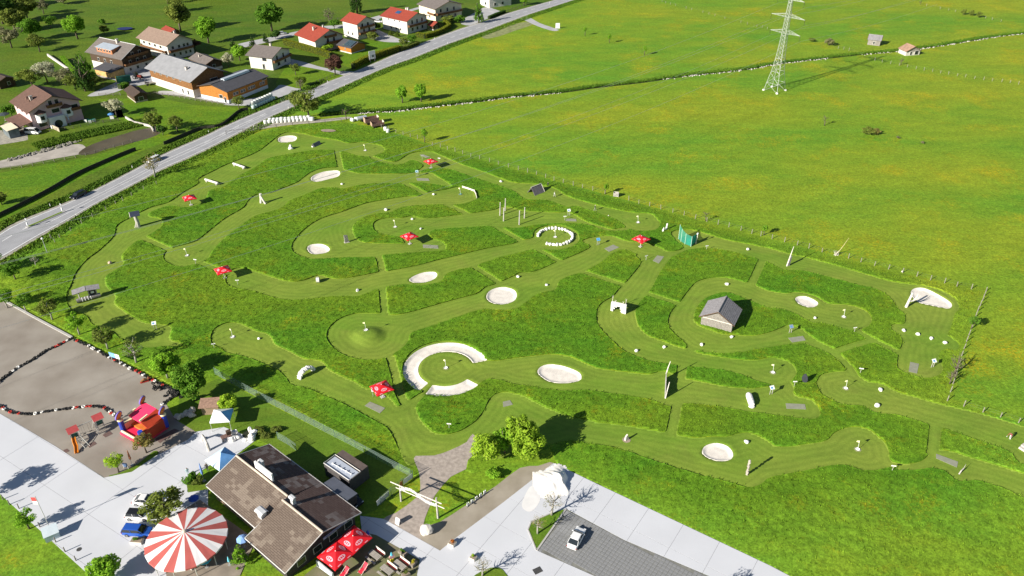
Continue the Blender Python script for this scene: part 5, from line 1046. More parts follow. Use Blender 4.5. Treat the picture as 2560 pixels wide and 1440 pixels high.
# ------------------------------------------------------------ umbrellas on the course
RED = M('umbrella_red', (.72,.012,.022), .6, .06, 1.2); PRINT = M('umbrella_print', (.78,.40,.46), .7, .08, 3); POLE = M('white_pole', (.72,.72,.70), .5, .05, 2)
def umbrella(px, py, side, rz, label, z0=2.25, rise=.85):
    t = thing('umbrella', label, 'umbrella', on(px, py), rz, 'red square umbrellas'); s = side/2
    m = MB(); m.cyl((0,0,0),(0,0,z0+rise),.045); m.obj('pole', POLE, t)
    m = MB(); m.box(0,0,.08,.8,.8,.16); m.obj('base', KERB, t)
    m = MB(); e = .16; c = [(-s,-s),(s,-s),(s,s),(-s,s)]; mid = [(0,-s*.97),(s*.97,0),(0,s*.97),(-s*.97,0)]
    V = [(x,y,z0) for x,y in c]+[(x,y,z0+.10) for x,y in mid]+[(0,0,z0+rise)]+[(x*.99,y*.99,z0-e) for x,y in c]+[(x*.99,y*.99,z0+.10-e) for x,y in mid]; F = []
    for k in range(4): F += [(k,4+k,8),(4+k,(k+1)%4,8),(k,9+k,13+k,4+k),(4+k,13+k,9+(k+1)%4,(k+1)%4)]
    m.add(V, F); cp = m.obj('canopy', RED, t)
    for k in range(4):
        a = k*math.pi/2-math.pi/2; ca, sa = math.cos(a), math.sin(a); m = MB()
        def P(u, r_): 
            zz = z0+rise+( .10-rise)*(r_/(s*.97))-abs(u)/s*.10*1.0; return (ca*r_-sa*u, sa*r_+ca*u, zz+.03)
        m.poly([P(.34*s*math.cos(q*math.pi/6), s*.62+.16*s*math.sin(q*math.pi/6)) for q in range(12)])
        m.obj('print', PRINT, cp)
        for u in (-.5,.45): m = MB(); m.poly([P(u*s-.16*s, s*.90), P(u*s+.14*s, s*.90), P(u*s+.14*s, s*.95), P(u*s-.16*s, s*.95)]); m.obj('edge_print', PRINT, cp)
        for u in (-.2,-.04,.13): m = MB(); m.poly([P(u*s-.045*s, s*.54), P(u*s+.05*s, s*.56), P(u*s+.03*s, s*.70), P(u*s-.03*s, s*.69)]); o_ = m.obj('print_glyph', RED, cp); o_.location.z = .012
    m = MB(); m.lathe([(.06,z0+rise),(.09,z0+rise+.08),(.01,z0+rise+.2)], 8); m.obj('finial', POLE, t)
    return t
uang = hd(G(935,966,2.2), G(955,991,2.2))
umbrella(478,513,3.3,uang,'red umbrella near the road beside the wooden tower'); umbrella(562,696,3.4,uang,'red umbrella left of the long diagonal fairway')
umbrella(1078,420,3.2,uang+.1,'red umbrella at the far end beside the field fence'); umbrella(1025,610,3.4,uang+.15,'red umbrella between the round green and the bunker bend')
umbrella(1601,617,3.4,uang+.15,'red umbrella near the green ball net'); umbrella(957,993,3.5,uang,'red umbrella nearest the restaurant beside the ring bunker')
# ------------------------------------------------------------ holes with flags
WP = M('white_plastic', (.8,.8,.8), .5, .04, 2); MAT = M('hole_mat', (.24,.26,.13), .95, .2, 2)
def hole(px, py, label, col=(.82,.80,.45), basket=False):
    p = on(px, py); z = .04; t = thing('golf_hole', label, 'golf hole', p, rng.uniform(-.4,.4), 'flagged holes')
    m = MB(); m.lathe([(.62,z),(.6,z+.02),(.02,z+.02)], 20); m.obj('mat_ring', MAT, t)
    m = MB(); m.lathe([(.32,z+.02),(.40,z+.10),(.34,z+.14),(.27,z+.06),(.02,z+.03)], 16); m.obj('cup', M('teal_plastic', (.02,.22,.20), .5, .1, 2) if basket else WP, t)
    m = MB(); m.cyl((0,0,z),(-.12,.05,2.1),.03,n=6); m.obj('flag_pole', WP, t)
    m = MB(); m.hexa([(-.12,.04,1.65),(-.55,.15,1.7),(-.55,.17,1.7),(-.12,.06,1.65),(-.12,.04,2.08),(-.5,.13,2.0),(-.5,.15,2.0),(-.12,.06,2.08)]); m.obj('flag', M('flag_%d' % int(col[2]*100), col, .7, .06, 2), t)
for x, y, l in ((913,376,'at the far end nearest the red corner umbrella'),(468,640,'on the green above the left red umbrella'),(988,568,'on the green left of the two boulders'),(1388,593,'inside the white stone circle'),(1595,557,'on the green at the fence corner'),(582,843,'on the shaded green near the tree row'),(916,833,'on top of the grassy mound'),(1115,920,'inside the ring bunker'),(1932,932,'beside the dark leaf shaped sculpture'),(2109,793,'right of the small oval bunker'),(2114,972,'on the green below the forked path'),(2144,1124,'on the foreground green right of the totem')): hole(x, y, 'flagged hole '+l)
hole(1151,486,'teal hole basket with flag beside the white low fence', basket=True)
# ------------------------------------------------------------ boulders
def boulder(px, py, r_, label, mat=None, flat_=.8, group=None):
    p = on(px, py); m = MB(); m.rock(r_, r_*rng.uniform(.75,.95), r_*flat_, rng.randint(0,99999), sub=2); o = m.obj('boulder', mat or WSTONE, None, p+Vector((0,0,.02)), rng.uniform(0,6.28)); return tag(o, label, 'boulder', group)
BO = [(855,461,.45,'right of the long far bunker'),(965,526,.55,'in the upper bend of the curved fairway'),(1084,487,.45,'left of the teal hole basket'),(1031,549,.42,'upper of two beside the round green'),(1052,573,.42,'lower of two beside the round green'),(1252,455,.5,'on the fairway right of the far umbrella'),(894,727,.5,'on the near edge of the diagonal fairway'),(1295,693,.45,'above the central bunker'),(1367,713,.45,'right of the central bunker'),(1869,625,.5,'on the fairway right of the green net'),(1817,712,.5,'above the wooden hut'),(1591,878,.45,'left of the pair in the curve below the stone arch'),(1661,869,.45,'right of the pair in the curve below the stone arch'),(1754,863,.45,'below the left corner of the wooden hut'),(1829,844,.42,'in front of the wooden hut'),(2037,797,.4,'below the small oval bunker'),(2259,828,.5,'leftmost of the row of four'),(2294,838,.5,'second from the left in the row of four'),(2327,848,.5,'third from the left in the row of four'),(2362,859,.5,'rightmost of the row of four'),(2200,977,.52,'upper of two below the forked path'),(2192,1016,.56,'lower of two below the forked path'),(1866,1106,.5,'right of the foreground bunker'),(648,848,.38,'right of the shaded green near the trees'),(2256,680,.3,'tiny one at the right field fence')]
for x, y, r_, l in BO: boulder(x, y, r_, 'white boulder '+l)
boulder(275,659,.55,'brownish boulder on the leftmost fairway', M('tan_stone', (.48,.36,.28), .95, .15, 1.5, .03))
boulder(1067,1331,1.15,'big grey white boulder at the foot of the gravel path', STONE, 1.1)
o = boulder(727,372,1.0,'larger lumpy white boulder of two stacked rocks at the far end', None, .75); m = MB(); m.rock(.55,.5,.5,77,(-.1,.1,.75)); m.obj('top_rock', WSTONE, o)
for i in range(27):        # stone circle
    a = R(-120+i*11.4); c_ = G(1388,593); q = Vector((c_.x+4.4*math.cos(a)*1.02, c_.y+4.4*math.sin(a), 0)); m = MB(); m.rock(rng.uniform(.38,.62), rng.uniform(.38,.5), rng.uniform(.4,.6), 300+i)
    tag(m.obj('ring_stone', WSTONE, None, q+Vector((0,0,.05)), rng.uniform(0,6)), 'white stone of the circle, %s clockwise from its near gap' % (ORD[i] if i < 12 else '%dth' % (i+1) if i not in (20,21,22) else '%d%s' % (i+1, ('st','nd','rd')[i-20])), 'stone', 'white stones of the stone circle')
# ------------------------------------------------------------ obstacles and sculptures
GWOOD = M('silver_wood', (.42,.40,.37), .95, .2, 2.5, .02); PWOOD = M('pale_log', (.66,.62,.56), .9, .12, 2, .02); DGREY = M('grey_slab', (.17,.17,.18), .9, .2, 2, .02)
def log_bench(a, b, label):
    p, q = on(*a), on(*b); t = thing('log_obstacle', label, 'log', (p+q)/2, hd(p, q)); L = (q-p).length; m = MB(); m.cyl((-L/2,0,.62),(L/2,0,.62),.32,n=12); m.obj('log', PWOOD, t)
    for x in (-L*.38,L*.38): m = MB(); m.box(x,0,.17,.5,.7,.34); m.obj('support', GWOOD, t)
log_bench((584,413),(613,423),'white log obstacle on supports, farther from the road umbrella'); log_bench((514,453),(546,463),'white log obstacle on supports, nearer the road umbrella')
t = thing('ramp_tunnel', 'dark grey narrow tunnel ramp near the far bunker', 'ramp', on(791,363), R(60))
for y in (-1,1): m = MB(); m.slab([(-1.6,y*.75,.05),(1.6,y*.75,.05),(1.6,0,1.1),(-1.6,0,1.1)], .1); m.obj('side_board', DGREY, t)
m = MB(); m.rock(.4,.4,.35,5,(-1.8,0,0)); m.obj('end_stone', WSTONE, t)
t = thing('roof_tunnel', 'wooden A frame roof tunnel on the fence side fairway', 'tunnel', on(1340,481), R(42))
for y in (-1,1): m = MB(); m.slab([(-1.9,y*1.6,.05),(1.9,y*1.6,.05),(1.9,0,2.1),(-1.9,0,2.1)], .16); m.obj('roof_board', M('dark_shingle', (.13,.12,.13), .95, .2, 2), t)
m = MB(); m.tube([(-2,0,2.15),(2,0,2.15)],[.1,.1],5); m.tube([(2,-1.5,.1),(2,0,2.1),(2,1.5,.1)],[.1,.1,.1],5); m.obj('frame', PWOOD, t)
t = thing('trunk_sculpture', 'white forked trunk sculpture like an inverted V', 'sculpture', on(657,508), R(-20)); m = MB(); m.tube([(-.6,0,0),(-.35,0,1.5),(-.3,.1,2.9)],[.34,.3,.34],9); m.tube([(.9,0,0),(.3,0,1.0),(-.25,0,2.2)],[.3,.26,.22],9); m.obj('trunk', PWOOD, t); m = MB(); m.cyl((-.75,0,.0),(1.1,0,.0),.05); m.obj('foot', GWOOD, t)
t = thing('stone_slab', 'standing grey stone slab beside the bunker bend', 'sculpture', on(867,606), R(30)); m = MB(); m.hexa([(-.5,-.25,0),(.5,-.25,0),(.5,.25,0),(-.5,.25,0),(-.55,-.15,2.2),(.35,-.15,2.0),(.35,.15,2.0),(-.55,.15,2.2)]); m.obj('slab', M('pitted_stone', (.27,.26,.24), .95, .35, 2.5, .05), t); m = MB(); m.box(0,0,.06,1.3,.8,.12); m.obj('plinth', STONE, t)
# low white plank fence behind the teal hole
P = [Vector((q.x, q.y, 0)) for q in GL([(1156,470),(1170,474),(1186,480),(1190,489),(1192,498)])]; t = thing('low_fence', 'low white plank fence round the teal hole basket', 'fence', P[0])
for a, b in zip(P, P[1:]):
    m = MB(); m.box((a.x+b.x)/2-P[0].x,(a.y+b.y)/2-P[0].y,.42,(b-a).length,.08,.5,hd(a,b)); m.obj('plank', PWOOD, t); m = MB(); m.box(a.x-P[0].x,a.y-P[0].y,.4,.14,.14,.8); m.obj('post', PWOOD, t)
for x, y, h_, l in ((1250,539,3.9,'leftmost of the five'),(1259,553,3.9,'nearest of the left three'),(1263,527,3.7,'farthest of the left three'),(1298,562,4.1,'left of the right pair'),(1311,546,3.2,'right of the right pair')):
    t = thing('tall_post', 'tall thin wooden post, '+l, 'post', on(x,y), 0, 'tall wooden posts on the fairway'); m = MB(); m.tube([(0,0,0),(.05,0,h_*.5),(.1,.04,h_)],[.17,.15,.12],8); m.obj('shaft', GWOOD, t); m = MB(); m.lathe([(.13,h_),(.02,h_+.12)],8,(.1,.04,0)); m.obj('tip', PWOOD, t)
# wooden tower with blue roof
t = thing('roofed_tower', 'carved wooden tower with small dark blue gable roof', 'tower', on(346,567), R(25)); m = MB(); m.tube([(0,0,0),(.1,.0,1.4),(-.05,.05,2.8),(0,0,3.9)],[.6,.5,.45,.35],10); m.obj('carved_post', GWOOD, t)
for y in (-1,1): m = MB(); m.slab([(-1.2,y*1.15,3.6),(1.2,y*1.15,3.6),(1.2,0,4.6),(-1.2,0,4.6)],.1); m.obj('roof_slope', M('roof_blueblack', (.035,.045,.075), .5, .2, 2), t)
m = MB(); m.tube([(-1.2,-1.1,3.5),(-1.2,0,4.5),(-1.2,1.1,3.5)],[.07,.07,.07],4); m.tube([(-1.0,0,3.3),(1.0,0,3.3)],[.08,.08],4); m.tube([(-.8,-.6,.1),(-.2,-.1,1.6)],[.1,.08],6); m.obj('frame', PWOOD, t)
# log shelter with grey roof
t = thing('log_shelter', 'open log shelter with grey shingle roof and striped log bench', 'shelter', on(222,750), R(28))
for x, tilt in ((-1.35,.18),(1.5,-.12)): m = MB(); m.slab([(x-1.4,-.75,2.75-tilt),(x+1.4,-.75,2.75+tilt),(x+1.4,.75,3.2+tilt),(x-1.4,.75,3.2-tilt)],.14); m.obj('roof_panel', SHGR, t)
for x in (-1.6,.4,2.0): m = MB(); m.tube([(x,0,0),(x,.1,2.8)],[.13,.11],7); m.obj('post', GWOOD, t)
m = MB(); m.cyl((-2.4,-.3,.55),(2.6,.2,.55),.5,n=12); lg = m.obj('log', M('grey_log', (.22,.21,.20), .95, .3, 2), t)
for x in (-1.2,-.6,.0,.6): m = MB(); m.torus(.5,.06,14,5); o_ = m.obj('white_band', WP, lg); o_.location = (x,-.05+x*.1,.55); o_.rotation_euler = (0,math.pi/2,.1)
m = MB(); m.box(1.2,.1,1.7,1.5,.08,1.3); m.obj('back_panel', M('dark_panel', (.06,.05,.045), .9, .3, 2), t); m = MB(); m.box(1.2,.0,1.75,.7,.06,.5); m.obj('notice', WP, t)
# round white log end
t = thing('drum_log', 'short white drum shaped log with wooden rim', 'log', on(795,705), R(10)); m = MB(); m.cyl((-.35,0,.6),(.35,0,.6),.6,n=16); m.obj('drum', WSTONE, t); m = MB(); m.torus(.6,.09,16,6); o_ = m.obj('rim', GWOOD, t); o_.location = (.35,0,.6); o_.rotation_euler = (0,math.pi/2,0); m = MB(); m.cyl((0,0,1.2),(0,0,1.55),.05); m.obj('peg', GWOOD, t)
# info boards
def board(px, py, label, col=(.72,.74,.72), blue=True, rz=.3, h_=1.7):
    t = thing('info_board', label, 'sign', on(px,py), rz, 'information boards on the course'); m = MB()
    for x in (-.25,.25): m.box(x,0,h_*.4,.08,.08,h_*.8)
    m.obj('legs', GWOOD, t); m = MB(); m.slab([(-.45,-.3,h_-.25),(.45,-.3,h_-.25),(.45,.3,h_+.25),(-.45,.3,h_+.25)],.06); b = m.obj('panel', M('panel_%d' % int(col[0]*100), col, .5, .06, 3), t)
    if blue: m = MB(); m.slab([(-.3,-.18,h_-.12),(.1,-.18,h_-.12),(.1,.1,h_+.115),(-.3,.1,h_+.115)],.02); m.obj('print', M('panel_print', (.08,.25,.50), .5, .2, 3), b)
for x, y, l, c_ in ((1043,441,'white and teal information board at the far tee',(.45,.62,.60)),(936,991,'white information board beside the near umbrella',(.74,.74,.74)),(389,824,'white information board on the shaded grass near the trees',(.76,.77,.76)),(1927,986,'white information board beside the lower right tee',(.70,.73,.75)),(1422,540,'white information board at the tee beyond the stone circle',(.74,.74,.72)),(1495,613,'bright blue information board left of the umbrella by the net',(.10,.35,.62)),(2330,919,'white and turquoise information board at the right edge tee',(.70,.74,.74)),(1975,833,'grey blue information board at the tee right of the hut',(.22,.27,.36))): board(x, y, l, c_)
def arrow_post(px, py, label, h_=1.3):
    t = thing('direction_post', label, 'sign', on(px,py), rng.uniform(-.5,.5), 'small direction posts'); m = MB(); m.cyl((0,0,0),(0,0,h_),.05); m.obj('post', GWOOD, t)
    for s in (-1,1): m = MB(); m.box(s*.22,0,h_-.1,.36,.04,.22); m.obj('arrow_plate', WP, t)
for x, y, l in ((536,871,'by the shaded green'),(490,660,'below the upper left green'),(1123,1072,'in the rough below the ring bunker'),(2150,934,'above the lower right green'),(2135,831,'below the green by the oval bunker'),(1985,966,'beside the dark leaf sculpture'),(1412,551,'at the tee beyond the stone circle'),(2230,1177,'at the foreground green exit'),(595,712,'beside the left umbrella'),(1615,650,'at the tee below the net umbrella'),(1766,625,'below the green net'),(1056,398,'behind the far umbrella'),(1098,404,'right of the far umbrella')): arrow_post(x, y, 'small direction post '+l)
# green ball net
NETM = bpy.data.materials.new('net'); NETM.use_nodes = True; tn = NETM.node_tree; bs = tn.nodes['Principled BSDF']; bs.inputs['Base Color'].default_value = (.03,.30,.22,1); bs.inputs['Alpha'].default_value = .42; bs.inputs['Roughness'].default_value = .9
TEAL = M('teal_net', (.03,.36,.28), .85, .15, 1.5)
P = GL([(1696,598),(1702,604),(1712,611),(1727,617),(1739,606)]); Hn = [4.3,3.7,3.2,3.0,2.6]; t = thing('ball_net', 'tall green ball net on thin poles beside the fence', 'net', P[0])
for q, h_ in zip(P, Hn): m = MB(); m.cyl(q-P[0], q-P[0]+Vector((0,0,h_)), .06); m.obj('pole', M('net_pole', (.45,.60,.50), .5, .06, 2), t)
for i in range(4):
    a, b = P[i]-P[0], P[i+1]-P[0]; m = MB(); q = [a+Vector((0,0,.15)), b+Vector((0,0,.15)), b+Vector((0,0,Hn[i+1]-.1)), a+Vector((0,0,Hn[i]-.1))]; n_ = Vector((b.y-a.y, a.x-b.x, 0)).normalized()*.02; m.hexa([q[0]-n_, q[1]-n_, q[1]+n_, q[0]+n_, q[3]-n_, q[2]-n_, q[2]+n_, q[3]+n_]); m.obj('net_panel', NETM if i < 3 else TEAL, t)
m = MB(); a, b = P[2]-P[0], P[3]-P[0]; m.box(a.x*.3+b.x*.7, a.y*.3+b.y*.7+.15, 1.2, (b-a).length*.8, .05, 1.8, hd(a,b)); m.obj('teal_sheet', TEAL, t)
t = thing('branch_lamp', 'bent white branch with round white head beside the net', 'sculpture', on(1739,611)); m = MB(); m.tube([(0,0,0),(.05,0,1.2),(.2,0,2.0),(.15,0,3.0)],[.12,.1,.09,.07],7); m.obj('branch', PWOOD, t); m = MB(); m.rock(.28,.28,.3,9,(.15,0,2.95)); m.obj('head', WP, t)
for x, y, h_, l in ((1657,579,.9,'shorter white carved stump near the fence'),(1665,575,1.7,'taller white carved stump near the fence')):
    t = thing('carved_stump', l, 'sculpture', on(x,y), .4); m = MB(); m.tube([(0,0,0),(.1,0,h_*.5),(.2,0,h_)],[.26,.22,.2],8); m.obj('stump', WSTONE, t); m = MB(); m.rock(.24,.22,.2,int(h_*10),(.2,0,h_-.05)); m.obj('top', WSTONE, t)
# stone gate wall with arch and branches
a, b = G(1527,775), G(1565,784); t = thing('stone_arch_wall', 'white stone wall with round arch opening and bare branches on top', 'wall', a, hd(a,b)); Lw = (b-a).length
cx, r0 = Lw*.46, .72
for row in range(7):
    z = .17+row*.31; x = 0.0
    while x < Lw-.05:
        w_ = min(rng.uniform(.4,.8), Lw-x); xc = x+w_/2; dx = abs(xc-cx)
        if not (dx < r0+w_*.3 and z < .75) and not (math.hypot(dx, z-.75) < r0 and z >= .75):
            m = MB(); m.box(xc, rng.uniform(-.05,.05), z, w_-.04, .62+rng.uniform(-.06,.06), .28); m.obj('stone', WSTONE, t)
        x += w_
m = MB(); m.box(Lw/2,0,2.26,Lw*.98,.5,.1); m.obj('capstone', WSTONE, t)
for x, h_ in ((.2,1.8),(.9,.7),(Lw*.75,.8),(Lw*.92,1.7)): m = MB(); m.tube([(x,0,2.2),(x+.05,0,2.2+h_*.6),(x+.2,0,2.2+h_)],[.06,.05,.02],5); m.tube([(x+.05,0,2.2+h_*.6),(x-.2,0,2.2+h_)],[.04,.015],5); m.obj('branch', PWOOD, t)
# plank wall with leaning poles
a, b = G(1662,996), G(1664,946); t = thing('plank_wall', 'grey plank wall running away from view with leaning poles', 'wall', a, hd(a,b)); L = (b-a).length
for i in range(9): m = MB(); m.box(L*(i+.5)/9,0,.85+rng.uniform(-.1,.1),L/9-.02,.12,1.7); m.obj('plank', GWOOD, t)
m = MB(); m.tube([(0,-.1,0),(.3,-.3,2.0),(.6,-.5,3.6)],[.12,.1,.07],6); m.obj('pole', PWOOD, t); m = MB(); m.tube([(L-.3,0,1.4),(L-.1,-.2,2.8),(L+.2,-.5,4.2)],[.13,.11,.06],6); m.obj('pole', PWOOD, t)
t = thing('stone_roller', 'long white carved stone lying on the lower fairway', 'sculpture', on(1874,1004), R(88)); m = MB(); m.tube([(-1.5,0,.55),(-1.0,0,.62),(.9,0,.66),(1.4,0,.6)],[.5,.62,.62,.5],12); m.obj('roller', WSTONE, t); m = MB(); m.rock(.5,.6,.4,31,(-1.6,0,0)); m.obj('end_stone', WSTONE, t)
t = thing('rock_arch', 'white rubble arch on the fairway near the trees', 'sculpture', on(766,936), hd(G(747,945), G(786,920)))
for i in range(15):
    a = math.pi*i/14; m = MB(); m.rock(.48,.62,.4,500+i); o_ = m.obj('rock', WSTONE, t); o_.location = (-1.9*math.cos(a), rng.uniform(-.1,.1), 1.25*math.sin(a)+.0); o_.rotation_euler = (rng.uniform(-.3,.3), -a+math.pi/2, 0)
t = thing('leaning_pole', 'tall leaning pole with grey board on the right fairway', 'sculpture', on(1967,665), R(20)); m = MB(); m.tube([(0,0,0),(.5,.1,2.6),(1.0,.2,5.2)],[.17,.13,.06],7); m.obj('pole', PWOOD, t); m = MB(); m.hexa([(.0,-.15,0),(.7,-.15,0),(.7,.05,0),(.0,.05,0),(.5,-.15,2.5),(.9,-.15,2.6),(.9,.05,2.6),(.5,.05,2.5)]); m.obj('board', M('grey_board', (.20,.19,.20), .9, .25, 2), t)
t = thing('forked_trunk', 'large white forked tree trunk beside the leaf shaped bunker', 'sculpture', on(2265,768), R(10)); m = MB(); m.tube([(0,0,0),(.25,0,1.8),(.55,.05,3.8)],[.3,.26,.2],9); m.obj('trunk', PWOOD, t); m = MB(); m.tube([(.2,0,1.5),(1.4,.1,1.5),(2.1,.2,2.3),(2.2,.25,3.2)],[.2,.17,.12,.04],8); m.tube([(1.4,.1,1.5),(2.4,.1,1.9),(2.9,.2,2.6)],[.12,.08,.03],7); m.obj('branch', PWOOD, t)
t = thing('branch_pile', 'heap of pale branches with one long stick at the fence', 'branches', on(2090,638)); m = MB()
for i in range(14): m.tube([(rng.uniform(-.6,.6),rng.uniform(-.4,.4),0),(rng.uniform(-.9,.9),rng.uniform(-.5,.5),rng.uniform(.6,1.4))],[.05,.02],5)
m.obj('branches', PWOOD, t); m = MB(); m.tube([(0,0,0),(1.6,.6,2.6),(2.6,1.0,4.4)],[.08,.06,.02],5); m.obj('long_stick', M('yellow_stick', (.5,.42,.22), .9, .1, 2), t)
t = thing('totem', 'slim stacked stone totem in the foreground', 'totem', on(1867,1187), .3)
for i in range(9): m = MB(); m.rock(.24+.03*((i*7)%3),.24,.24,900+i,sub=2); o_ = m.obj('stone', M('totem_stone', (.42,.38,.33), .95, .3, 2.5, .03), t); o_.location = (.03*math.sin(i*2),.03*math.cos(i),i*.39)
t = thing('standing_stone', 'pointed pale standing stone near the lime trees', 'stone', on(1566,1100), .6); m = MB(); m.hexa([(-.42,-.22,0),(.42,-.22,0),(.42,.22,0),(-.42,.22,0),(-.25,-.14,1.0),(.12,-.14,1.3),(.12,.14,1.3),(-.25,.14,1.0)]); m.obj('stone', STONE, t); m = MB(); m.lathe([(.75,.05),(.7,.06),(.02,.06)],14); m.obj('bare_ring', M('bare_soil'), t)
t = thing('bent_branch', 'small arched grey branch beside the lower right tee', 'sculpture', on(2403,1181), R(35)); m = MB(); m.tube([(-.7,0,0),(-.3,0,.6),(.3,0,.75),(.9,0,.35)],[.12,.1,.09,.05],7); m.tube([(.0,0,.7),(.15,.2,0)],[.06,.05],5); m.obj('branch', GWOOD, t); m = MB(); m.tube([(.3,0,.75),(1.0,.1,1.3)],[.05,.015],5); m.obj('twig', GWOOD, t)
t = thing('dark_leaf', 'dark upright leaf shaped board in the tall grass', 'sculpture', on(2012,958), R(60)); m = MB(); m.xprism([(-.1,.0),(.5,.3),(.8,1.1),(.6,1.9),(.2,2.3),(-.3,1.5),(-.4,.7)],-.06,.06); m.obj('blade', M('slate', (.035,.04,.05), .6, .2, 2), t); m = MB(); m.cyl((0,0,-.1),(0,0,.4),.08); m.obj('stem', DARKP, t)
t = thing('edge_slab', 'grey stone slab steps cut by the right picture edge', 'stone', on(2562,1122), R(30)); m = MB(); m.box(0,0,.2,2.0,1.2,.4); m.obj('lower_step', STONE, t); m = MB(); m.box(.3,.2,.5,1.4,.9,.25); m.obj('upper_step', STONE, t)
t = thing('pallet_box', 'small grey slatted box at the field fence', 'box', on(1540,491), R(-15)); m = MB()
for z in (.3,.7,1.1): m.box(0,-.4,z,1.5,.05,.28)
m.obj('front_slats', GWOOD, t); m = MB(); m.box(0,.4,.65,1.5,.05,1.3); m.box(-.72,0,.65,.05,.8,1.3); m.box(.72,0,.65,.05,.8,1.3); m.obj('sides', GWOOD, t)
m = MB(); m.rock(.12,.12,.13,3); tag(m.obj('football', WP, None, on(1521,540)+Vector((0,0,.05))), 'white football lying on the fence side fairway', 'ball')
# ------------------------------------------------------------ tee mats
TEE = M('tee_mat', (.255,.265,.20), .95, .10, 1.2, .01)
for q, l in (([(1057,612),(1095,614),(1096,622),(1058,620)],'below the umbrella in the middle'),([(1041,445),(1071,446),(1074,452),(1043,451)],'beside the far teal board'),([(1049,387),(1058,386),(1076,393),(1066,395)],'behind the far umbrella'),([(1416,547),(1440,548),(1441,554),(1414,553)],'beyond the stone circle'),([(1511,622),(1533,612),(1548,619),(1523,630)],'beside the bright blue board'),([(1632,652),(1643,639),(1660,642),(1647,659)],'below the umbrella by the net'),([(912,1015),(925,1005),(963,1021),(950,1034)],'near the restaurant umbrella'),([(1897+73,1155-309),(2007,841),(2014,852),(1980,857)],'right of the wooden hut'),([(2275,906),(2297,911),(2292,935),(2271,930)],'at the right edge'),([(1964,1009),(2012,1011),(2015,1024),(1966,1022)],'on the lower right fairway'),([(2340,1135),(2395,1155),(2392,1169),(2340,1146)],'at the bent branch'),([(1257,1005),(1275,1001),(1282,1012),(1258,1018)],'behind the lime trees'),([(240,655),(240,655),(240,655),(240,655)],None)):
    if not l: continue
    c_ = on(sum(p[0] for p in q)/4, sum(p[1] for p in q)/4); m = MB(); m.prism([(p.x-c_.x, p.y-c_.y) for p in GL(q)], 0.0, .075); tag(m.obj('tee_mat', TEE, None, c_), 'grey green rectangular tee mat '+l, 'tee mat', 'tee mats')
# ------------------------------------------------------------ wooden hut on the course, with separate boards
h, d = house('wooden_hut', 'weathered wooden hay hut standing on the course', (1856,774), (1836,815), (1750,787), 2.3, .62, SHGR, GREYW, GREYW, .5, cat='hut', ov=.5, thick=.18)
L, W, s, ze, zr, sl_, lw, ww, zs = d
for i in range(22):
    y = -ww/2+ww*(i+.5)/22; top = zr-.35-abs(y)*sl_-.1; m = MB(); m.box(lw/2+.06+rng.uniform(0,.015), y, (top+.35)/2, .035, ww/22-.02, top-.35); m.obj('board', GREYW, h)
m = MB(); m.box(lw/2+.10,0,ze-.1,.06,ww,.14); m.obj('beam', PWOOD, h)
for k in (-1,1):
    n_ = 11
    for i in range(n_):
        f0, f1 = i/n_, (i+1)/n_; y0, y1 = k*W/2*(1-f0), k*W/2*(1-f1); m = MB(); q = [(-L/2,y0,ze+W/2*f0*sl_+.05),(L/2,y0,ze+W/2*f0*sl_+.05),(L/2,y1,ze+W/2*f1*sl_+.02),(-L/2,y1,ze+W/2*f1*sl_+.02)]; m.slab(q, .04); m.obj('shingle_row', SHGR, h)
tree(1762,800,2.6,1.0,'bush','spring','leafy elder bush climbing the left corner of the hut',base=.1,name='bush',cat='bush')
# ------------------------------------------------------------ field fences
def post_fence(pts, label, h_=1.35, rail=None, wires=(1.2,.7)):
    P = [on(x, y) for x, y in pts]; t = thing('field_fence', label, 'fence', P[0]); mb = MB(); mb.tube([(0,0,-.1),(.02,0,h_)],[.10,.085],7); pm_ = mb.mesh('post')
    for q in P:
        o_ = link('post', pm_, M('post_wood', (.26,.245,.20), .95, .25, 3), t, q-P[0], rng.uniform(0,6)); o_.rotation_euler = (rng.uniform(-.05,.05), rng.uniform(-.05,.05), rng.uniform(0,6)); o_.scale = (1,1,rng.uniform(.85,1.1))
    m = MB()
    for z in wires:
        for a, b in zip(P, P[1:]): m.tube([a-P[0]+Vector((0,0,z)), b-P[0]+Vector((0,0,z))],[.008,.008],3)
    m.obj('wire', M('fence_wire', (.3,.3,.3), .5, .1, 1, metal=.6), t)
post_fence([(954,320),(972,326),(990,332),(1008,337),(1026,342),(1044,347),(1062,352),(1081,364),(1101,368),(1119,374),(1138,379),(1157,385),(1177,392),(1199,397),(1224,404),(1246,411),(1271,418),(1296,425),(1319,431),(1341,436),(1364,444),(1385,451),(1408,457),(1433,464),(1456,470),(1482,476),(1512,484)],'wooden post fence along the far field edge')
post_fence([(1572,501),(1597,509),(1624,515),(1652,523),(1682,531),(1710,538),(1738,547),(1767,554),(1795,561),(1822,568),(1852,576),(1879,584),(1902,590),(1930,597),(1961,605),(1993,613),(2022,621),(2055,630),(2088,638),(2121,646),(2152,655),(2186,664),(2221,673),(2256,682),(2292,691),(2326,700),(2361,708),(2392,716),(2428,723)],'wooden post fence along the right field edge')
post_fence([(2465,728),(2460,740),(2456,752),(2450,765),(2444,778),(2439,792),(2434,806),(2428,822),(2422,838),(2416,854),(2410,872),(2404,890),(2398,908),(2393,925),(2388,942),(2382,960),(2376,980),(2368,1002)],'post fence running down the right end of the course')
post_fence([(2409,1016),(2457,1031),(2501,1043),(2546,1057),(2592,1070)],'short post fence at the lower right edge')
P_ = [(1655,4),(1664,8),(1676,11),(1689,14),(1715,22),(1729,25),(1757,32),(1772,36),(1787,40),(1812,47),(1852,57),(1868,61),(1892,67),(1905,70),(1918,73)]
post_fence(P_,'row of tiny fence posts in the far meadow',1.2)
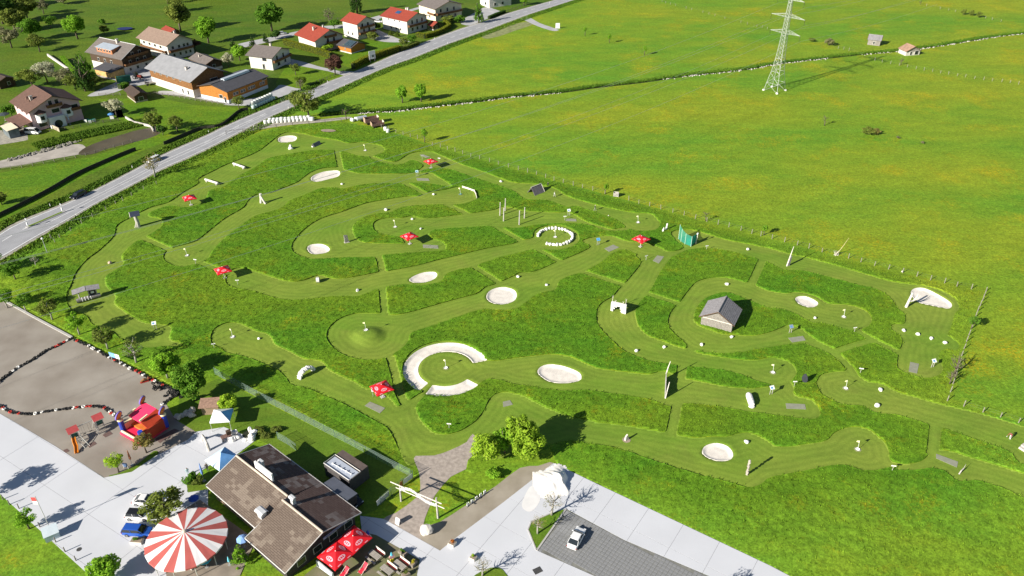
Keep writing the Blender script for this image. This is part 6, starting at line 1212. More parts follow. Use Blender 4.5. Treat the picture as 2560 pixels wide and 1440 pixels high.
post_fence([(2095,122),(2109,124),(2122,127),(2187,151),(2205,156),(2226,160),(2248,164),(2268,168),(2290,173),(2310,176),(2331,179),(2351,183),(2371,186),(2393,190),(2413,193),(2436,197),(2459,200),(2480,203),(2504,205),(2525,207),(2546,211)],'row of fence posts crossing the far right meadow',1.3)
post_fence([(2316,15),(2350,23),(2371,26),(2388,30),(2463,46),(2480,50),(2502,54)],'fence posts at the upper right corner',1.2)
post_fence([(127,596),(138,607),(150,595),(178,578),(205,560),(232,543),(266,525),(290,510),(308,503),(330,490),(360,475),(392,462)],'thin wire fence between road verge and course',1.2)
# road lamp and bare poles left
t = thing('street_lamp', 'thin street lamp with white head beside the road', 'street lamp', on(119,634)); m = MB(); m.cyl((0,0,0),(0,0,4.2),.07); m.obj('pole', M('lamp_pole', (.4,.42,.42), .5, .08, 2), t); m = MB(); m.lathe([(.1,4.1),(.32,4.25),(.22,4.5),(.02,4.6)],10); m.obj('lamp_head', WP, t)
# green mesh fence of the restaurant garden
MESHM = bpy.data.materials.new('mesh_wire'); MESHM.use_nodes = True; bs = MESHM.node_tree.nodes['Principled BSDF']; bs.inputs['Base Color'].default_value = (.20,.28,.25,1); bs.inputs['Alpha'].default_value = .13
def mesh_fence(pts, label, h_=1.8, step=2.5):
    P = resample([Vector((q.x,q.y,0)) for q in GL(pts)], step); t = thing('mesh_fence', label, 'fence', P[0]); GP_ = M('green_post', (.10,.17,.14), .6, .1, 2)
    mb = MB(); mb.box(0,0,h_/2,.07,.07,h_); pm_ = mb.mesh('post')
    for q in P: link('post', pm_, GP_, t, q-P[0])
    for a, b in zip(P, P[1:]):
        m = MB(); u = (b-a).normalized(); n_ = Vector((-u.y,u.x,0))*.01; a_, b_ = a-P[0], b-P[0]
        for z in (.1,.5,.9,1.3,h_-.05): m.tube([a_+Vector((0,0,z)), b_+Vector((0,0,z))],[.012,.012],3)
        m.obj('mesh_panel', M('mesh_rail', (.22,.30,.27), .6, .1, 2), t)
        m = MB(); Z = Vector((0,0,h_-.1)); m.hexa([a_-n_+Vector((0,0,.1)), b_-n_+Vector((0,0,.1)), b_+n_+Vector((0,0,.1)), a_+n_+Vector((0,0,.1)), a_-n_+Z, b_-n_+Z, b_+n_+Z, a_+n_+Z]); m.obj('wire_mesh', MESHM, t)
    return t
mesh_fence([(538,936),(600,970),(660,1002),(720,1032),(800,1074),(880,1115),(960,1158),(1032,1194)],'long green wire mesh fence between garden and course')
mesh_fence([(1032,1194),(990,1228),(955,1258),(940,1278)],'short mesh fence with banners at the garden corner')
for (a, b, l, c_) in (((1030,1196),(1008,1213),'white banner on the mesh fence nearest the path',(.72,.73,.74)),((1006,1214),(999,1220),'small orange brown banner on the mesh fence',(.42,.17,.08)),((972,1240),(942,1266),'white banner on the lower mesh fence',(.70,.71,.72))):
    p, q = G(*a), G(*b); t = thing('banner', l, 'banner', p, hd(p,q)); Lb = (q-p).length; m = MB(); m.box(Lb/2,.12,.75,Lb,.04,1.1); m.obj('cloth', M('banner_%d' % int(c_[0]*100), c_, .7, .06, 1.5), t); m = MB(); m.cyl((0,.12,0),(0,.12,1.4),.03); m.obj('tie_post', DARKP, t)
mesh_fence([(695,1098),(720,1112),(745,1130)],'short mesh fence at the far corner of the restaurant')
# ------------------------------------------------------------ people on the course
person('person in white top and pale trousers walking on the fence side fairway', 1386,493, R(-20), person_mat('p_white',(.45,.30,.22),(.3,.25,.2),(.75,.75,.75),(.5,.48,.45),(.1,.1,.1),1.75), 'walk')
person('person in dark clothes standing behind the wooden roof tunnel', 1370,469, R(200), person_mat('p_dark',(.42,.28,.2),(.03,.02,.02),(.03,.03,.035),(.02,.02,.03),(.05,.05,.05),1.8), 'stand', 1.8)
person('person in dark top and white cap kicking a football', 1487,527, R(-10), person_mat('p_cap',(.42,.28,.2),(.8,.8,.8),(.03,.04,.035),(.28,.27,.25),(.6,.6,.6),1.75), 'kick')
person('person in red top and white trousers bending at the right edge', 2524,1098, R(-150), person_mat('p_red',(.42,.28,.2),(.05,.03,.02),(.30,.05,.06),(.70,.70,.72),(.1,.1,.1),1.75), 'bend')
# ------------------------------------------------------------ restaurant with two gabled roofs
def shingle_mat(name, c0, c1, bw, bh, pale, amt, rough=.9):
    m = bpy.data.materials.new(name); m.use_nodes = True; t = m.node_tree; b = t.nodes['Principled BSDF']; b.inputs['Roughness'].default_value = rough; b.inputs['Specular IOR Level'].default_value = .2
    tc = t.nodes.new('ShaderNodeTexCoord'); br = t.nodes.new('ShaderNodeTexBrick'); t.links.new(tc.outputs['Object'], br.inputs['Vector'])
    br.inputs['Scale'].default_value = 1; br.inputs['Brick Width'].default_value = bw; br.inputs['Row Height'].default_value = bh; br.inputs['Mortar Size'].default_value = .018
    br.inputs['Color1'].default_value = (*c0,1); br.inputs['Color2'].default_value = (*c1,1); br.inputs['Mortar'].default_value = (*[x*.5 for x in c0],1); br.inputs['Mortar Smooth'].default_value = .3
    sn = t.nodes.new('ShaderNodeVectorMath'); sn.operation = 'SNAP'; sn.inputs[1].default_value = (bw, bh*2, 10); t.links.new(tc.outputs['Object'], sn.inputs[0])
    wn = noise(t, .25, 2, sn.outputs[0], .5); w2 = t.nodes.new('ShaderNodeTexWhiteNoise'); t.links.new(sn.outputs[0], w2.inputs['Vector'])
    f = mixv(t, ramp(t, wn, .50, .58), ramp(t, w2.outputs['Value'], .45, .5), amt)
    t.links.new(mixc(t, f, br.outputs['Color'], pale), b.inputs['Base Color'])
    bp = t.nodes.new('ShaderNodeBump'); bp.inputs['Distance'].default_value = .03; t.links.new(br.outputs['Fac'], bp.inputs['Height']); bp.invert = True; t.links.new(bp.outputs['Normal'], b.inputs['Normal'])
    _M[name] = m; return m
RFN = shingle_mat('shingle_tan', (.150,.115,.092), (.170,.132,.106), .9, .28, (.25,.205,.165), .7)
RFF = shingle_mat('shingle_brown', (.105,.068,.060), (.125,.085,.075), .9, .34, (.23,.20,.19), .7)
O = G(676,1112,3.0); E_ = G(900,1279,3.0); ua = hd(O, E_); root = thing('restaurant', 'long restaurant building with brown shingled gable roofs', 'restaurant', (O.x, O.y, 0), ua); LR = (Vector((E_.x-O.x, E_.y-O.y))).length
# local x along the ridge, local -y towards the camera
X1r, WA, WBb, ze, zA = 13.6, 12.3, 14.4, 3.0, 4.95
DW = M('rest_wall_dark', (.05,.045,.045), .85, .2, 1.5); RW = M('rest_wall', (.30,.22,.15), .9, .15, 1); FASC = M('fascia_pale', (.55,.54,.52), .7, .06, 2)
m = MB(); m.box(X1r/2+.2, -WA/2, 1.45, X1r-1.0, WA-1.4, 2.9); m.obj('wall', RW, root); m = MB(); m.box((X1r+LR)/2-.2, -WBb/2, 1.45, LR-X1r-1.0, WBb-1.4, 2.9); m.obj('wall', DW, root)
m = MB(); m.xprism([(-.8,2.88),(-WBb+.8,2.88),(-WBb/2,zA-.35)], LR-1.1, LR-.75); m.obj('gable_wall', DW, root)
def slope(name, x0, x1, ya, za, yb, zb, mat, th=.18): m = MB(); m.slab([(x0,ya,za),(x1,ya,za),(x1,yb,zb),(x0,yb,zb)], th); return m.obj(name, mat, root)
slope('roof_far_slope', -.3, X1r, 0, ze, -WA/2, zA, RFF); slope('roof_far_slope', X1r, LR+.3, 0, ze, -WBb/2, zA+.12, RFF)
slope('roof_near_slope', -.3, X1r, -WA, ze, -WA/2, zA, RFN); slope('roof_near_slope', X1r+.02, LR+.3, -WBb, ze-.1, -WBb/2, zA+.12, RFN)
for x0, x1, y, z in ((-.3,X1r,-WA/2,zA),(X1r,LR+.3,-WBb/2,zA+.12)): m = MB(); m.tube([(x0,y,z+.03),(x1,y,z+.03)],[.16,.16],6); m.obj('ridge_cap', M('ridge_pale', (.55,.47,.38), .8, .1, 2), root)
m = MB()
for a, b in (((-.32,-WA,ze),(X1r,-WA,ze)),((X1r,-WBb,ze-.1),(LR+.3,-WBb,ze-.1)),((-.32,0,ze),(LR+.3,0,ze))): m.tube([(a[0],a[1],a[2]-.05),(b[0],b[1],b[2]-.05)],[.09,.09],5)
m.obj('gutter', FASC, root); m = MB()
for a, b, c_ in (((LR+.32,0,ze),(LR+.32,-WBb/2,zA+.12),(LR+.32,-WBb,ze-.1)),((-.32,0,ze),(-.32,-WA/2,zA),(-.32,-WA,ze)),((X1r,-WA/2-.5,zA),(X1r,-WBb,ze-.05),(X1r,-WBb,ze-.05))): m.tube([Vector(a)-Vector((0,0,.06)),Vector(b)-Vector((0,0,.0)),Vector(c_)-Vector((0,0,.06))],[.09,.09,.09],5)
m.obj('verge_board', FASC, root)
CW = M('chimney_metal', (.62,.63,.64), .5, .05, 2, metal=.2)
def ridgez(x, y): w_ = WA if x < X1r else WBb; return ze+(zA-ze)*(1-abs(y+w_/2)/(w_/2))
def chimney(px, py, z, hgt, w_, hood=True):
    p = G(px, py, z); c_, s_ = math.cos(-ua), math.sin(-ua); dx, dy = p.x-O.x, p.y-O.y; x, y = dx*c_-dy*s_, dx*s_+dy*c_; z0 = ridgez(x, y)
    m = MB(); m.box(x,y,z0+hgt/2-.2,w_,w_,hgt+.4); ch = m.obj('chimney', CW, root); m = MB()
    if hood: m.add([(x+a,y+b,z0+hgt+q) for a in (-w_*.9,w_*.9) for b, q in ((-w_*.7,.05),(-w_*.35,.3),(w_*.35,.3),(w_*.7,.05))], [(0,1,5,4),(1,2,6,5),(2,3,7,6)])
    m.obj('hood', CW, ch)
chimney(658,1175,3.9,1.3,.55); chimney(735,1262,4.6,1.4,.6); chimney(655,1285,4.0,1.0,1.0)
m = MB(); p = G(628,1207,zA); c_, s_ = math.cos(-ua), math.sin(-ua); dx, dy = p.x-O.x, p.y-O.y; bx = dx*c_-dy*s_; m.box(bx,-WA/2+.55,zA+.55,4.6,.3,1.7); m.obj('roof_sign', M('board_white'), root)
for x, y, w_, h_, q in ((LR-.74,-4.5,4.6,.42,2.4),):   # lettered pale sign board on the gable
    m = MB(); m.box(x+.08,y,q,.1,w_,h_); sg = m.obj('sign_board', M('sign_blue_grey', (.42,.48,.62), .6, .06, 2), root); m = MB()
    for k in range(18): m.box(x+.14, y-w_*.36+k*w_*.72/17, q, .02, .07+.04*((k*5)%3==0), .2+.05*((k*7)%2))
    m.obj('sign_lettering', M('sign_ink', (.06,.07,.16), .6, .1, 3), sg)
for i in range(4): m = MB(); m.box(LR-.72,-2.0-i*3.0,1.4,.1,1.6,1.3); f = m.obj('window', M('window_frame'), root); m = MB(); m.box(LR-.66,-2.0-i*3.0,1.4,.06,1.4,1.1); m.obj('pane', GLASS, f)
for i in range(4): m = MB(); m.box(1.6+i*3.0,-WA+.68,1.5,1.6,.1,1.2); f = m.obj('window', M('window_frame'), root); m = MB(); m.box(1.6+i*3.0,-WA+.62,1.5,1.4,.06,1.0); m.obj('pane', GLASS, f)
m = MB(); m.box(LR-6.2,.9,1.4,5.5,2.6,2.6); an = m.obj('annex', DW, root); m = MB(); m.slab([(LR-9.2,-.3,2.95),(LR-3.4,-.3,2.95),(LR-3.4,2.4,2.7),(LR-9.2,2.4,2.7)],.15); m.obj('annex_roof', M('annex_dark', (.10,.11,.14), .7, .1, 1), an)
# flat roofed container building
a, b, c_ = G(809,1157,3.0), G(872,1200,3.0), G(827,1140,3.0); t = thing('flat_building', 'low flat roofed block with open grey roof bay behind the restaurant', 'building', (a.x, a.y, 0), hd(a, b)); Lb = (b-a).length; Wb = 4.2
m = MB(); m.box(Lb/2,Wb/2,1.35,Lb,Wb,2.7); m.obj('wall', M('block_dark', (.07,.065,.065), .85, .2, 1), t); m = MB(); m.box(Lb/2,Wb*.30,2.74,Lb-.3,Wb*.5,.06); m.obj('roof_sheet', M('roof_sheet', (.40,.44,.52), .6, .06, 1), t); m = MB(); m.box(Lb/2,Wb*.80,2.78,Lb,Wb*.38,.14); m.obj('dark_roof', M('annex_brown', (.11,.085,.075), .9, .15, 1.5), t)
m = MB()
for x0, y0, x1, y1 in ((0,0,Lb,0),(0,Wb*.6,Lb,Wb*.6),(0,0,0,Wb*.6),(Lb,0,Lb,Wb*.6)): m.tube([(x0,y0,2.95),(x1,y1,2.95)],[.07,.07],4)
m.obj('parapet', FASC, t); m = MB(); m.tube([(1.2,.9,2.9),(Lb-.8,1.2,2.9)],[.06,.06],5)
for k in range(5): m.box(1.2+k*(Lb-2)/4,.9+k*.08,2.9,.18,.18,.3)
m.obj('lamp_rail', WP, t)
# ------------------------------------------------------------ striped carousel canopy: every panel a part
c0 = G(466,1345,2.6); NP = 24; Rt = 6.0; t = thing('striped_canopy', 'big round red and white striped canopy', 'canopy', (c0.x, c0.y, 0)); STR = M('stripe_red', (.48,.115,.10), .75, .07, .6); STW = M('stripe_white', (.78,.76,.75), .75, .03, .6)
for k in range(NP):
    a0, a1 = 2*math.pi*k/NP+.05, 2*math.pi*(k+1)/NP+.05; am = (a0+a1)/2; m = MB(); rm = Rt*.985
    V = [(0,0,4.1),(Rt*.5*math.cos(a0),Rt*.5*math.sin(a0),3.35),(Rt*.5*math.cos(a1),Rt*.5*math.sin(a1),3.35),(Rt*math.cos(a0),Rt*math.sin(a0),2.62),(rm*math.cos(am),rm*math.sin(am),2.60),(Rt*math.cos(a1),Rt*math.sin(a1),2.62),(Rt*math.cos(a0),Rt*math.sin(a0),2.35),(Rt*math.cos(a1),Rt*math.sin(a1),2.35)]
    m.add(V, [(0,1,2),(1,3,4,5,2),(3,6,7,5,4)]); m.obj('canopy_panel', STR if k % 2 else STW, t)
m = MB(); m.lathe([(.28,3.95),(.34,4.15),(.2,4.35),(.02,4.4)],12); m.obj('finial', M('finial_cream', (.6,.55,.45), .6, .08, 2), t); m = MB(); m.cyl((0,0,0),(0,0,4.1),.22,n=12); m.obj('centre_mast', DWOOD, t)
for k in range(12): a = 2*math.pi*k/12; m = MB(); m.cyl((Rt*.96*math.cos(a),Rt*.96*math.sin(a),0),(Rt*.96*math.cos(a),Rt*.96*math.sin(a),2.55),.06); m.obj('post', FASC, t)
m = MB(); m.lathe([(3.2,.0),(3.2,1.05),(3.0,1.1),(.3,1.1)],24); m.obj('bar_counter', DWOOD, t)
# parasols round the terrace
parasol(490,1265,2.3,.85,(.03,.09,.45),'deep blue parasol at the far side of the striped canopy'); parasol(612,1368,2.4,.95,(.22,.38,.72),'pale blue parasol at the roof corner'); parasol(563,1352,2.2,.8,(.02,.04,.22),'dark blue parasol in the shade between canopy and roof'); parasol(518,1418,2.3,1.0,(.05,.42,.62),'turquoise parasol below the striped canopy'); parasol(575,1412,1.9,.5,(.16,.55,.72),'small closed light blue parasol on the terrace',closed=True)
parasol(511,1203,4.3,1,(.16,.30,.66),'tall closed blue and white parasol beside the restaurant corner',closed=True)
parasol(331,1163,3.6,1,(.36,.14,.07),'closed brown parasol with white cap on the grass strip',closed=True)
umbrella(888,1374,4.0,hd(G(856,1372,2.2), G(888,1395,2.2)),'farther of the two big red terrace umbrellas'); umbrella(845,1412,4.0,hd(G(856,1372,2.2), G(888,1395,2.2)),'nearer of the two big red terrace umbrellas')
# canopy tents
def tent(px, py, side, rz, label, ct, z0=2.3, rise=1.2, name='canopy_tent'):
    t = thing(name, label, 'tent', on(px,py), rz); s = side/2; m = MB(); V = [(-s,-s,z0),(s,-s,z0),(s,s,z0),(-s,s,z0),(0,0,z0+rise)]+[(x*1.0,y*1.0,z0-.25) for x, y in ((-s,-s),(s,-s),(s,s),(-s,s))]
    for k in range(4): mm = MB(); mm.add([V[k],V[(k+1)%4],V[4],V[5+k],V[5+(k+1)%4]], [(0,1,2),(0,3,4,1)]); mm.obj('roof_panel', ct[k % len(ct)], t)
    for x in (-1,1):
        for y in (-1,1): m = MB(); m.cyl((x*s*.96,y*s*.96,0),(x*s*.96,y*s*.96,z0),.04); m.obj('leg', FASC, t)
    return t
TB = M('tent_blue', (.16,.40,.78), .6, .22, .7); TP = M('tent_pale', (.60,.74,.86), .6, .14, .7); TW = M('tent_white', (.80,.82,.84), .6, .02, 1); TM = M('tent_mid', (.10,.33,.58), .6, .1, 1)
tent(562,1170,4.0,hd(G(522,1155,2.3), G(556,1179,2.3)),'blue canopy tent with white print beside the restaurant',[TP,TB,TB,TP],rise=1.35)
tent(560,1062,3.5,R(6),'white and blue canopy tent on the small paved square',[TW,TM,TW,TW],rise=.9)
# small shed and rocks
p = on(530,1032); t = thing('tiled_shelter', 'small shelter with brown gravelled roof behind the white tent', 'shelter', p, R(6)); m = MB(); m.slab([(-1.8,-1.2,2.3),(1.8,-1.2,2.3),(1.8,1.2,2.7),(-1.8,1.2,2.7)],.16); m.obj('roof', M('roof_gravel', (.30,.19,.14), .95, .3, 3, .02), t); m = MB(); m.box(0,.3,1.1,3.1,1.6,2.2); m.obj('wall', RW, t)
def rockgroup(px, py, n, spread, label, seed, mat=None, name='rockery'):
    t = thing(name, label, 'rocks', on(px,py)); r = random.Random(seed)
    for i in range(n): m = MB(); m.rock(r.uniform(.35,.8), r.uniform(.3,.7), r.uniform(.35,.8), seed*50+i); o_ = m.obj('rock', mat or STONE, t); o_.location = (r.uniform(-spread,spread), r.uniform(-spread,spread)*.6, r.uniform(-.05,.25)); o_.rotation_euler = (0,0,r.uniform(0,6))
rockgroup(462,1040,9,1.6,'pale rock fountain on the lawn beside the bouncy castle',3); rockgroup(612,1092,14,1.9,'white and dark rocks round the little pond',5,WSTONE)
sheet('garden_pond', spline(GL([(606,1086),(616,1078),(628,1082),(624,1092),(612,1096)]), True, 4), .10, M('ditch_water'), 'tiny dark pond among the white rocks')
t = thing('stone_arch', 'leaning pale stone column arch on the paved square', 'sculpture', on(515,1112), R(-55)); m = MB(); m.tube([(-1.6,0,0),(-1.3,0,1.2),(0,0,1.7),(1.5,0,1.5),(1.8,0,0)],[.28,.24,.22,.26,.3],8); m.obj('arch', STONE, t); m = MB(); m.lathe([(.5,0),(.45,.3),(.2,.35)],10,(-1.6,0,0)); m.obj('foot', STONE, t)
t = thing('wood_stack', 'wooden table and cart on the paved square', 'cart', on(567,1098), R(35)); m = MB(); m.box(0,0,.8,1.8,1.0,.1); m.obj('top', BWD, t)
for x in (-.7,.7):
    for y in (-.4,.4): m = MB(); m.box(x,y,.38,.1,.1,.76); m.obj('leg', FWOOD, t)
m = MB(); m.box(.6,.2,1.2,.8,.7,.7); m.obj('crate', DWOOD, t)
# bouncy castle
CR = M('inflatable_red', (.72,.03,.09), .45, .05, 1); CB = M('inflatable_blue', (.03,.06,.42), .45, .05, 1); CY = M('inflatable_cream', (.80,.70,.42), .45, .05, 1); CO = M('inflatable_orange', (.60,.20,.04), .45, .1, 1); CPU = M('inflatable_purple', (.22,.16,.55), .45, .05, 1); CD = M('inflatable_darkred', (.40,.05,.02), .45, .1, 1)
t = thing('bouncy_castle', 'red blue and yellow inflatable bouncy castle', 'bouncy castle', on(365,1078), hd(G(312,1080), G(365,1110)))
def pillow(m, x, y, z, sx, sy, sz, n=12): m.lathe([(.02,-sz),(.7,-sz*.9),(1,-sz*.5),(1,sz*.5),(.7,sz*.9),(.02,sz)], n, (x,y,z), sx, sy)
m = MB(); m.box(0,0,.45,5.6,5.4,.9); m.obj('floor', CR, t); m = MB(); m.box(0,.9,1.1,4.9,3.6,.4); m.obj('bounce_bed', CO, t)
for y in (-2.75,): m = MB(); m.tube([(-2.8,y,.5),(2.8,y,.5)],[.42,.42],10); m.obj('front_tube', CR, t); m = MB(); m.tube([(-2.6,y-.02,1.0),(2.6,y-.02,1.0)],[.22,.22],8); m.obj('cream_tube', CY, t)
for x in (-2.7,): m = MB(); m.box(x,.0,1.3,.5,4.6,1.7); m.obj('side_wall', CY, t)
m = MB(); m.box(2.7,0,1.6,.5,5.0,2.2); m.obj('side_wall', CD, t); m = MB(); m.box(0,2.5,2.0,5.6,.5,3.0); m.obj('back_wall', CR, t)
m = MB(); m.slab([(-2.4,-.9,3.4),(1.0,-.9,3.4),(1.0,2.6,3.9),(-2.4,2.6,3.9)],.5); m.obj('roof_cushion', M('inflatable_pink', (.80,.05,.14), .45, .05, 1), t); m = MB(); m.slab([(1.0,-.9,3.4),(2.8,-.9,2.6),(2.8,2.6,3.0),(1.0,2.6,3.9)],.4); m.obj('roof_cushion', CD, t)
for x, y in ((-2.7,-2.4),(2.7,-2.4),(-2.7,2.5),(2.7,2.5)):
    m = MB(); m.cyl((x,y,.5),(x,y,3.2),.45,n=12); m.obj('tower', CB, t)
    if (x, y) != (2.7,-2.4):
        m = MB(); m.lathe([(.5,3.2),(.55,3.4),(.3,3.6)],12,(x,y,0)); m.obj('tower_cap', CY, t)
        m = MB(); m.cyl((-.1,0,0),(.1,0,0),.9,n=18); o_ = m.obj('disc', CPU, t); o_.location = (x,y,4.3); o_.rotation_euler = (0,.25,.35); m = MB(); m.cyl((-.14,0,0),(.14,0,0),.72,n=18); o2 = m.obj('disc_face', CO, o_)
for x in (-2.2,1.0): m = MB(); m.tube([(x,-1.0,3.7),(x+.2,.6,4.1)],[.2,.16],8); m.obj('horn', CY, t)
# playground with two towers, swing and slide
MET = M('play_metal', (.46,.47,.44), .5, .08, 2); PR = M('play_roof_red', (.55,.09,.09), .7, .08, 2); PG = M('play_green', (.03,.12,.09), .7, .1, 2)
t = thing('play_frame', 'playground frame with two red roofed towers, swing and orange slide', 'playground', on(222,1088), hd(G(200,1085), G(255,1060)))
def ptower(x, y, rot):
    for a in (-.55,.55):
        for b in (-.55,.55): m = MB(); m.box(x+a,y+b,1.35,.1,.1,2.7); m.obj('post', MET, t)
    m = MB(); m.box(x,y,1.3,1.2,1.2,.1); m.obj('platform', DWOOD, t)
    for k in (-1,1): m = MB(); m.slab([(x-.9,y+k*.95,2.6),(x+.9,y+k*.95,2.6),(x+.9,y,3.4),(x-.9,y,3.4)],.08); m.obj('roof_slope', PR if k < 0 else PG, t)
    m = MB(); m.box(x,y-.55,1.75,1.1,.06,.7); m.obj('side_panel', PG, t)
ptower(-2.1,0,0); ptower(2.3,.4,0)
m = MB(); m.tube([(-1.3,.2,2.6),(1.6,.3,2.6)],[.06,.06],6)
for x in (-1.2,1.5): m.tube([(x,.25,2.6),(x-.3,1.6,0)],[.05,.05],5); m.tube([(x,.25,2.6),(x-.1,-1.1,0)],[.05,.05],5)
m.obj('swing_frame', MET, t); m = MB()
for x in (-.5,.6): m.tube([(x-.2,.25,2.6),(x-.2,.25,.5)],[.015,.015],3); m.tube([(x+.2,.25,2.6),(x+.2,.25,.5)],[.015,.015],3); m.box(x,.25,.5,.45,.2,.05)
m.obj('swing', DARKP, t)
m = MB(); pts = [(-2.4,-.6,1.35),(-2.6,-1.4,1.0),(-2.7,-2.2,.55),(-3.0,-3.0,.25),(-3.1,-3.5,.2)]
for a, b in zip(pts, pts[1:]): a, b = Vector(a), Vector(b); m.hexa([a+Vector((-.28,0,-.04)), a+Vector((.28,0,-.04)), b+Vector((.28,0,-.04)), b+Vector((-.28,0,-.04)), a+Vector((-.28,0,.02)), a+Vector((.28,0,.02)), b+Vector((.28,0,.02)), b+Vector((-.28,0,.02))]); m.tube([a+Vector((-.28,0,.12)), b+Vector((-.28,0,.12))],[.08,.08],5); m.tube([a+Vector((.28,0,.12)), b+Vector((.28,0,.12))],[.08,.08],5)
m.obj('slide', M('slide_orange', (.70,.24,.02), .4, .12, 1.5), t); m = MB()
for x in (-.4,.4): m.tube([(-2.1+x+.3,-.6,1.35),(-1.2+x,-3.0,.05)],[.05,.05],5)
for k in range(5): m.box(-1.95+.18*k,-.9-k*.45,1.1-k*.22,.9,.06,.06)
m.obj('climbing_ramp', MET, t)
for q, l in (([(218,1112),(236,1104),(242,1110),(224,1120)],'dark rubber mat below the climbing ramp'),([(158,1126),(168,1122),(174,1128),(164,1133)],'dark rubber mat at the end of the slide'),([(256,1088),(274,1078),(282,1085),(264,1094)],'dark rubber mat right of the play frame'),([(388,1098),(436,1072),(448,1076),(400,1108)],'reddish mat in front of the bouncy castle')):
    c_ = on(sum(p[0] for p in q)/4, sum(p[1] for p in q)/4); m = MB(); m.prism([(p.x-c_.x,p.y-c_.y) for p in GL(q)],.03,.06); tag(m.obj('rubber_mat', M('rubber_mat', (.14,.09,.08), .95, .15, 2), None, c_), l, 'mat')
# ------------------------------------------------------------ tyres
mt = MB(); mt.torus(.24,.12,14,7,(0,0,.12)); tym = mt.mesh('tyre', True); tyc = {'black': TYRE, 'red': M('tyre_red', (.42,.03,.02), .7, .12, 3), 'white': M('tyre_white', (.70,.69,.65), .7, .08, 3)}
CN = {}
TP_ = [([(-10,962),(5,950),(37,925),(75,904),(112,880),(140,867),(165,854),(182,846)],.62,'on the curved line across the lot'),([(190,851),(220,865),(250,881),(280,898),(320,918),(355,936),(390,956),(425,971),(447,983),(428,996),(405,1012)],.60,'on the long line beside the tree row'),([(-8,1014),(10,1022),(25,1030),(50,1035),(85,1036),(120,1029),(175,1022),(225,1017),(257,1020),(282,1035),(297,1043)],.60,'on the lower line ending at the bouncy castle')]
for pts, st, where in TP_:
    for q in resample([Vector((p.x,p.y,0)) for p in spline(GL(pts), False, 4)], st):
        col = rng.choices(('black','red','white'), (.64,.19,.17))[0]; o_ = link('tyre', tym, tyc[col], None, (q.x+rng.uniform(-.1,.1), q.y+rng.uniform(-.1,.1), .03+rng.uniform(0,.04)), rng.uniform(0,6)); o_.rotation_euler = (rng.gauss(0,.16), rng.gauss(0,.16), rng.uniform(0,6)); k = rng.uniform(.88,1.12); o_.scale = (k,k,k*1.1)
        CN[(col, where)] = CN.get((col, where), 0)+1; k = CN[(col, where)]; o_n = ORD[k-1] if k <= 12 else '%d%s' % (k, 'th' if k < 21 or k % 10 not in (1,2,3) else ('st','nd','rd')[k % 10-1]); tag(o_, '%s %s tyre from the %s %s' % (o_n, col, 'kerb corner' if 'long' in where else 'left', where), 'tyre', '%s tyres %s' % (col, where))
for i in range(26):
    q = G(*( (397+rng.gauss(0,9), 972+rng.gauss(0,4)) if i < 12 else (437+rng.gauss(0,8), 985+rng.gauss(0,5)) )); o_ = link('tyre', tym, TYRE, None, (q.x,q.y,.04+.22*(i%3)), 0); o_.rotation_euler = (rng.gauss(0,.4), rng.gauss(0,.4), 0); tag(o_, 'black tyre in the heap beside the tree row' if i < 12 else 'black tyre in the corner heap under the tree', 'tyre', 'tyres heaped beside the tree row' if i < 12 else 'tyres heaped in the corner')
t = thing('rocking_toy', 'small brown wooden rocking toy beside the tyre heap', 'toy', on(362,955), .5); m = MB(); m.tube([(-.6,0,.3),(0,0,.7),(.6,0,.5),(.9,0,1.0)],[.2,.25,.22,.12],7); m.obj('body', MWOOD, t); m = MB(); m.box(0,0,.12,1.6,.5,.1); m.obj('rocker', M('tyre_red'), t)
# ------------------------------------------------------------ cars in front
car('hatch', 'small white hatchback with black roof next to the blue car', on(349,1293), R(-3), (.75,.75,.75), (.015,.016,.018))
car('wagon', 'blue hatchback parked below the white one', on(347,1333), R(-4), (.02,.09,.42))
car('beetle', 'white round roofed car half under the tree', on(366,1257), R(-4), (.78,.78,.78))
car('coupe', 'white coupe parked alone on the grid paving', on(1441,1350), hd(G(1430,1372), G(1454,1325)), (.78,.79,.80))
car('wagon', 'black car in the shade behind the restaurant', on(878,1250), ua, (.012,.013,.018))
# ------------------------------------------------------------ entrance gate with lettering board
a, b = G(1003,1253), G(1095,1295); t = thing('entrance_gate', 'wooden entrance gate with white letter arch over the gravel path', 'gate', (a.x,a.y,0), hd(a,b)); L = math.hypot(b.x-a.x, b.y-a.y)
m = MB(); m.tube([(0,0,0),(.05,0,3.6)],[.16,.13],8); m.obj('post', GWOOD, t); m = MB(); m.tube([(L,0,0),(L-.05,0,4.6)],[.18,.14],8); m.obj('post', GWOOD, t)
m = MB(); m.tube([(-1.8,0,3.55),(L+.9,0,3.75)],[.09,.09],6); m.obj('beam', PWOOD, t); m = MB(); m.tube([(-.8,0,2.75),(L+1.4,0,2.95)],[.08,.08],6); m.obj('beam', PWOOD, t)
sgn = thing('letter_arch', 'tmp', 'tmp'); bpy.data.objects.remove(sgn); m = MB(); m2 = MB(); N = 26
for k in range(N):
    f = k/(N-1); x = .2+f*(L-.3); z = 2.95+.75*math.sin(f*math.pi*2-.3)*(.55 if f > .5 else .9)+.25; 
    m = MB()
    for dx in (-.08,.08): m.box(x+dx,-.12,z,.06,.06,.66)
    m.box(x,-.12,z+(.28 if k % 3 else -.28),.2,.058,.08)
    if k % 2: m.box(x,-.12,z,.16,.056,.08)
    m.obj('letter', WP, t)
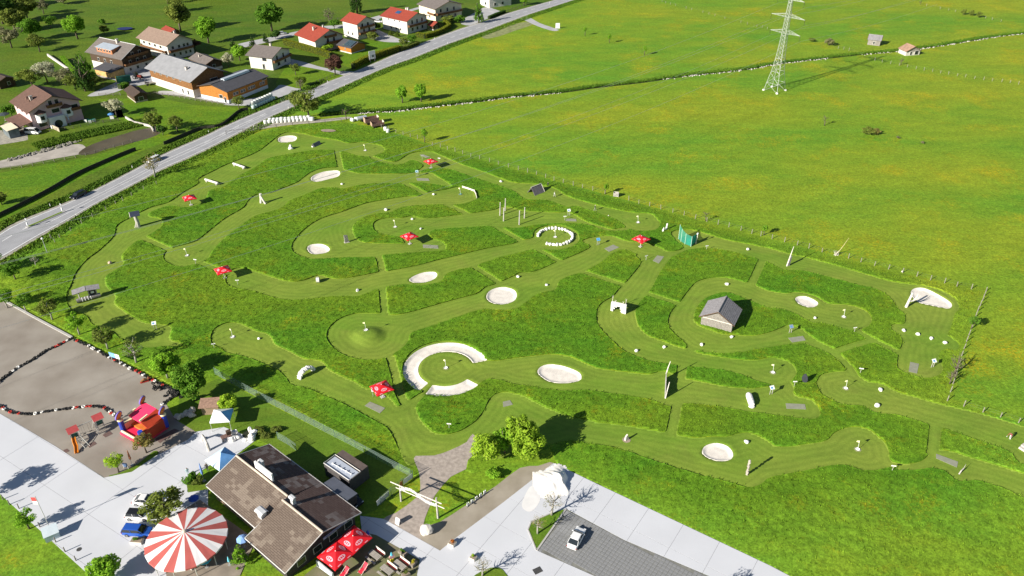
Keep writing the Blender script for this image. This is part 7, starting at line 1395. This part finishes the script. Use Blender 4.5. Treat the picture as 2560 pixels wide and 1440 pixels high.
for k in range(5): q = G(1170+k*10.5, 1265-k*7.5); tt = thing('letter_block', ORD[k]+' white block letter from the left on bare soil', 'letter', (q.x,q.y,0), R(40), 'row of white block letters'); m = MB(); m.box(0,0,.4,.42,.16,.12); m.box(-.15,0,.4,.12,.16,.8); m.box(.15,0,.4,.12,.16,.8); m.obj('letter', WP, tt); m = MB(); m.box(0,0,.03,.6,.4,.06); m.obj('foot', DARKP, tt)
t = thing('pavement_sign', 'white folding sign at the shaded edge of the gravel path', 'sign', on(996,1308), R(-35))
for k in (-1,1): m = MB(); m.slab([(-.4,k*.35,.02),(.4,k*.35,.02),(.4,k*.03,1.2),(-.4,k*.03,1.2)],.03); m.obj('panel', WP, t)
# sand heap
c_ = G(1394,1203); xs = np.linspace(-4.2,4.2,45); PX, PY = np.meshgrid(xs, xs); r_ = np.hypot(PX/1.0,PY/.95); AN = np.arctan2(PY,PX); rr = r_/(2.75+.35*np.sin(2*AN+.9)+.22*np.sin(5*AN)); Z = 1.35*np.exp(-(rr*1.15)**2.2)*(1+.18*np.sin(PX*2.3+1)*np.cos(PY*1.9)+.08*np.sin(PX*5.1+PY*3.7)); Z = np.where(PX > 1.0+.25*np.sin(PY*2.1), np.minimum(Z, np.clip(.95-(PX-1.0-.25*np.sin(PY*2.1))*1.7, .02, 2)), Z); Z += NR.uniform(-.03,.03,Z.shape)
idx2 = np.arange(45*45).reshape(45,45); Fq2 = np.stack([idx2[:-1,:-1],idx2[:-1,1:],idx2[1:,1:],idx2[1:,:-1]],-1).reshape(-1,4); keep = Z.ravel()[Fq2].max(1) > .07
HEAP = M('white_sand', (.82,.79,.75), .9, .05, 1, .02); tag(link('sand_heap', fastmesh('sand_heap', np.stack([PX.ravel(),PY.ravel(),Z.ravel()],1), Fq2[keep], HEAP, True), HEAP, None, (c_.x,c_.y,.02)), 'heap of white sand on the corner of the concrete drive', 'sand heap')
sheet('sand_spill', spline(GL([(1330,1215),(1350,1240),(1345,1262),(1325,1280),(1305,1268),(1312,1240)]), True, 4), .075, M('thin_sand', (.70,.69,.68), .9, .06, .6), 'thin white sand spilled on the concrete')
# planters, tables, seats on the terrace
PLW = M('planter_pale', (.68,.64,.58), .9, .06, 2)
def planter(px, py, L, W, rz, leaf, label, wood=PLW):
    t = thing('planter', label, 'planter', on(px,py), rz); m = MB(); m.box(0,0,.3,L,W,.55); m.obj('box_wall', wood, t); m = MB(); m.box(0,0,.58,L-.1,W-.1,.06); m.obj('soil', M('bare_soil'), t); V, F = leaf_cloud(int(px), 260, 8, .5, .16); c_ = link('plants', fastmesh('plants', V, F, LEAF[leaf]), LEAF[leaf], t); c_.location = (0,0,.85); c_.scale = (L*.45,W*.5,.35); return t
ORL = leaf_mat('leaf_orange', (.42,.12,.03), (.6,.22,.05)); LEAF['orange'] = ORL; LEAF['yellow'] = leaf_mat('leaf_yellow', (.5,.42,.02), (.65,.6,.08))
planter(1131,1362,1.0,1.0,R(-30),'orange','white planter with orange flowers on the concrete drive'); planter(1183,1398,.9,.9,R(-30),'lime','white planter with yellow green shrub on the concrete drive'); planter(1007,1385,1.4,.7,R(-35),'green','long wooden planter with green herbs at the terrace edge',FWOOD); planter(1033,1412,.8,1.2,R(-30),'yellow','wooden planter with yellow flowers at the terrace edge',FWOOD); planter(1015,1440,1.2,.7,R(30),'olive','wooden planter at the bottom picture edge',FWOOD)
planter(344,1356,1.8,1.0,R(-5),'green','planter hedge in front of the striped canopy'); planter(470,1415,.0001+2.4,.6,R(-30),'olive','low planter wall below the striped canopy',STONE)
def picnic(px, py, rz, label, cushion=True):
    t = thing('picnic_table', label, 'table', on(px,py), rz, 'picnic tables on the terrace'); PW_ = M('picnic_wood', (.36,.33,.29), .9, .15, 2)
    for k in range(4): m = MB(); m.box(0,-.36+k*.24,.76,2.1,.22,.05); m.obj('plank', PW_, t)
    for y in (-.95,.95): m = MB(); m.box(0,y,.45,2.1,.32,.05); b = m.obj('bench', PW_, t)
    m = MB(); m.box(0,1.14,.75,2.1,.05,.5); m.obj('backrest', PLW, t)
    if cushion: m = MB(); m.box(0,.93,.5,2.0,.3,.06); m.obj('cushion', M('cushion_red', (.20,.03,.03), .9, .1, 2), t)
    for x in (-.8,.8): m = MB(); m.box(x,0,.36,.1,1.5,.08); m.box(x,0,.37,.1,.12,.72); m.obj('leg', PW_, t)
for x, y, l in ((938,1395,'picnic table nearest the red umbrellas'),(968,1432,'picnic table at the bottom of the terrace'),(1000,1420,'picnic table at the right side of the terrace')): picnic(x, y, hd(G(920,1385), G(955,1412)), l)
DC = M('chair_red', (.68,.03,.06), .7, .12, 2)
for x, y, l in ((862,1437,'red deck chair right below the near red umbrella'),(908,1428,'pink red deck chair on the small grass patch')):
    t = thing('deck_chair', l, 'chair', on(x,y), R(-40)); m = MB(); m.slab([(-.35,-.7,.35),(.35,-.7,.35),(.35,.2,.4),(-.35,.2,.4)],.05); m.obj('seat', DC, t); m = MB(); m.slab([(-.35,.2,.42),(.35,.2,.42),(.35,.8,1.15),(-.35,.8,1.15)],.05); m.obj('backrest', DC, t)
    for s in (-1,1): m = MB(); m.tube([(s*.38,-.8,.0),(s*.38,.85,1.2)],[.035,.035],5); m.tube([(s*.38,.7,0),(s*.38,-.3,.6)],[.035,.035],5); m.obj('leg', PLW, t)
t = thing('ice_cream_figure', 'yellow and pink round faced ice cream sign figure', 'figure', on(981,1404), 0); m = MB(); m.lathe([(.35,0),(.3,.5),(.15,.7)],10); m.obj('base', M('figure_yellow', (.75,.65,.03), .5, .06, 2), t); m = MB(); m.cyl((-.05,0,1.1),(.05,0,1.1),.45,n=16); o_ = m.obj('disc', M('figure_pink', (.75,.40,.42), .5, .1, 2), t); o_.rotation_euler = (0,0,R(-60)); m = MB(); m.lathe([(.22,1.5),(.12,1.9),(.02,2.2)],8); m.obj('cone', M('figure_blue', (.10,.45,.62), .5, .06, 2), t)
t = thing('ice_cream_figure', 'blue ice cream sign figure beside the red umbrellas', 'figure', on(921,1345), 0); m = MB(); m.lathe([(.3,0),(.25,.9),(.2,1.4),(.02,1.8)],10); m.obj('body', M('figure_deepblue', (.03,.08,.5), .5, .06, 2), t); m = MB(); m.torus(.42,.06,16,6); o_ = m.obj('ring', WP, t); o_.location = (.1,-.3,.5); o_.rotation_euler = (R(60),0,.3)
m = MB(); a, b = G(792,1418), G(830,1446); m.hexa([(a.x,a.y,.3),(b.x,b.y,.3),(b.x+.3,b.y+.2,.3),(a.x+.3,a.y+.2,.3),(a.x+.05,a.y+.05,1.5),(b.x+.05,b.y+.05,1.1),(b.x+.25,b.y+.15,1.1),(a.x+.25,a.y+.15,1.5)]); tag(m.obj('surfboard', M('pale_board', (.55,.60,.62), .5, .06, 1)), 'pale board leaning in the shade of the near gable', 'board')
# blue white sign board by the trees, metal box with flag pole, small sign
a, b = G(279,902), G(304,910); t = thing('garden_sign', 'blue and white sign board on two posts beside the tyre line', 'sign', (a.x,a.y,0), hd(a,b)); L = (b-a).length
for x in (.3,L-.3): m = MB(); m.box(x,0,1.0,.1,.1,2.0); m.obj('post', GWOOD, t)
m = MB(); m.box(L*.27,0,1.7,L*.55,.06,1.1); m.obj('blue_panel', M('sign_blue', (.20,.42,.75), .5, .15, 2), t); m = MB(); m.box(L*.79,0,1.7,L*.42,.06,1.1); m.obj('white_panel', WP, t)
t = thing('metal_box', 'pale blue sloping metal box at the lot edge', 'box', on(132,1342), R(35)); m = MB(); m.hexa([(-1,-.8,0),(1,-.8,0),(1,.8,0),(-1,.8,0),(-1,-.8,1.2),(1,-.8,1.2),(1,.8,1.7),(-1,.8,1.7)]); m.obj('body', M('box_blue', (.48,.58,.62), .5, .06, 1), t); m = MB(); m.slab([(-1.1,-.9,1.22),(1.1,-.9,1.22),(1.1,.9,1.76),(-1.1,.9,1.76)],.06); m.obj('lid', M('box_lid', (.58,.66,.70), .45, .06, 1), t)
t = thing('flag_pole', 'slim flag pole with hanging red and white flag', 'flag', on(124,1318), 0); m = MB(); m.cyl((0,0,0),(0,0,7.0),.05); m.obj('pole', MET, t); m = MB(); m.hexa([(0,0,5.9),(-.9,.1,5.8),(-.9,.12,5.8),(0,.02,5.9),(0,0,6.7),(-.9,.1,6.6),(-.9,.12,6.6),(0,.02,6.7)]); m.obj('flag', M('flag_red', (.5,.08,.08), .7, .1, 2), t); m = MB(); m.hexa([(0,0,5.2),(-.9,.1,5.1),(-.9,.12,5.1),(0,.02,5.2),(0,0,5.88),(-.9,.1,5.78),(-.9,.12,5.78),(0,.02,5.88)]); m.obj('flag', M('flag_white', (.7,.7,.7), .7, .06, 2), t)
t = thing('blue_sign', 'small blue sign between the yellow green tree and the brown parasol', 'sign', on(316,1172), R(-10)); m = MB(); m.box(0,0,.9,.9,.06,.9); m.obj('panel', M('sign_slate', (.10,.16,.30), .5, .3, 4), t)
for x in (-.4,.4): m = MB(); m.box(x,0,.45,.08,.08,.9); m.obj('leg', MET, t)
for i, (x, y) in enumerate(((-14,1226),(8,1249),(24,1262),(48,1272),(100,1318),(140,1356),(163,1380),(190,1402),(216,1428),(240,1452))):
    t = thing('edge_post', ORD[i]+' short wooden post from the left along the lot edge', 'post', on(x,y), 0, 'posts along the lawn edge of the lot'); m = MB(); m.tube([(0,0,0),(.03,0,1.1)],[.09,.08],7); m.obj('shaft', FWOOD, t); m = MB(); m.lathe([(.085,1.1),(.02,1.16)],7,(.03,0,0)); m.obj('cap', FWOOD, t)
t = thing('bicycle_stand', 'curved metal bicycle rack near the restaurant corner', 'rack', on(459,1208), R(60)); m = MB(); m.tube([(-1.0,0,0),(-1.0,0,.8),(1.0,0,.8),(1.0,0,0)],[.03]*4,5)
for x in (-.5,0,.5): m.tube([(x,0,0),(x,.0,.8)],[.02,.02],4)
m.obj('rack_frame', MET, t); m = MB(); m.box(0,0,.02,2.2,.4,.04); m.obj('rack_base', KERB, t)
m = MB(); m.box(0,0,0,1.3,1.0,.02); tag(m.obj('drain_cover', M('drain_iron', (.06,.06,.06), .7, .2, 3), None, on(1344,1427)+Vector((0,0,.078)), .5), 'dark drain cover in the bottom concrete', 'drain'); m = MB(); m.lathe([(.4,.07),(.38,.085),(.02,.085)],14); tag(m.obj('manhole', M('drain_iron'), None, on(198,1374)), 'round manhole cover on the parking lot', 'manhole')
person('person in pale blue clothes standing by the hedge near the restaurant', 471,1187, R(-60), person_mat('p_blue',(.45,.30,.22),(.06,.05,.04),(.42,.58,.60),(.40,.52,.55),(.1,.1,.1),1.7), 'stand', 1.7)
person('person with dark hair behind the tall closed blue parasol', 519,1176, R(-80), person_mat('p_black',(.45,.30,.22),(.03,.03,.03),(.06,.06,.06),(.03,.03,.04),(.05,.05,.05),1.7), 'stand', 1.7)
# ------------------------------------------------------------ trees and shrubs
T = tree
# beside the gravel path
T(1300,1122,6.8,2.6,'dense','lime','tallest bright lime green tree of the group at the path',base=.12); T(1218,1150,5.2,2.5,'dense','lime','left bright lime green tree beside the gravel path',base=.1); T(1325,1146,5.4,2.7,'dense','lime','right bright lime green tree beside the sand heap corner',base=.1); T(1262,1132,5.2,2.0,'loose','spring','middle tree of the lime green group',base=.1)
# tree row between dirt lot and course
for x, y, h, r, k, lf, l in ((20,770,4.4,1.9,'loose','spring','leftmost small tree of the row above the kerb'),(66,778,4.2,1.9,'loose','green','second small tree of the row above the kerb'),(131,799,4.6,2.1,'loose','olive','third tree of the row with leaning pale trunk'),(199,836,4.9,2.2,'loose','spring','fourth tree of the row above the tyre corner'),(270,872,4.8,2.2,'loose','olive','thin tree just left of the blue sign'),(341,906,5.0,2.3,'sparse','olive','sparse tree just right of the blue sign'),(420,945,5.4,2.7,'dense','spring','dense fresh green tree beside the tyre line')): T(x,y,h,r,k,lf,l,bark=PALEBARK,base=.25)
T(488,1000,7.6,3.1,'dense','green','biggest dark green tree above the tiled shelter',base=.14); T(575,1032,4.0,1.7,'dense','lime','round yellow green shrub beside the white tent',base=.1,name='shrub',cat='shrub')
T(40,700,4.5,2.2,'loose','green','leafy tree at the left picture edge',base=.2); T(-8,680,5.0,2.6,'loose','green','tree cut by the left picture edge',base=.2)
T(90,665,2.6,.8,'fine','grey','bare young tree in the shaded left meadow',bark=PALEBARK); T(62,590+20,.01+4.8,2.2,'sparse','green','thin tree beside the street lamp',base=.25) if False else None
# restaurant surroundings
T(297,1181,3.6,1.55,'loose','lime','small yellow green tree beside the small blue sign',base=.3); T(367,1132,3.9,1.8,'loose','brown','small brownish tree in front of the bouncy castle',base=.3)
T(424,1302,5.2,3.1,'loose','olive','broad olive green tree above the parked cars',base=.15); T(74,1322,3.6,1.7,'loose','spring','small green tree at the lawn edge by the flag pole',base=.2); T(266,1450,3.8,2.2,'dense','spring','rounded green tree at the bottom left edge',base=.2)
T(602,1408,3.6,1.3,'cone','spring','small yellow green conifer on the terrace',base=.05); T(477,1212,2.2,1.3,'bush','green','dense shrub beside the bicycle rack',base=.05,name='shrub',cat='shrub'); T(497,1214,1.8,1.0,'bush','olive','low shrub right of the bicycle rack',base=.05,name='shrub',cat='shrub')
T(1379,1288,4.6,1.6,'fine','grey','bare tree on the grass island nearest the sand heap',bark=PALEBARK,base=.35); T(1344,1335,3.4,1.3,'fine','brown','bare brownish tree at the tip of the grass island',bark=PALEBARK,base=.35); T(1206,1440,3.6,1.4,'fine','grey','bare young tree at the bottom picture edge',bark=PALEBARK,base=.35)
for x, y, l in ((690,1078,'upper'),(665,1092,'middle'),(648,1080,'lower')): T(x,y,.8,1.0,'bush','olive','%s low juniper shrub on the restaurant lawn' % l,base=.0,name='shrub',cat='shrub')
T(1230,1190,1.4,1.4,'bush','spring','low bush below the lime trees beside bare soil',base=.0,name='shrub',cat='shrub')
# road and field trees
T(388,442,6.5,2.9,'sparse','brown','bare branching tree between road and course',bark=PALEBARK,base=.3); T(772,292,8.0,4.4,'loose','olive','big olive willow tree at the stream crossing the road',base=.12); T(738,272,5.5,2.6,'loose','olive','smaller olive tree hiding the road bend',base=.12)
T(1006,257,5.4,1.9,'dense','spring','left of two fresh green trees by the meadow stream',base=.22); T(1053,254,5.4,1.9,'dense','spring','right of two fresh green trees by the meadow stream',base=.22)
T(866,299,3.6,.9,'fine','spring','thin sapling at the dirt track',base=.4); T(1062,356,4.4,1.1,'loose','spring','slim young tree on the fence line below the wagons',base=.3); T(1513,485,3.4,.9,'loose','spring','small young tree on the fence beside the slatted box',base=.35); T(1909,588,3.2,.9,'loose','spring','small leafy tree on the right field fence',base=.3); T(1764,552,3.2,.8,'fine','spring','thin sapling on the right field fence',base=.35)
T(2428,822,3.4,1.2,'loose','green','small windblown tree on the right end fence',base=.25); T(2386,935,5.0,1.0,'fine','grey','bare sapling at the right end fence',base=.3); T(2374,960,3.5,.8,'fine','grey','bare sapling in the lower right fence corner',base=.3)
T(2061,314,4.0,.9,'fine','spring','lone thin sapling in the wide meadow',base=.35); T(2170,336,2.6,2.6,'loose','olive','grey green thicket in the wide meadow',base=.0,name='shrub',cat='shrub'); T(2190,336,2.2,1.8,'loose','brown','brownish right end of the meadow thicket',base=.0,name='shrub',cat='shrub'); T(2244,346,.9,.8,'bush','grey','tiny shrub right of the meadow thicket',base=.0,name='shrub',cat='shrub'); T(2306,359,.9,.7,'bush','grey','tiny shrub farther right of the meadow thicket',base=.0,name='shrub',cat='shrub')
T(2072,114,3.6,2.6,'loose','grey','grey bush right of the power pylon',base=.05,name='shrub',cat='shrub'); T(2028,104,2.0,1.8,'bush','olive','low bush beside the pylon cross arm',base=.0,name='shrub',cat='shrub'); T(2252,163,3.4,.8,'fine','grey','thin sapling below the rusty roofed hut',base=.3)
for i, (x, y) in enumerate(((1462,89),(1523,108),(1611,138))): T(x,y,4.2,1.0,'loose','spring','%s of three young trees in the far meadow' % ('leftmost','middle','rightmost')[i],base=.35)
for i, (x, y) in enumerate(((2408,37),(2427,39),(2447,44))): T(x,y,3.0,1.5,'bush','olive','%s of three bushes near the top right corner' % ('left','middle','right')[i],base=.05,name='shrub',cat='shrub')
T(2300,12,3.0,1.0,'fine','spring','thin sapling near the top right edge',base=.3); T(5,512,3.4,2.2,'bush','olive','olive bush at the left edge beside the boarded wall',base=.05,name='shrub',cat='shrub')
# village trees
V_ = [(680,78,11,5.6,'dense','green','big leafy tree standing alone on the slope'),(195,98,9.0,3.7,'dense','spring','bright green tree left of the dark farmhouse'),(452,78,11.0,4.8,'dense','olive','tall olive green tree behind the upper farmhouse'),(522,108,9.5,4.2,'dense','spring','tall tree right of the upper farmhouse'),(600,152,5.6,3.0,'dense','spring','round fresh green tree left of the white house'),(572,168,5.0,2.2,'loose','blossom','blossoming shrub tree behind the barn shed'),
 (838,187,6.5,3.1,'dense','purple','dark purple leaved tree beside the driveway'),(740,188,4.2,1.8,'loose','olive','small olive tree on the house lawn'),(752,228,4.0,1.4,'sparse','grey','pruned grey tree with upright stems by the road'),(752,216,3.2,2.0,'bush','hedge','rounded hedge bush at the lawn corner'),
 (893,34,12,3.0,'cone','dark','dark conifer behind the narrow red roofed house'),(1197,58,9.0,2.2,'cone','green','slim poplar like tree beside the top yard'),(1310,14,5.0,2.0,'dense','spring','bright tree above the road at the top'),(825,60,6.0,3.0,'sparse','grey','twisted bare tree behind the red chalet'),(836,72,4.0,2.4,'bush','green','shrub below the twisted tree'),
 (292,290,5.4,2.7,'loose','blossom','white blossoming tree on the guesthouse lawn'),(392,330,6.2,2.8,'loose','olive','pale olive tree beside the stream wall'),(445,330,5.0,2.2,'loose','olive','smaller olive tree above the boarded wall'),(408,338,3.2,1.8,'bush','dark','dark bush beside the stream pool'),(598,272,4.0,2.2,'loose','olive','olive shrub at the corner of the orange barn'),
 (120,208,7.0,4.6,'loose','blossom','large blossoming orchard tree above the guesthouse'),(82,218,6,4.4,'loose','olive','olive orchard tree left of the blossoming one'),(165,214,5.6,4.0,'loose','grey','greyish orchard tree right of the blossoming one'),(190,226,5.5,3.4,'loose','olive','orchard tree just behind the guesthouse roof'),(215,228,11,3.0,'cone','dark','dark conifer beside the farm yard'),(222,205,10,2.8,'cone','green','green conifer between garden and farm yard'),(240,215,3.4,2.0,'bush','olive','round shrub at the yard corner'),
 (30,120,8.0,5.0,'loose','grey','greyish flowering tree at the left edge'),(40,80,9.0,5.0,'dense','olive','dark olive tree on the upper left slope'),(85,100,8.0,4.2,'dense','green','green tree in the upper left tree line'),(70,50,9.0,5.4,'dense','olive','wide tree in the upper left corner group'),(8,60,11,5.6,'dense','dark','dark tree at the upper left picture edge'),(20,20,10,5.0,'dense','green','tree in the upper left corner'),(100,130,6.5,3.4,'loose','olive','olive tree at the foot of the slope trees'),(110,35,6.0,3.2,'loose','grey','grey shrub tree higher on the left slope'),(128,70,5,3,'loose','green','small tree at the right end of the slope group'),
 (160,10,5.0,3.4,'bush','grey','grey thicket at the top edge left'),(420,10,8.0,4.2,'sparse','grey','bare grey tree at the top edge'),(445,30,7.0,3.4,'loose','olive','olive tree below the bare top tree'),(262,85,3.4,2.2,'bush','olive','shrub left of the blue trampoline'),(255,62,2.4,1.6,'bush','green','little bush on the open slope'),(490,128,4.0,2.6,'bush','purple','reddish bush beside the upper farmhouse gable'),(30,290,3.4,2.2,'bush','green','garden shrub left of the guesthouse'),(8,330,2.4,1.6,'bush','green','potted greenery beside the conservatory'),
 (872,128,3.2,2.4,'bush','lime','yellow green garden bush beside the orange shed'),(820,130,3.0,2.4,'bush','lime','bright bush below the red chalet'),(1010,118,3.6,2.2,'loose','olive','garden shrub behind the road hedge'),(1030,112,4.0,2.0,'loose','green','upright garden shrub near the side lane'),(930,100,3.2,2.8,'bush','olive','loose shrubs beside the small lawn'),(977,90,2.4,1.1,'cone','hedge','left clipped cone shrub below the white house'),(994,92,2.4,1.1,'cone','hedge','right clipped cone shrub below the white house'),(1120,58,3.0,3.0,'bush','olive','garden shrubs below the cream house'),(1150,58,3.2,2.6,'bush','green','green garden shrubs left of the poplar'),(938,75,3.0,2.6,'bush','dark','dark shrubs beside the shaded yard'),(690,98,3.4,2.6,'bush','dark','dark hedge bush behind the white house'),(665,108,4.2,1.2,'cone','dark','small dark conifer behind the white house'),(632,117,4.0,1.3,'cone','dark','second dark conifer behind the white house'),(585,128,4.5,1.6,'cone','dark','dark conifer left of the white house')]
for x, y, h, r, k, lf, l in V_: T(x,y,h,r,k,lf,l,base=.12 if k in ('bush','cone') else .2,name='shrub' if k == 'bush' else 'tree',cat='shrub' if k == 'bush' else 'tree')
for i in range(9): T(470+i*14+rng.uniform(-4,4), -4+rng.uniform(-8,6), rng.uniform(9,13), rng.uniform(3.5,5), 'dense', rng.choice(('green','dark','olive')), '%s tree of the wood edge at the top left of the road' % ('first','second','third','fourth','fifth','sixth','seventh','eighth','ninth')[i], base=.12)
hedge([(712,112),(745,121),(790,134),(828,146)],2.6,1.6,'yellowhedge','long clipped yellow green hedge behind the driveway'); hedge([(884,172),(905,160),(930,149),(965,137),(1000,127)],2.4,2.0,'yellowhedge','tall clipped hedge with yellow tips along the road'); hedge([(1000,128),(1025,120),(1045,112)],1.6,1.8,'olive','loose lower hedge continuing along the road'); hedge([(1043,92),(1062,96),(1085,90),(1105,82),(1124,70),(1112,60)],2.0,1.6,'yellowhedge','curved yellow green hedge round the pavilion garden'); hedge([(158,150),(175,170),(192,190)],1.8,1.6,'spring','bright clipped hedge beside the orchard wall'); hedge([(302,222),(318,216)],1.6,2.4,'green','short round hedge at the farm yard bend'); hedge([(1222,48),(1240,40),(1262,32)],1.4,1.2,'dark','low dark hedge beside the top yard')
T(-95,1262,6.2,2.4,'loose','green','tree just outside the lower left picture edge'); T(1735,1545,7.0,1.6,'sparse','green','slim tree just below the bottom picture edge')
